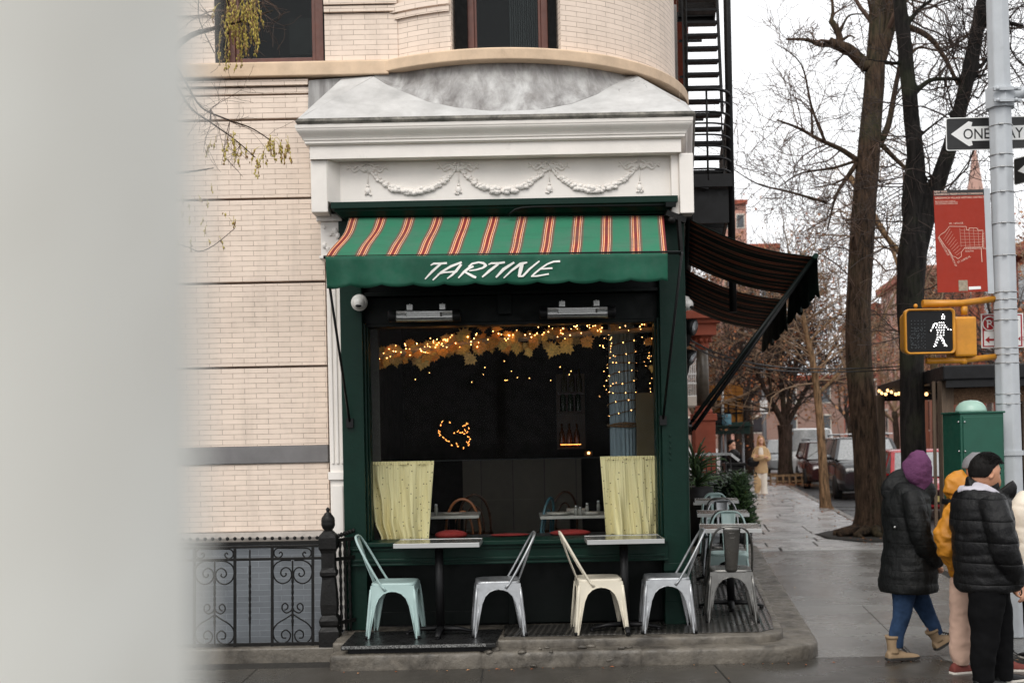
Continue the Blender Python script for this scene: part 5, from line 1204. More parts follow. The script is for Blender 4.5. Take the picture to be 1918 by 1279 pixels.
# pedestrian signal
M_yel = mat('signal_yellow', srgb(190,128,30), .2, 7, .42, .1, .2, 40, .003, chip=.75, chipc=srgb(150,110,60), dirt=.64, dirtc=srgb(130,92,30))
M_led = emit('white_led', (1, .98, .96), 2.6); M_dled = mat('unlit_led', srgb(74,80,84), .2, 40, .3)
SYY = 10.2
def ped_signal(name, label, full=True):
    t = thing(name, P(1742, 620, SYY), label, 'signal'); a, b = P(1696, 664, SYY), P(1789, 577, SYY); c = (a+b)/2; w_, h_ = (b.x-a.x)/2, (b.z-a.z)/2
    def rc(s_, Y, r): return [Vector((c.x+p.x, Y, c.z+p.y)) for p in round_corner([(-w_*s_, -h_*s_), (w_*s_, -h_*s_), (w_*s_, h_*s_), (-w_*s_, h_*s_)], r, 5)]
    m = MB(); m.loft([rc(.9, SYY+.015, .03), rc(.93, SYY-.004, .03), rc(.97, SYY-.012, .035), rc(1, SYY, .04), rc(1, SYY+.05, .04), rc(.96, SYY+.06, .04), rc(.9, SYY+.2, .05)], 0, True, False); m.loft([rc(.9, SYY+.2, .05), rc(.1, SYY+.2, .004)], 0, False, True); m.build('housing', M_yel, t)
    m = MB(); m.loft([rc(.93, SYY+.012, .03), rc(.05, SYY+.0121, .002)], 0, False, False); m.build('face', M_black, t)
    m = MB()
    for j in range(9):
        for i in range(5):
            m.ball((c.x-w_*.72+i*w_*.13, SYY+.01, c.z-h_*.72+j*h_*.15), .0045, 5)
    for k in range(60): m.ball((c.x-w_*.6+random.Random(k).uniform(-.2, .35)*w_, SYY+.01, c.z-h_*.72+random.Random(k+99).uniform(0, .9)*h_), .004, 5)
    m.build('unlit_dots', M_dled, t); stuff(bpy.data.objects[bpy.data.objects[-1].name]) if False else None
    m = MB(); dots = []
    def ln(x0, y0, x1, y1, n): dots.extend([(lerp(x0, x1, k/(n-1)), lerp(y0, y1, k/(n-1))) for k in range(n)])
    Z = lambda px, py: (1640+px*.3048, 330+py*.3049)
    for s_ in ((415,850,415,850,2),(408,862,423,862,2),(409,875,422,875,2),
        (392,900,418,900,3),(378,915,424,915,4),(372,930,420,930,4),(378,945,420,945,4),(382,960,418,960,3),(380,975,418,975,3),
        (366,905,342,945,4),(352,925,340,950,2),(424,915,446,940,3),(446,940,462,943,2),(376,905,356,912,2),
        (380,990,360,1045,5),(392,988,372,1040,4),(405,985,420,1010,3),(414,1010,436,1042,4),(400,995,424,1040,4)):
        ln(*s_)
    for px, py in dots: x, y = Z(px, py); m.ball(P(x, y, SYY+.008), .0058, 6)
    m.build('walking_figure', M_led, t)
    if full:
        m = MB(); q_ = P(1830, 592, SYY+.06); m.box(P(1790, 668, SYY+.06), (q_.x, SYY+.3, q_.z)); m.build('second_head', M_yel, t, bevel=.02)
        m = MB(); A, Bq, Cq = P(1728, 569, SYY+.12), P(1800, 568, SYY+.12), P(1862, 560, PYP); m.tube([A, Bq, Cq], [.036,.03,.03], 10); m.tube([P(1806, 590, SYY+.12), P(1806, 574, SYY+.12)], .03, 8); m.ball(P(1715, 573, SYY+.1), .02, 8); m.build('mounting_arm', M_yel, t); m = MB(); A, Bq, Cq = P(1735, 676, SYY+.12), P(1800, 675, SYY+.12), P(1864, 668, PYP); m.tube([A, Bq, Cq], .028, 10)
        m.tube([P(1805, 670, SYY+.12), P(1805, 682, SYY+.12)], .03, 8); m.build('mounting_arm', M_yel, t)
    return t
ped_signal('pedestrian_signal', 'yellow framed pedestrian signal showing a white walking figure of lights')
# green control cabinet
M_cab = mat('cabinet_green', srgb(16,74,58), .12, 6, .5, .1, .15, 60, .002, chip=.8, chipc=(.06,.1,.08))
a, b = P(1803, 1010, 10.12), P(1880, 772, 10.12); t = thing('control_cabinet', ((a.x+b.x)/2, 10.3, a.z), 'dark green traffic control cabinet with pale dome fixed to the grey pole', 'cabinet')
m = MB(); m.box((a.x, 10.12, a.z), (b.x, 10.54, b.z)); m.build('case', M_cab, t, bevel=.01)
m = MB(); m.box((a.x-.012, 10.11, b.z-.005), (b.x+.012, 10.55, b.z+.012)); m.build('lid', M_cab, t, bevel=.004)
m = MB(); m.box((a.x+.02, 10.105, a.z+.03), (b.x-.02, 10.12, b.z-.03)); m.build('door', M_cab, t, bevel=.005)
m = MB()
for z in (.06, .4, .75, 1.0): m.ball((a.x-.004, 10.15, lerp(a.z, b.z, z*.93)), .012, 6); m.ball((a.x+.03, 10.1, lerp(a.z, b.z, z*.93)), .01, 6)
m.build('bolt', M_alu, t)
d = P(1821, 768, 10.3); m = MB(); m.lathe([(.135, .0), (.13, .02), (.12, .05), (.095, .08), (.055, .1), (0, .106)], (d.x, 10.33, b.z+.01), 24); m.build('dome', mat('pale_green_dome', srgb(150,182,168), .06, 8, .4), t)
# ------------------------------------------------------------------ blurred white post close to the camera
M_post = mat('weathered_white_post', srgb(234,233,225), .10, 3.2, .6, .1, .1, 6, .004, dirt=.5, dirtc=srgb(186,178,164))
ang = math.atan((959-338)/FP) + math.asin(.10/.36); D = .36
po_ = thing('white_post', (-D*math.sin(ang), D*math.cos(ang), -.13), 'blurred pale white post close to the camera filling the left side', 'post')
m = MB(); m.tube([(-D*math.sin(ang)+.02*z_, D*math.cos(ang), z_) for z_ in (-.13, .5, 1, 1.5, 2, 2.5, 3.2)], .10, 48); 
for p in m.v: p.x += -.031
m.build('shaft', M_post, po_)
m = MB(); m.lathe([(.0, 0), (.13, 0), (.13, .12), (.10, .16)], (-D*math.sin(ang)-.036, D*math.cos(ang), -.13), 32); m.build('base_ring', M_post, po_)
# ------------------------------------------------------------------ people
def limb(mb, pts, rad, step=.014, pitch=0, amp=0, wr=0, n=20, wf=9, seed=0, expo=.55):
    """lofted limb or garment along a smooth path; pitch/amp quilt it into puffer baffles, wr adds creases"""
    pts = [Vector(p) for p in pts]; rad = [(r, r) if isinstance(r, (int, float)) else r for r in rad]
    rr_ = [Vector((a, b, 0)) for a, b in rad]
    k = max(2, int((pts[1]-pts[0]).length/step))
    P2, R2 = [], []
    for i in range(len(pts)-1):
        kk = max(2, int((pts[i+1]-pts[i]).length/step)); a, b, c, d = [pts[min(max(0, q), len(pts)-1)] for q in (i-1, i, i+1, i+2)]; e, f, g, h = [rr_[min(max(0, q), len(pts)-1)] for q in (i-1, i, i+1, i+2)]
        for j in range(kk):
            t = j/kk
            cm = lambda A, B_, C_, D_: .5*((2*B_) + (C_-A)*t + (2*A-5*B_+4*C_-D_)*t*t + (3*B_-A-3*C_+D_)*t*t*t)
            P2.append(cm(a, b, c, d)); R2.append(cm(e, f, g, h))
    P2.append(pts[-1]); R2.append(rr_[-1])
    s_ = 0; rs = []
    for i in range(len(P2)):
        if i: s_ += (P2[i]-P2[i-1]).length
        q = 1.0
        if pitch: q += amp*(abs(math.sin(PI*s_/pitch + seed))**expo - .7)
        rs.append((max(.003, R2[i].x*q), max(.003, R2[i].y*q)))
    b = len(mb.v); mb.tube(P2, rs, n)
    if wr:
        for i in range(b, len(mb.v)):
            p = mb.v[i]; nv = noise.noise_vector(p*wf + Vector((seed, 0, 0))); nv2 = noise.noise_vector(p*wf*2.6); mb.v[i] = p + nv*wr + nv2*wr*.5
    return mb
def cloth_m(name, col, rough=.8, bump=.3, bs=120, var=.15, spec=.3, sheen=0, sc_=5, bd=.002):
    return mat(name, col, var, sc_, rough, .08, bump, bs, bd, spec=spec)
M_skin = cloth_m('skin', srgb(196,142,112), .5, .06, 200, .06, .4); M_skinp = cloth_m('pale_skin', srgb(214,164,138), .5, .06, 200, .06, .4)
M_hairb = mat('black_hair', (.006,.005,.0045), .4, 30, .6, bump=.8, spec=.12, bscale=90, bdist=.006, stretch=(1, 1, .3)); M_hairbl = mat('blonde_hair', srgb(150,110,64), .35, 20, .5, bump=.5, stretch=(1, 1, .2))
def puffmat(name, col, pitch, rough, spec, off=0.0, sm=1.3):
    t = NT(name); v = t.obj(); s = t.sep(v); n = t.noise(t.obj((1, 1, .35)), 13, 5, .65, .3); n2 = t.noise(v, 42, 4, .7)
    seam = t.math('POWER', t.math('ABSOLUTE', t.math('SINE', t.math('MULTIPLY', t.math('ADD', s[2], off), PI/pitch))), .35)
    h = t.math('ADD', t.math('MULTIPLY', seam, sm), t.math('ADD', t.math('MULTIPLY', n, 1.4), t.math('MULTIPLY', n2, .45)))
    c = t.mix(t.noise(v, 9, 4), tuple(x*.6 for x in col), tuple(x*1.5 for x in col)); r = t.ramp(n, [(.3, rough-.08), (.7, rough+.1)])
    t.set(c, r, 0, spec); t.bump(h, .75, .016); return t.m
M_puff = puffmat('black_nylon', (.0055,.0055,.006), .15, .45, .22); M_puff2 = puffmat('dark_coat_nylon', (.0055,.006,.006), .105, .5, .2, 0.0, .35)
M_yelj = cloth_m('mustard_nylon', srgb(182,120,34), .5, .35, 50, .12, .35, bd=.005); M_crj = cloth_m('cream_nylon', srgb(222,212,196), .5, .3, 50, .08, .35, bd=.005)
M_purple = cloth_m('purple_knit', srgb(96,58,88), .9, .9, 70, .25, .1, bd=.010); M_jean = cloth_m('blue_denim', srgb(42,60,86), .9, .5, 90, .45, .1, sc_=9, bd=.004)
M_blktr = cloth_m('black_trousers', (.005,.005,.0055), .9, .3, 80, .2, .08); M_beige = cloth_m('pink_beige_joggers', srgb(192,160,142), .9, .3, 140, .08, .2); M_greyh = cloth_m('grey_fleece', srgb(176,172,180), .9, .4, 160, .08, .2)
M_boot = cloth_m('tan_boot_leather', srgb(142,120,94), .7, .3, 60, .2, .3); M_sole = mat('dark_rubber', (.02,.018,.016), .2, 20, .7); M_whsole = mat('white_rubber', srgb(205,198,188), .1, 20, .6); M_rshoe = cloth_m('maroon_suede', srgb(110,58,52), .8, .3, 90, .2, .2)
M_blaz = cloth_m('beige_wool', srgb(196,164,124), .85, .3, 120, .1, .2); M_whtr = cloth_m('cream_trousers', srgb(228,218,204), .85, .3, 120, .06, .2); M_eye = mat('dark_eye', (.01,.008,.007), rough=.15, bump=0); M_lip_ = cloth_m('lip', srgb(176,104,92), .5, 0); M_grbe = cloth_m('grey_beanie_knit', srgb(120,118,120), .9, .6, 150, .12, .1)
def frame(f, tilt=0):
    f = Vector(f).normalized(); u = Vector((0, 0, 1)); s_ = u.cross(f).normalized(); u = f.cross(s_).normalized(); return f, s_, u
def head_mb(c, f, sz=1.0):
    """face with brow, nose, lips, chin and ears; c = centre of skull"""
    f, s_, u = frame(f); c = Vector(c); m = MB()
    def Q(a, b, d): return c + (f*a + s_*b + u*d)*sz
    NU, NV = 32, 28; rings = []
    for i in range(NV+1):
        t = -1 + 2*i/NV; d = .118*t; ring = []
        r = math.sqrt(max(0.0004, 1-t*t))
        for j in range(NU):
            a = 2*PI*j/NU; ca, sa = math.cos(a), math.sin(a)
            fr, sd = .098, .076
            if t < 0: sd *= 1 - .22*(-t); 
            x = fr*r*ca; y = sd*r*sa
            if ca > 0:
                x *= .93
                if t < -.1: x += .030*smooth((-t-.1)/.6)*(ca**2)*(1 if t > -.9 else .4)
                x -= .010*math.exp(-((t+.02)/.16)**2)*ca**4          # eye line
                x += .006*math.exp(-((t-.16)/.1)**2)*ca**3            # brow
                x += .010*math.exp(-((t+.80)/.12)**2)*ca**6           # chin
            else:
                if t < -.35: x *= 1-.45*smooth((-t-.35)/.5)
                x *= 1.06
            ring.append(Q(x, y, d))
        rings.append(ring)
    m.loft(rings, 0, True, True)
    m.loft([[Q(.078+q, w_*x, z+dz) for x, dz, q in ((-1,0,-.01),(-.5,.0,.4*h_),(0,.0,h_),(.5,.0,.4*h_),(1,0,-.01),(0,-.0,-.03))] for w_, z, h_ in ((.008,.018,.010),(.010,-.002,.020),(.014,-.018,.030),(.017,-.026,.030),(.012,-.034,.016))], 0)
    m.loft([[Q(.083+.012*math.cos(a)*h_, .024*math.sin(a)*w_, z+.0) for a in [2*PI*k/10 for k in range(10)]] for z, w_, h_ in ((-.068,.6,.5),(-.062,1,1.3),(-.056,1,.9),(-.052,1,1.3),(-.045,.6,.6))], 0)
    for e in (-1, 1):
        k_ = MB(); m.loft([[Q(-.004+.019*math.cos(a)*w_, e*(.07+o_), -.005+.032*math.sin(a)*w_) for a in [2*PI*k/12 for k in range(12)]] for w_, o_ in ((.7,-.006),(1,.004),(1.05,.012),(.8,.013),(.3,.006))], 0)
    return m, Q
def hand_mb(m, wrist, d, palm_n, sz=1.0, curl=.5):
    """palm and five separate bent fingers"""
    d = Vector(d).normalized(); pn = Vector(palm_n).normalized(); s_ = d.cross(pn).normalized(); w_ = Vector(wrist)
    limb(m, [w_, w_+d*.045*sz, w_+d*.09*sz], [(.026*sz, .017*sz), (.036*sz, .015*sz), (.034*sz, .012*sz)], n=12)
    for i, L in enumerate((.066, .076, .072, .056)):
        b = w_ + d*.085*sz + s_*(-.028+.0187*i)*sz; q = d
        pts = [b-d*.012*sz]; 
        for k in range(3): pts.append(pts[-1] + q*L*sz/2.4); q = (q*math.cos(curl) + pn*math.sin(curl)).normalized()
        limb(m, pts, [.0095*sz, .009*sz, .0085*sz, .007*sz], n=8)
    b = w_ + d*.03*sz - s_*.03*sz; q = (d*.6 - s_*.7 + pn*.2).normalized(); limb(m, [b, b+q*.03*sz, b+(q+d*.5).normalized()*.062*sz], [.012*sz, .0105*sz, .008*sz], n=8)
def body_obj(t, head, f, neck, chest, pelvis, sh, el, wr_, hip, kn, an, skin, hz=1.0, palm=None, curl=.6):
    m, Q = head_mb(head, f, hz)
    limb(m, [Vector(head)-Vector((0,0,.06*hz))-Vector(f).normalized()*.015, neck], [.052, .058]); 
    limb(m, [neck, Vector(neck)-Vector((0,0,.05)), chest, (Vector(chest)+Vector(pelvis))/2, pelvis, Vector(pelvis)-Vector((0,0,.06))], [(.055,.055), (.11,.08), (.15,.10), (.13,.09), (.15,.11), (.1,.09)])
    for i in (0, 1):
        limb(m, [sh[i], el[i], wr_[i]], [.048, .040, .026], n=14)
        d = Vector(wr_[i])-Vector(el[i]); hand_mb(m, wr_[i], d, palm[i] if palm else Vector(f), hz, curl)
        limb(m, [hip[i], kn[i], an[i]], [.082, .055, .038], n=14)
    o = m.build('body', skin, t); remesh(o, .0075, 2); bake(o)
    if hz > .1:
        e = MB()
        for s_ in (-1, 1): e.ball(Q(.079, s_*.029, .0), .0095*hz, 8)
        e.build('eyes', M_eye, o)
        l_ = MB(); 
        for z in (-.056, -.062): l_.loft([[Q(.0965+.004*math.cos(a)-.010*(y/.02)**2, y, z+.004*math.sin(a)*(1-(y/.026)**2)) for a in [2*PI*k/8 for k in range(8)]] for y in (-.02,-.01,0,.01,.02)], 0)
        l_.build('lips', M_lip_, o)
        b_ = MB()
        for s_ in (-1, 1): b_.tube([Q(.086-.02*((x-.03)/.02)**2*.35, s_*x, .026+.004*math.sin((x-.012)*90)) for x in (.014, .022, .03, .038, .045)], [.0025,.004,.004,.0035,.002], 6)
        b_.build('eyebrows', M_hairb, o)
    return Q
def garment(t, name, lofts, mt, vox=.0085, it=2, **kw):
    m = MB()
    for a in lofts: limb(m, *a[:2], **(a[2] if len(a) > 2 else {}))
    o = m.build(name, mt, t); remesh(o, vox, it); bake(o); return o
def shoe(t, ankle, toe_dir, L, mats, name='shoe', h=.1, up=(0, 0, 1), shaft=0, hw=.042):
    """shoe from heel to toe; ankle = joint above heel; toe_dir on the sole plane"""
    f = Vector(toe_dir).normalized(); u = Vector(up); u = (u - f*u.dot(f)).normalized(); s_ = u.cross(f); c = Vector(ankle)
    def Q(a, b, d): return c + f*a + s_*b + u*(d-h)
    prof = [(-.075, .034, .065), (-.06, .038, .085), (-.02, hw-.004, .098), (.03, hw-.002, .088), (.07, hw+.001, .066), (.12, hw+.004, .052), (.16, hw, .044), (.19, hw-.01, .036), (.205, hw-.024, .024)]
    k = L/.28; rings = []
    for a, b, d in prof: rings.append([Q(a*k, b*math.cos(q)*(1 if math.sin(q) > -.3 else .92), max(.018, .018 + (d-.018)*math.sin(q)) if math.sin(q) > 0 else .018) for q in [2*PI*j/18 for j in range(18)]])
    m = MB(); m.loft(rings, 0, True)
    if shaft: limb(m, [Q(-.02, 0, .06), Q(-.02, 0, h), Q(-.025, 0, h+shaft)], [(.045, .05), (.044, .048), (.052, .056)], wr=.004)
    o = m.build(name, mats[0], t); remesh(o, .006, 2); bake(o)
    s2 = MB(); s2.loft([[Q(a*k, b*1.06*math.cos(q), z) for a, b, q in [(prof[0][0]-.004, .0, 0)]] and [Q(x, y, z) for x, y in [(-.08*k, -.025), (-.06*k, -.04), (.05*k, -hw), (.13*k, -hw-.006), (.18*k, -hw+.01), (.21*k, -.012), (.212*k, .012), (.18*k, hw-.01), (.13*k, hw+.006), (.05*k, hw), (-.06*k, .04), (-.08*k, .025)]] for z in (.0, .021)], 0, False)
    s2.build('sole', mats[1], o, bevel=.004)
    if shaft:
        l = MB()
        for k in range(6):
            z0 = lerp(.055, h+shaft*.6, k/6); x0 = lerp(.085, .022, min(1, k/4)); l.tube([Q(x0, -.022, z0), Q(x0+.012, 0, z0+.012), Q(x0-.006, .022, z0+.016)], .0035, 5); l.tube([Q(x0, .022, z0), Q(x0+.014, 0, z0+.010), Q(x0-.006, -.022, z0+.016)], .0035, 5)
        l.build('laces', M_sole, o)
        c2 = MB(); limb(c2, [Q(-.022, 0, h+shaft-.012), Q(-.023, 0, h+shaft+.012)], [(.056, .060), (.058, .062)], wr=.003); c2.build('cuff', mats[0], o)
    return o, Q
def V(*a): return Vector(a)

# --- woman in the purple hood, stepping to the right
Yw = 9.44; J = lambda px, py, dy=0: P(px, py, Yw+dy)
wm_ = thing('person', J(1700, 1235), 'person in a purple knit hood, long black quilted coat, blue jeans and tan boots, mid-stride', 'person', 'people waiting at the crossing')
f = V(.80, .58, -.08)
hd_ = J(1718, 884); nk = J(1706, 916); ch = J(1698, 960); pv = J(1700, 1060)
sh = [J(1712, 935, -.17), J(1690, 935, .17)]; el = [J(1722, 1010, -.24), J(1690, 1010, .24)]; wr_ = [J(1745, 1050, -.16), J(1738, 1050, .2)]
hip = [J(1698, 1070, -.09), J(1704, 1070, .09)]; kn = [J(1690, 1148, -.08), J(1732, 1140, .09)]; an = [J(1678, 1212, -.08), J(1752, 1190, .09)]
body_obj(wm_, hd_, f, nk, ch, pv, sh, el, wr_, hip, kn, an, M_skinp, .97)
garment(wm_, 'hood', [([J(1722, 848), J(1719, 868), J(1718, 888), J(1722, 904), J(1720, 920)], [(.06, .06), (.114, .123), (.122, .13), (.10, .108), (.08, .09)], dict(wr=.018, wf=14)), ([J(1723, 843), J(1722, 852)], [.03, .07])], M_purple, .008, 4)
cm_ = dict(pitch=.125, amp=.03, wr=.012, wf=9, n=40, expo=.4)
garment(wm_, 'coat', [([J(1704, 908), J(1700, 922), J(1697, 950), J(1697, 990), J(1699, 1020), J(1702, 1060), J(1701, 1098), J(1701, 1106)], [(.12, .12), (.165, .20), (.185, .23), (.175, .22), (.18, .22), (.215, .25), (.228, .26), (.215, .25)], cm_),
    ([J(1706, 925, -.16), J(1718, 970, -.24), J(1728, 1012, -.25), J(1742, 1038, -.2), J(1756, 1052, -.14)], [(.085, .09), (.088, .09), (.08, .082), (.075, .075), (.062, .062)], dict(pitch=.10, amp=.035, wr=.011, wf=12, n=24, expo=.4)),
    ([J(1694, 925, .16), J(1688, 970, .25), J(1690, 1012, .25), J(1726, 1046, .2)], [(.085, .09), (.085, .09), (.08, .08), (.065, .065)], dict(pitch=.10, amp=.035, wr=.011, wf=12, n=24, expo=.4)),
    ([J(1706, 903), J(1694, 910), J(1678, 926), J(1672, 938)], [(.05, .12), (.075, .15), (.07, .14), (.03, .09)], dict(wr=.006)),
    ([J(1730, 916, -.06), J(1741, 926, -.06), J(1748, 930, -.05)], [(.05, .09), (.045, .08), (.02, .05)], {})], M_puff2, .0085)
m = MB(); m.ball(J(1676, 987, -.22), .012, 8); m.build('snap_button', M_alu, wm_)
garment(wm_, 'jeans', [([hip[0]+V(0,0,.02), J(1693, 1110, -.08), kn[0], J(1680, 1185, -.08), J(1678, 1212, -.08)], [.105, .092, .072, .060, .054], dict(wr=.006, wf=16)), ([hip[1]+V(0,0,.02), J(1718, 1108, .09), kn[1], J(1748, 1172, .09), J(1755, 1188, .09)], [.105, .09, .07, .058, .052], dict(wr=.006, wf=16))], M_jean, .008)
shoe(wm_, J(1677, 1213, -.08), V(.93, .2, 0), .285, (M_boot, M_sole), 'boot', .095, shaft=.09)
_, Q = shoe(wm_, J(1757, 1190, .09), V(.86, .2, .42), .28, (M_boot, M_sole), 'boot', .095, up=V(-.4, 0, .9), shaft=.06)
# --- man in the black puffer, back turned three quarters
Ym = 8.43; J = lambda px, py, dy=0: P(px, py, Ym+dy)
mn = thing('person', J(1850, 1284), 'person with short black hair, grey hoodie collar and black puffer jacket, hands in pockets', 'person', 'people waiting at the crossing')
f = V(.98, .10, -.02); hd_ = J(1846, 885); nk = J(1838, 922); ch = J(1842, 980); pv = J(1850, 1090)
sh = [J(1858, 945, -.18), J(1826, 945, .18)]; el = [J(1880, 1040, -.25), J(1840, 1035, .25)]; wr_ = [J(1893, 1085, -.17), J(1862, 1085, .2)]
hip = [J(1850, 1100, -.1), J(1856, 1100, .1)]; kn = [J(1845, 1190, -.1), J(1872, 1190, .1)]; an = [J(1842, 1266, -.1), J(1880, 1262, .1)]
Q = body_obj(mn, hd_, f, nk, ch, pv, sh, el, wr_, hip, kn, an, M_skin, 1.13)
hm = MB(); rings = []
for i in range(17):
    t = 1 - i/16*1.0; ring = []   # cap of short hair: crown down to the nape at the back and to the fringe in front
    for j in range(32):
        a = 2*PI*j/32; ca = math.cos(a); lo = .48 if ca > .4 else lerp(.48, -.22, smooth((.4-ca)/.75)); tt = lerp(1, lo, i/16.); r = math.sqrt(max(.0002, 1-tt*tt))
        e = lerp(1.03, 1.09, smooth((tt+.2)/.6)); n_ = noise.noise(Vector((ca*3, math.sin(a)*3, tt*4)))*.05
        ring.append(Q(.098*r*ca*(e+n_)*(1.06 if ca < 0 else 1.02), .079*r*math.sin(a)*(e+n_*.7), .118*tt*(1.09+n_*.5)))
    rings.append(ring)
hm.loft(rings, 0, True, True); 
rr = random.Random(5)
for k in range(900):
    a = rr.uniform(0, 6.28); t = rr.uniform(.42, .99); r = math.sqrt(1-t*t); p = Q(.108*r*math.cos(a), .087*r*math.sin(a), .131*t); q = Q(.112*r*math.cos(a)+.016, .089*r*math.sin(a)+.004*math.sin(k), .1345*t); hm.tube([p, (p+q)/2+V(0,0,.002), q], [.0022, .002, .0006], 3)
hm.build('hair', M_hairb, mn)
garment(mn, 'hoodie_collar', [([Q(-.085, 0, -.095), Q(-.04, .088, -.115), Q(.035, .075, -.165), Q(.07, .0, -.19), Q(.035, -.075, -.165), Q(-.04, -.088, -.115), Q(-.085, 0, -.095)], [(.04, .046)]*7, dict(wr=.007, wf=22, n=14)), ([Q(-.05, .08, -.12), Q(-.115, .05, -.125), Q(-.13, 0, -.13), Q(-.115, -.05, -.125), Q(-.04, -.085, -.13)], [(.05, .05)]*5, dict(wr=.008, wf=20))], M_greyh, .006)
pm_ = dict(pitch=.15, amp=.065, wr=.010, wf=9, n=44, expo=.45)
garment(mn, 'puffer_jacket', [([J(1840, 915), J(1838, 925), J(1838, 955), J(1842, 1000), J(1848, 1050), J(1851, 1090), J(1852, 1104)], [(.10, .10), (.17, .19), (.205, .24), (.215, .25), (.222, .25), (.228, .25), (.20, .22)], pm_),
    ([J(1855, 935, -.18), J(1872, 985, -.27), J(1884, 1035, -.28), J(1896, 1070, -.2), J(1899, 1092, -.14)], [(.095, .10), (.098, .10), (.092, .09), (.085, .085), (.07, .07)], dict(pitch=.13, amp=.065, wr=.010, wf=11, n=26, expo=.45)),
    ([J(1826, 935, .18), J(1830, 985, .28), J(1842, 1035, .28), J(1868, 1080, .2)], [(.095, .10), (.095, .10), (.09, .09), (.075, .075)], dict(pitch=.13, amp=.065, wr=.010, wf=11, n=26, expo=.45)),
    ([J(1876, 915, -.02), J(1888, 928, -.03), J(1896, 934, -.03)], [(.05, .10), (.045, .09), (.02, .05)], {}), ([J(1812, 918), J(1840, 916), J(1868, 912)], [(.05, .10), (.05, .12), (.045, .11)], dict(wr=.004))], M_puff, .0085)
m = MB(); m.tube([J(1912, 1100, -.1), J(1914, 1110, -.1), J(1911, 1116, -.1)], .005, 6); m.build('drawstring', M_black, mn)
garment(mn, 'trousers', [([hip[0]+V(0,0,.04), J(1846, 1150, -.1), kn[0], J(1841, 1235, -.1), J(1842, 1276, -.1)], [(.13, .13), (.118, .12), (.098, .1), (.085, .09), (.075, .08)], dict(wr=.009, wf=10)), ([hip[1]+V(0,0,.04), J(1866, 1150, .1), kn[1], J(1876, 1235, .1), J(1878, 1272, .1)], [(.12, .13), (.112, .12), (.092, .1), (.08, .085), (.07, .075)], dict(wr=.009, wf=10))], M_blktr, .009)
for a in an: shoe(mn, Vector((a.x, a.y, .095)), V(.9, .35, 0), .29, (M_black, M_whsole))
# --- person in the mustard jacket behind
Yy = 8.95; J = lambda px, py, dy=0: P(px, py, Yy+dy)
yp = thing('person', J(1815, 1260), 'person in a mustard yellow hooded jacket, grey beanie and pink beige joggers, half hidden', 'person', 'people waiting at the crossing')
f = V(.85, .5, 0); hd_ = J(1832, 882); nk = J(1822, 915); ch = J(1818, 970); pv = J(1822, 1080)
sh = [J(1822, 935, -.18), J(1802, 935, .18)]; el = [J(1782, 1010, -.2), J(1792, 1010, .24)]; wr_ = [J(1800, 1062, -.2), J(1832, 1060, .2)]
hip = [J(1806, 1090, -.08), J(1836, 1090, .1)]; kn = [J(1800, 1170, -.08), J(1856, 1170, .1)]; an = [J(1798, 1240, -.08), J(1872, 1243, .1)]
Q = body_obj(yp, hd_, f, nk, ch, pv, sh, el, wr_, hip, kn, an, M_skin, 1.0)
garment(yp, 'beanie', [([Q(.0, 0, .14), Q(-.005, 0, .10), Q(-.008, 0, .05), Q(-.01, 0, .015)], [(.04, .05), (.088, .085), (.112, .098), (.112, .098)], dict(wr=.004, wf=18))], M_grbe, .007)
garment(yp, 'jacket', [([J(1820, 915), J(1818, 930), J(1814, 960), J(1816, 1010), J(1820, 1060), J(1822, 1078)], [(.1, .1), (.15, .19), (.17, .22), (.165, .21), (.17, .21), (.16, .2)], dict(pitch=.11, amp=.09, wr=.014, wf=16, n=40)),
    ([J(1808, 938, -.17), J(1786, 975, -.22), J(1774, 1005, -.22), J(1782, 1035, -.21), J(1800, 1062, -.19)], [(.075, .09), (.085, .09), (.092, .09), (.085, .085), (.06, .06)], dict(pitch=.12, amp=.09, wr=.022, wf=19, n=30)),
    ([J(1806, 938, .17), J(1794, 975, .24), J(1796, 1020, .25), J(1824, 1058, .2)], [(.08, .09), (.08, .09), (.075, .08), (.06, .06)], dict(pitch=.12, amp=.1, wr=.01)),
    ([J(1816, 898), J(1804, 908), J(1795, 920), J(1793, 932)], [(.06, .10), (.085, .13), (.08, .125), (.04, .09)], dict(wr=.022, wf=18))], M_yelj, .0085)
garment(yp, 'yoke', [([J(1797, 936), J(1796, 947)], [(.115, .19), (.115, .2)], {})], M_puff, .01)
garment(yp, 'joggers', [([hip[0]+V(0,0,.03), J(1803, 1130, -.08), kn[0], J(1798, 1215, -.08), J(1800, 1234, -.08), J(1800, 1244, -.08)], [(.105, .11), (.095, .1), (.083, .085), (.075, .078), (.068, .07), (.05, .055)], dict(wr=.011, wf=13)), ([hip[1]+V(0,0,.03), J(1848, 1130, .1), kn[1], J(1866, 1215, .1), J(1872, 1240, .1)], [(.105, .11), (.095, .1), (.08, .085), (.072, .075), (.05, .055)], dict(wr=.011, wf=13))], M_beige, .0085)
shoe(yp, Vector((an[0].x, an[0].y, .095)), V(.93, .3, 0), .29, (M_rshoe, M_whsole)); shoe(yp, Vector((P(1885, 1240, Yy).x, an[1].y-.12, .095)), V(.97, -.1, 0), .29, (M_rshoe, M_whsole))
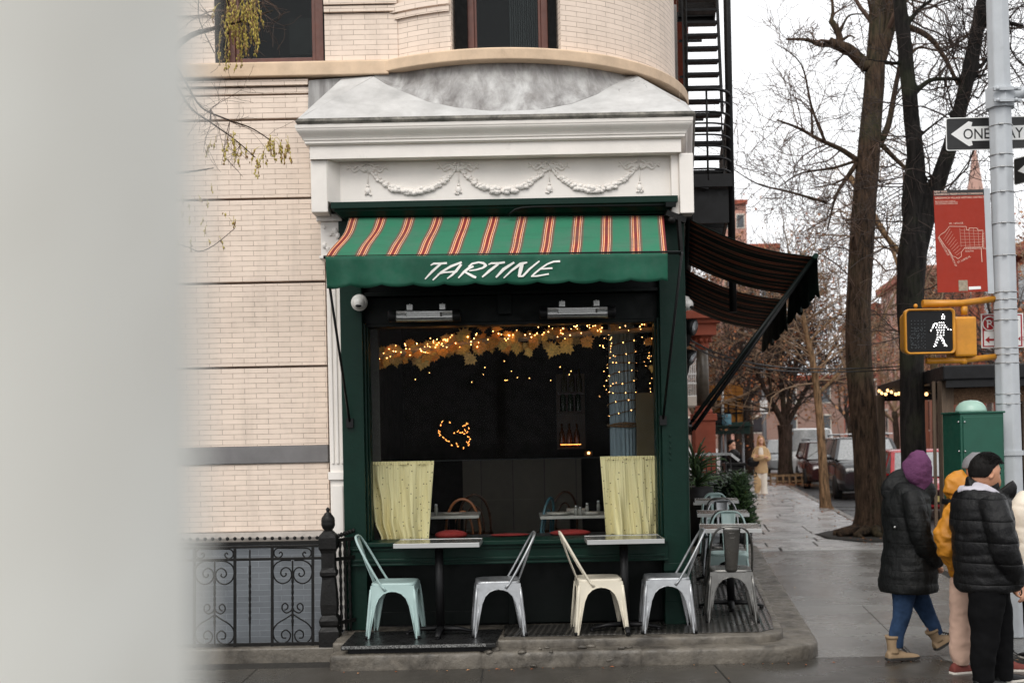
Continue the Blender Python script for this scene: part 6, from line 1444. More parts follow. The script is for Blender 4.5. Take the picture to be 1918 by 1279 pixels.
# --- person in the cream puffer at the frame edge
Yc = 9.3; J = lambda px, py, dy=0: P(px, py, Yc+dy)
cp_ = thing('person', J(1945, 1235), 'person in a cream quilted puffer coat cut off by the right edge', 'person', 'people waiting at the crossing')
f = V(-.4, .9, 0); hd_ = J(1955, 890); nk = J(1952, 925); ch = J(1950, 985); pv = J(1948, 1080)
sh = [J(1975, 945, .16), J(1925, 945, -.1)]; el = [J(1995, 1030, .16), J(1912, 1030, -.1)]; wr_ = [J(1990, 1080, .0), J(1916, 1095, -.1)]
hip = [J(1958, 1090, .0), J(1938, 1090, .0)]; kn = [J(1958, 1165, 0), J(1938, 1165, 0)]; an = [J(1960, 1228, 0), J(1938, 1228, 0)]
Q = body_obj(cp_, hd_, f, nk, ch, pv, sh, el, wr_, hip, kn, an, M_skinp, .97)
garment(cp_, 'hair', [([Q(0, 0, .13), Q(-.02, 0, .08), Q(-.04, 0, -.02), Q(-.07, 0, -.14), Q(-.09, 0, -.24)], [(.05, .05), (.1, .105), (.11, .095), (.09, .07), (.05, .04)], dict(wr=.006))], M_hairb, .008)
garment(cp_, 'puffer_coat', [([J(1952, 920), J(1950, 935), J(1948, 975), J(1948, 1040), J(1948, 1085), J(1948, 1098)], [(.1, .1), (.18, .17), (.205, .2), (.2, .2), (.205, .2), (.18, .18)], dict(pitch=.12, amp=.11, wr=.006, n=44)),
    ([J(1926, 930, -.08), J(1914, 955, -.12), J(1911, 985, -.12), J(1913, 1035, -.12), J(1916, 1085, -.1)], [(.075, .09), (.09, .1), (.082, .09), (.068, .075), (.055, .06)], dict(pitch=.13, amp=.13, wr=.008, n=26)),
    ([J(1972, 932, .14), J(1990, 985, .18), J(1992, 1040, .14), J(1990, 1075, .05)], [(.085, .09), (.085, .09), (.075, .08), (.06, .06)], dict(pitch=.13, amp=.11, wr=.006))], M_crj, .0085)
garment(cp_, 'trousers', [([h+V(0,0,.03), k_, a_] , [.1, .085, .07], dict(wr=.006)) for h, k_, a_ in zip(hip, kn, an)], M_blktr, .01)
for a in an: shoe(cp_, Vector((a.x, a.y, .095)), V(-.2, .95, 0), .26, (M_black, M_whsole))
# --- blonde woman walking up the side street
Yb = 33.0; J = lambda px, py, dy=0: P(px, py, Yb+dy)
bl = thing('person', J(1426, 930), 'blonde person in a beige blazer and cream trousers walking towards us with folded arms', 'person')
bl.location.z = .0; f = V(-.05, -1, -.02); hd_ = J(1425, 823); nk = J(1425, 834); ch = J(1425, 848); pv = J(1426, 875)
sh = [J(1417, 839), J(1434, 839)]; el = [J(1413, 856, -.05), J(1438, 856, -.05)]; wr_ = [J(1430, 855, -.24), J(1420, 852, -.24)]
hip = [J(1422, 878), J(1430, 878)]; kn = [J(1421, 902), J(1431, 902, -.06)]; an = [J(1422, 925), J(1432, 925, -.1)]
Q = body_obj(bl, hd_, f, nk, ch, pv, sh, el, wr_, hip, kn, an, M_skinp, 1.0, palm=[V(.3, -1, 0), V(-.3, -1, 0)])
garment(bl, 'hair', [([Q(-.01, 0, .14), Q(-.02, 0, .09), Q(-.045, 0, .0), Q(-.05, 0, -.12), Q(-.04, 0, -.26)], [(.05, .05), (.092, .085), (.095, .06), (.1, .05), (.06, .035)], dict(wr=.006)), ([Q(.0, .07, .06), Q(.01, .09, -.06), Q(.03, .11, -.2)], [.03, .028, .02], dict(wr=.005)), ([Q(.0, -.07, .06), Q(.01, -.09, -.06), Q(.03, -.11, -.2)], [.03, .028, .02], dict(wr=.005))], M_hairbl, .01)
garment(bl, 'blazer', [([J(1425, 833), J(1425, 837), J(1425, 848), J(1425.5, 862), J(1426, 876), J(1426, 884)], [(.1, .09), (.17, .12), (.185, .14), (.16, .13), (.185, .15), (.185, .145)], dict(wr=.008)),
    ([sh[0], J(1413, 848, 0), J(1412, 857, -.06), J(1420, 857, -.2), J(1431, 855, -.24)], [.07, .068, .065, .058, .05], dict(wr=.008)), ([sh[1], J(1438, 848, 0), J(1439, 857, -.06), J(1432, 854, -.2), J(1421, 852, -.26)], [.07, .068, .065, .058, .05], dict(wr=.008))], M_blaz, .012)
garment(bl, 'shirt', [([J(1425, 836, -.1), J(1425, 846, -.125), J(1425, 853, -.13)], [(.05, .04), (.075, .04), (.05, .04)], {})], M_whtr, .01)
garment(bl, 'scarf_panel', [([J(1419, 884, -.02), J(1419, 900, -.06), J(1419.5, 921, -.06)], [(.10, .05), (.11, .05), (.085, .04)], dict(wr=.012))], M_blaz, .012)
garment(bl, 'trousers', [([h+V(0,0,.03), k_, a_+V(0,0,.02)], [.11, .09, .095], dict(wr=.008)) for h, k_, a_ in zip(hip, kn, an)], M_whtr, .012)
for a in an: shoe(bl, Vector((a.x, a.y, a.z+.03)), V(0, -1, 0), .27, (M_whsole, M_boot), h=a.z+.03)
m = MB(); m.ball(J(1411, 863, -.06), 1, 10, 0, (.2, .1, .15)); m.tube([J(1408, 858, -.05), J(1413, 842, -.04), J(1416, 836, 0)], .012, 6); m.build('handbag', M_puff, bl)
# --- man in dark clothes behind the hedge
Yg = 27.0; J = lambda px, py, dy=0: P(px, py, Yg+dy)
gm = thing('person', Vector((J(1370, 900).x, Yg, 0)), 'person in dark clothes standing behind the hedge under the scaffold', 'person')
f = V(.5, -.85, 0); hd_ = J(1371, 834); nk = J(1370, 846); ch = J(1370, 862); pv = J(1370, 893)
sh = [J(1358, 852), J(1382, 852)]; el = [J(1354, 875, -.1), J(1388, 875, -.1)]; wr_ = [J(1366, 882, -.3), J(1384, 884, -.3)]
hip = [J(1365, 896), J(1376, 896)]; kn = [J(1365, 925), J(1376, 925)]; an = [V(J(1365, 950).x, Yg, .09), V(J(1376, 950).x, Yg, .09)]
Q = body_obj(gm, hd_, f, nk, ch, pv, sh, el, wr_, hip, kn, an, M_skinp, 1.0)
garment(gm, 'hair', [([Q(-.01, 0, .135), Q(-.02, 0, .09), Q(-.035, 0, .03), Q(-.05, 0, -.05)], [(.05, .05), (.09, .095), (.09, .095), (.06, .07)], dict(wr=.004))], M_hairb, .01)
garment(gm, 'sweater', [([J(1370, 847), J(1370, 851), J(1370, 864), J(1370, 893)], [(.09, .08), (.18, .12), (.2, .15), (.18, .14)], dict(wr=.006)), ([sh[0], el[0], wr_[0]], [.07, .06, .05], {}), ([sh[1], el[1], wr_[1]], [.07, .06, .05], {})], M_blktr, .012)
garment(gm, 'trousers', [([h+V(0,0,.03), k_, a_], [.11, .085, .07], {}) for h, k_, a_ in zip(hip, kn, an)], M_blktr, .014)
for a in an: shoe(gm, a, V(.3, -.95, 0), .27, (M_black, M_whsole), h=.09)
# ------------------------------------------------------------------ trees
def bark(name, col, v=.4, st=.9):
    t = NT(name); o = t.obj((9, 9, 1.6)); n = t.noise(o, 2.2, 6, .7, .5); n2 = t.noise(t.obj(), 1.2, 4)
    c = t.ramp(n, [(.38, tuple(x*.18 for x in col)), (.5, tuple(x*.8 for x in col)), (.68, tuple(x*1.5 for x in col))]); c = t.mix(t.ramp(n2, [(.5, 0.0), (.75, .5)]), c, (.05,.06,.03))
    t.set(c, .85, 0, .2); t.bump(n, st, .03); return t.m
M_bark = bark('brown_bark', srgb(70,55,43)); M_barkd = bark('wet_black_bark', (.013,.011,.010)); M_barkl = bark('pale_bark', srgb(140,112,84), .3, .5); M_barkm = bark('dark_bark', srgb(64,50,42))
M_twig = mat('twig_bark', srgb(88,68,56), .3, 8, .8, bump=0); M_twigl = mat('pale_twig', srgb(140,116,92), .25, 8, .8, bump=0); M_twigd = mat('dark_twig', srgb(52,40,34), .3, 8, .8, bump=0)
M_dry = [mat(n, c, .3, 9, .8, bump=0) for n, c in (('russet_leaf', srgb(150,86,50)), ('tan_leaf', srgb(166,120,82)))]
def twig(mb, p, d, L, r, lv, rg, trop=.05, wig=.35, leaves=None, spread=.9, kids=(3, 5), minr=.003, n=5):
    p = Vector(p); d = Vector(d).normalized(); seg = 5 if lv > 0 else 4; pts = [p.copy()]; ds = [d.copy()]
    for i in range(seg):
        d = (d + Vector((rg.gauss(0, wig), rg.gauss(0, wig), rg.gauss(0, wig)))*.5 + Vector((0, 0, trop))).normalized(); p = p + d*(L/seg); pts.append(p.copy()); ds.append(d.copy())
    mb.tube(pts, [max(minr, lerp(r, r*.45, i/seg)) for i in range(seg+1)], n if lv > 1 else (4 if lv > 0 else 3), 0, False)
    if leaves is not None and lv <= 1:
        for _ in range(leaves[1]):
            q = pts[rg.randrange(1, len(pts))] + Vector((rg.gauss(0, .1), rg.gauss(0, .1), rg.gauss(-.05, .1))); s_ = rg.uniform(.03, .07)*leaves[2]; a = Vector((rg.gauss(0, 1), rg.gauss(0, 1), rg.gauss(0, 1))).normalized()*s_; b = a.cross(Vector((rg.gauss(0, 1), rg.gauss(0, 1), rg.gauss(0, 1)))).normalized()*s_*.6
            leaves[0].add([q-a, q+b, q+a, q-b], [(0,1,2,3)], rg.randrange(2))
    if lv == 0: return
    for _ in range(rg.randint(*kids)):
        k = rg.uniform(.25, 1)*seg; i = min(int(k), seg-1); q = pts[i].lerp(pts[i+1], k-i)
        s_ = ds[i].orthogonal().normalized(); s_.rotate(Matrix.Rotation(rg.uniform(0, 6.28), 3, ds[i])); nd = ds[i]*(1-spread*.45) + s_*spread
        twig(mb, q, nd, L*rg.uniform(.45, .7), r*lerp(.9, .45, k/seg)*.62, lv-1, rg, trop, wig, leaves, spread, kids, minr, n)
def path_branch(mb, tw, pxs, Y, rad, rg, kidn=6, L=1.2, lv=2, dy=0.0, leaves=None, trop=.05, minr=.004, spread=.9):
    pts = [P(x, y, Y+dy*i) for i, (x, y) in enumerate(pxs)]; sp_ = spl(pts, 5); N = len(sp_)
    mb.tube(sp_, [lerp(rad[0], rad[1], i/(N-1)) for i in range(N)], 8)
    for _ in range(kidn):
        i = rg.randrange(int(N*.25), N-1); d = (sp_[i+1]-sp_[i]).normalized(); s_ = d.orthogonal().normalized(); s_.rotate(Matrix.Rotation(rg.uniform(0, 6.28), 3, d))
        twig(tw, sp_[i], d*.6+s_, L*rg.uniform(.5, 1.2), lerp(rad[0], rad[1], i/(N-1))*.4, lv, rg, trop, leaves=leaves, minr=minr, spread=spread)
def trunk(mb, pxs, Y, flare=True, n=16, rough_=.02):
    pts = [P(x, y, Y) for x, y, w_ in pxs]; k = FP/Y; sp_ = spl(pts, 4); N = len(sp_); rs = []
    for i in range(N):
        q = i/4; j = min(int(q), len(pxs)-2); rs.append(lerp(pxs[j][2], pxs[j+1][2], q-j)/2/k)
    b = len(mb.v); mb.tube(sp_, rs, n)
    for i in range(b, len(mb.v)):
        p = mb.v[i]; nz = noise.noise(Vector((p.x*6, p.y*6, p.z*1.2))); mb.v[i] = p + Vector((nz, noise.noise(p*3+Vector((9,0,0))), 0))*rough_
    return sp_
rg = random.Random(21)
# big brown tree on the pavement
t = thing('street_tree', PZ(1622, 1004, 0), 'tall brown barked street tree with a broken left limb, thickest trunk on the pavement', 'tree', 'bare street trees')
m = MB(); tw = MB(); Y1 = 20.7
trunk(m, [(1629,1012,88),(1630,985,66),(1629,945,53),(1621,820,49),(1614,740,48),(1608,640,47),(1609,540,46),(1616,420,45),(1626,300,41),(1637,160,38),(1644,40,31),(1648,-120,28)], Y1)
for pxs, rad, kd, L in (([(1640,120),(1655,80),(1668,30),(1676,-60)], (.17,.10), 4, 1.5), ([(1626,128),(1606,108),(1588,92),(1565,84),(1552,78)], (.12,.085), 2, .5), ([(1568,86),(1572,68),(1560,44),(1554,40)], (.07,.05), 1, .4), ([(1556,42),(1560,22),(1556,-20)], (.04,.02), 3, .6), ([(1565,84),(1535,84),(1510,75),(1472,74)], (.055,.02), 4, .35), ([(1575,58),(1590,30),(1620,27)], (.025,.01), 3, .3), ([(1570,82),(1590,68),(1602,72)], (.03,.01), 2, .3),
    ([(1608,302),(1575,280),(1535,262),(1495,240),(1455,225)], (.055,.015), 12, 1.3), ([(1606,305),(1585,335),(1565,370),(1550,430)], (.05,.012), 8, 1.0), ([(1545,265),(1520,200),(1500,120),(1450,80)], (.03,.006), 8, .8), ([(1522,258),(1518,190),(1505,130)], (.025,.006), 6, .8), ([(1608,300),(1560,315),(1500,325),(1460,350)], (.03,.008), 12, 1.0), ([(1550,380),(1480,360),(1420,345),(1370,315)], (.028,.006), 12, .9), ([(1590,330),(1560,345),(1520,352)], (.025,.006), 6, .7),
    ([(1650,265),(1665,230),(1680,150),(1700,60)], (.07,.03), 8, 1.3), ([(1650,270),(1690,310),(1740,350),(1770,380)], (.05,.012), 9, 1.2), ([(1630,115),(1690,118),(1720,90),(1770,95),(1820,60)], (.035,.01), 10, 1.2), ([(1700,50),(1740,70),(1770,110),(1795,160)], (.06,.03), 8, 1.2)):
    path_branch(m, tw, pxs, Y1, rad, rg, kd, L, 2, leaves=None)
for _ in range(16): p = P(1620+rg.uniform(-6, 12), rg.uniform(250, 640), Y1); twig(tw, p, (rg.choice([-1, 1])*rg.uniform(.4, 1), rg.uniform(-.8, .3), rg.uniform(-.2, .5)), rg.uniform(.9, 1.9), .016, 2, rg, -.06, .5)
m.build('trunk', M_bark, t); tw.build('crown', M_twig, t)
rt = MB(); c = PZ(1622, 1004, 0)
for a in range(9): q = a*.7; rt.tube([c+Vector((.07+.22*math.cos(q), .2*math.sin(q), .1)), c+Vector((.55*math.cos(q), .4*math.sin(q), .05)), c+Vector((.07+.62*math.cos(q+.2), .5*math.sin(q+.2), -.02))], [.12,.06,.015], 8)
rt.build('roots', M_bark, t)
m = MB(); m.lathe([(0, .012), (.9, .012), (1.0, .004)], (c.x+.15, c.y, .008), 9); 
for p in m.v: p.y = c.y + (p.y-c.y)*1.3
struct(m.build('tree_pit_soil', M_joint)); 
# black forked tree
Y2 = 17.6; t = thing('street_tree', PZ(1711, 1036, 0), 'wet black trunked tree that forks into two leaning stems', 'tree', 'bare street trees')
m = MB(); tw = MB()
trunk(m, [(1713,1040,78),(1712,1000,56),(1711,900,47),(1708,700,44),(1706,560,50),(1708,480,54),(1712,400,36),(1716,320,34),(1708,220,29),(1698,130,27),(1686,0,25),(1678,-110,22)], Y2)
trunk(m, [(1712,520,30),(1730,440,30),(1755,350,30),(1780,270,28),(1802,190,28),(1824,90,26),(1846,-20,24),(1862,-120,22)], Y2, n=12)
for pxs, rad, kd, L in (([(1700,190),(1740,152),(1790,148),(1850,140)], (.05,.02), 10, 1.2), ([(1715,330),(1740,340),(1760,420)], (.03,.01), 4, .8), ([(1716,260),(1760,225),(1790,205)], (.03,.012), 6, 1.0), ([(1700,300),(1690,380),(1695,440)], (.03,.01), 6, .9), ([(1810,150),(1850,110),(1890,60)], (.04,.015), 10, 1.3), ([(1695,120),(1650,115),(1620,110)], (.03,.012), 6, 1.0), ([(1830,60),(1860,40),(1918,50)], (.06,.03), 10, 1.4), ([(1690,60),(1720,20),(1760,-10)], (.05,.02), 8, 1.4)):
    path_branch(m, tw, pxs, Y2, rad, rg, kd, L, 2)
for _ in range(26): p = P(*rg.choice([(1712, rg.uniform(200, 520)), (lerp(1735, 1835, rg.random()), 0)]), Y2); 
for _ in range(22):
    f_ = rg.random(); p = P(lerp(1735, 1840, f_), lerp(430, 30, f_), Y2); twig(tw, p, (rg.choice([-1, 1])*rg.uniform(.4, 1), rg.uniform(-.8, .6), rg.uniform(-.1, .7)), rg.uniform(.8, 1.7), .014, 2, rg, .0, .5)
for _ in range(14): p = P(1709, rg.uniform(20, 640), Y2); twig(tw, p, (rg.choice([-1, 1])*rg.uniform(.4, 1), rg.uniform(-.8, .6), rg.uniform(-.2, .6)), rg.uniform(.7, 1.5), .012, 2, rg, -.03, .5)
bake(remesh(m.build('trunk', M_barkd, t), .028, 0)); tw.build('crown', M_twigd, t)
# slender pale sapling
Y3 = 28; t = thing('street_tree', PZ(1545, 953, 0), 'slender pale barked young tree leaning left between the parked cars and walkway', 'tree', 'bare street trees')
m = MB(); tw = MB(); trunk(m, [(1548,956,34),(1546,940,22),(1542,880,17),(1535,780,15),(1526,700,13),(1512,630,11),(1502,580,8),(1490,520,6),(1478,470,4)], Y3, n=10, rough_=.008)
for _ in range(34):
    f_ = rg.random(); p = P(lerp(1528, 1482, f_), lerp(720, 480, f_), Y3); twig(tw, p, (rg.choice([-1, 1])*rg.uniform(.5, 1), rg.uniform(-.6, .6), rg.uniform(.1, .9)), rg.uniform(1.2, 2.6)*(1-.4*f_), .022, 2, rg, .0, .45, kids=(3, 6), minr=.005)
for pxs, rad in (([(1530,740),(1570,700),(1640,620),(1690,520)], (.05,.02)), ([(1515,640),(1570,590),(1640,560),(1700,480)], (.03,.01)), ([(1690,520),(1660,440),(1620,370),(1590,320)], (.05,.02)), ([(1755,720),(1740,640),(1700,500),(1650,430),(1590,330)], (.09,.04))):
    path_branch(m, tw, pxs, Y3 if pxs[0][0] < 1700 else 24, rad, rg, 12, 1.3, 2, minr=.005)
m.build('trunk', M_barkl, t); tw.build('crown', M_twigl, t)
# vase shaped tree in the guarded bed
Y4 = 42; t = thing('street_tree', PZ(1472, 906, 0), 'dark vase shaped tree with rust brown leaves inside the low wooden tree guard', 'tree', 'bare street trees')
m = MB(); tw = MB(); lv_ = MB(); trunk(m, [(1472,910,36),(1471,870,27),(1471,820,26),(1470,795,30)], Y4, n=12)
for pxs, rad in (([(1470,800),(1458,775),(1435,735),(1415,690),(1400,655)], (.13,.05)), ([(1470,800),(1466,740),(1462,690),(1455,620),(1450,560)], (.11,.04)), ([(1471,800),(1480,740),(1490,690),(1500,620),(1510,540)], (.11,.04)), ([(1472,800),(1492,762),(1515,720),(1540,680),(1570,640)], (.10,.04)), ([(1470,790),(1480,760),(1482,720),(1478,660)], (.08,.035)), ([(1445,750),(1440,690),(1436,640),(1430,600)], (.06,.03))):
    path_branch(m, tw, pxs, Y4, rad, rg, 16, 2.6, 2, leaves=(lv_, 1, 1.3), minr=.009)
m.build('trunk', M_barkm, t); tw.build('crown', M_twigd, t); lv_.build('leaves', M_dry, t)
gd = thing('tree_guard', PZ(1470, 908, 0), 'low weathered wooden guard around the bed of the vase shaped tree', 'tree guard'); c = PZ(1470, 906, 0)
m = MB(); hw, hd2 = .62*1.05, .7
for z in (.32, .12):
    for (xa, ya, xb, yb) in ((-hw,-hd2,hw,-hd2),(hw,-hd2,hw,hd2),(hw,hd2,-hw,hd2),(-hw,hd2,-hw,-hd2)): m.bar((c.x+xa, c.y+ya, z), (c.x+xb, c.y+yb, z), .05, .07 if z > .2 else .04)
m.build('rail', M_barkl, gd)
for i in range(7): m = MB(); x = c.x-hw+i*hw/3; m.box((x-.025, c.y-hd2-.03, 0), (x+.025, c.y-hd2+.03, .36)); m.build('post', M_barkl, gd)
lf_ = MB()
for _ in range(420):
    x, y = rg.gauss(c.x, .9), rg.gauss(c.y-.6, 1.1); a = rg.uniform(0, 6.28); s_ = rg.uniform(.03, .06); z = .02+rg.uniform(0, .02)
    lf_.add([(x+s_*math.cos(a), y+s_*math.sin(a), z), (x-s_*.5*math.sin(a), y+s_*.5*math.cos(a), z+.015), (x-s_*math.cos(a), y-s_*math.sin(a), z), (x+s_*.5*math.sin(a), y-s_*.5*math.cos(a), z+.01)], [(0,1,2,3)], rg.randrange(2))
for _ in range(70):
    x, y = rg.uniform(-1.5, 4.5), rg.choice([9.36-abs(rg.gauss(0, .05)), rg.uniform(8.8, 16)]); a = rg.uniform(0, 6.28); s_ = rg.uniform(.008, .022); z = .006
    if y > 9.36 and x < 2.6+.146*(y-9.5): continue
    lf_.add([(x+s_*math.cos(a), y+s_*math.sin(a), z), (x-s_*.5*math.sin(a), y+s_*.5*math.cos(a), z+.006), (x-s_*math.cos(a), y-s_*math.sin(a), z), (x+s_*.5*math.sin(a), y-s_*.5*math.cos(a), z+.004)], [(0,1,2,3)], rg.randrange(2))
for _ in range(160):
    y = rg.uniform(18, 44); x = kerbx(y) - abs(rg.gauss(.1, .5)); a = rg.uniform(0, 6.28); s_ = rg.uniform(.02, .05); z = .02
    lf_.add([(x+s_*math.cos(a), y+s_*math.sin(a), z), (x-s_*.5*math.sin(a), y+s_*.5*math.cos(a), z+.015), (x-s_*math.cos(a), y-s_*math.sin(a), z), (x+s_*.5*math.sin(a), y-s_*.5*math.cos(a), z+.01)], [(0,1,2,3)], rg.randrange(2))
stuff(lf_.build('fallen_leaves', M_dry))
# generic street trees further along, three forms copied
def gen_tree(name, seed, H, label, leafn, mt, twm):
    r_ = random.Random(seed); t = thing(name, (0, 0, 0), label, 'tree', 'bare street trees'); m = MB(); tw = MB(); lv_ = MB()
    hp_ = [(0, 0, -.05), (.05, 0, H*.15), (r_.uniform(-.2, .2), r_.uniform(-.2, .2), H*.3)]; m.tube(spl(hp_, 4), [.3, .24, .22, .21, .2, .2, .2, .2, .19], 10)
    for i in range(7):
        a = i*2*PI/7 + r_.uniform(-.3, .3); el_ = r_.uniform(.7, 1.35); d = Vector((math.cos(a)*math.cos(el_), math.sin(a)*math.cos(el_), math.sin(el_)))
        twig(tw, Vector(hp_[2])+Vector((0, 0, -r_.uniform(0, H*.08))), d, H*r_.uniform(.32, .5), .1, 4, r_, .05, .3, (lv_, max(0, leafn-1), 1.5), .75, (3, 4), .008, 6)
    m.build('trunk', mt, t); tw.build('crown', twm, t)
    if lv_.v: lv_.build('leaves', M_dry, t)
    return t
g = [gen_tree('street_tree', 31, 11, 'bare tree with russet leaves beside the white van', 2, M_barkm, M_twigd), gen_tree('street_tree', 47, 12.5, 'tall bare tree in the far row, ahead of the pink brick tower', 1, M_barkm, M_twig), gen_tree('street_tree', 58, 10, 'bushy bare tree behind the construction shed', 2, M_barkm, M_twigl)]
spots = [(0, kerbx(50)-.9, 50, .3, None), (1, kerbx(60)-.9, 60, 1.2, None), (2, wallx(46)+.5, 46, 2.0, None),
 (0, kerbx(74)-.9, 74, 2.2, 'distant bare tree on the near kerb past the second van'), (1, kerbx(92)-.9, 92, 4.0, 'farthest bare tree on the near kerb at the street end'),
 (2, kerbx(38)+10, 38, .7, 'bare tree across the street behind the grey pole'), (0, kerbx(50)+10, 50, 1.9, 'russet leaved tree across the street behind the district sign'), (1, kerbx(60)+10, 62, 3.3, 'tall bare tree across the street behind the black forked tree'), (2, kerbx(76)+10, 76, 5.0, 'bushy tree across the street right of the brown trunk'), (0, kerbx(90)+9.5, 92, 5.8, 'distant tree across the street in front of the piered brick house'),
 (1, wallx(66)+.8, 66, .4, 'tall bare tree rising over the ochre hoarding'), (2, kerbx(108)+2, 110, 1.4, 'distant bushy tree closing the end of the street'), (0, wallx(105)+6, 108, 2.4, 'distant russet tree left of the street end')]
for i, (k_, x, y, rz, lb) in enumerate(spots):
    if lb is None: g[k_].location = (x, y, 0); g[k_].rotation_euler[2] = rz
    else: dup(g[k_], (x, y, 0), rz, lb)
# overhanging branch with yellow catkins; its tree stands left of the picture
Y5 = 8.6; t = thing('overhanging_tree', (-6.2, 8.6, 0), 'thin overhanging branches with drooping yellow green catkins in front of the cream bricks', 'tree')
m = MB(); tw = MB(); ck = MB(); r5 = random.Random(77)
m.tube([(-6.2, 8.6, -.05), (-6.15, 8.6, 1.5), (-6.0, 8.6, 3.2), (-5.6, 8.6, 5.2)], [.13, .11, .09, .05], 10)
for pxs, rad in (([(-600,330),(-200,160),(60,110),(250,120),(312,112),(330,88),(360,66),(400,54),(450,40),(512,20)], (.05,.004)), ([(250,120),(318,118),(345,150),(376,200),(420,222),(470,240),(508,264)], (.010,.004)), ([(312,116),(335,168),(360,205),(395,230),(440,262),(478,295)], (.010,.003)), ([(395,204),(394,225)], (.006,.005)), ([(420,40),(425,-10),(440,-60)], (.008,.004)), ([(-610,380),(-100,330),(200,320),(320,325),(400,315)], (.03,.003)), ([(-600,440),(-200,420),(100,430),(320,455),(380,470),(440,428)], (.008,.002)), ([(372,0),(372,30),(380,55),(402,100)], (.004,.003))):
    m.tube(spl([P(x, y, Y5) for x, y in pxs], 6), [lerp(rad[0], rad[1], i/((len(pxs)-1)*6)) for i in range((len(pxs)-1)*6+1)], 6)
def catkin(p, L, rr):
    pts = [p]; d = Vector((rr.gauss(0, .35), rr.gauss(0, .35), .1-rr.random()))
    for k in range(7): d = (d*.75 + Vector((rr.gauss(0, .1), rr.gauss(0, .1), -.32))); pts.append(pts[-1] + d.normalized()*L/7)
    ck.tube(pts, .0018, 4)
    for k in range(int(L/.013)):
        f_ = rr.uniform(.3, 1)*7; i = min(int(f_), 6); q = pts[i].lerp(pts[i+1], f_-i) + Vector((rr.gauss(0, .006), rr.gauss(0, .006), rr.gauss(0, .004))); ck.ball(q, rr.uniform(.0045, .008), 5, rr.randrange(2), (.8, .8, 1.7))
for _ in range(62): catkin(P(r5.uniform(412, 482), r5.uniform(-20, 70), Y5+r5.uniform(-.2, .2)), r5.uniform(.1, .3), r5)
for _ in range(34): catkin(P(*r5.choice([(r5.uniform(395, 450), r5.uniform(240, 285)), (r5.uniform(495, 540), r5.uniform(250, 280)), (r5.uniform(440, 500), r5.uniform(255, 290))]), Y5+r5.uniform(-.15, .15)), r5.uniform(.08, .2), r5)
for _ in range(16): catkin(P(r5.uniform(330, 440), r5.uniform(290, 450), Y5), r5.uniform(.05, .12), r5)
for _ in range(26): twig(tw, P(r5.uniform(400, 470), r5.uniform(0, 60), Y5), (r5.uniform(-.6, 1), r5.uniform(-.5, .5), r5.uniform(-.8, .6)), r5.uniform(.15, .4), .003, 1, r5, -.05, .4, minr=.0016)
for _ in range(22): twig(tw, P(*r5.choice([(395, 205), (430, 228), (360, 180), (345, 190), (450, 272)]), Y5), (r5.uniform(-.7, .7), r5.uniform(-.4, .4), r5.uniform(-1, .7)), r5.uniform(.12, .4), .0028, 1, r5, -.03, .3, minr=.0014)
m.build('trunk', M_barkm, t); tw.build('crown', M_twig, t); ck.build('catkins', [mat('yellow_green_catkin', srgb(176,158,72), .25, 30, .7, bump=0), mat('brown_bud', srgb(134,104,60), .25, 30, .7, bump=0)], t)
# ------------------------------------------------------------------ parked vehicles
M_tyre = mat('tyre_rubber', (.012,.012,.012), .2, 20, .8); M_rim = mat('alloy_rim', (.35,.35,.36), .1, 20, .35, metal=.8); M_chrome = mat('chrome_trim', (.6,.6,.6), .05, 20, .15, bump=0, metal=1)
def carglass():
    t = NT('wet_car_glass'); v = t.obj(); n = t.noise(v, 26, 3, .8); n2 = t.noise(v, 3, 4)
    c = t.ramp(n, [(.42, (.24,.25,.25)), (.66, (.4,.41,.41))]); t.set(c, .08, 0, .9); t.b.inputs['Coat Weight'].default_value = .5; t.bump(n, .3, .004); return t.m
M_cgl = carglass(); M_hl = mat('headlight_lens', (.55,.56,.58), .2, 30, .12, bump=0, metal=.4); M_plate = mat('plate_yellow', srgb(210,190,120), .1, 30, .5, bump=0)
def carpaint(n, c): return mat(n, c, .08, 2, .22, .06, 0, coat=.8, dirt=.7, dirtc=tuple(x*.6+.01 for x in c))
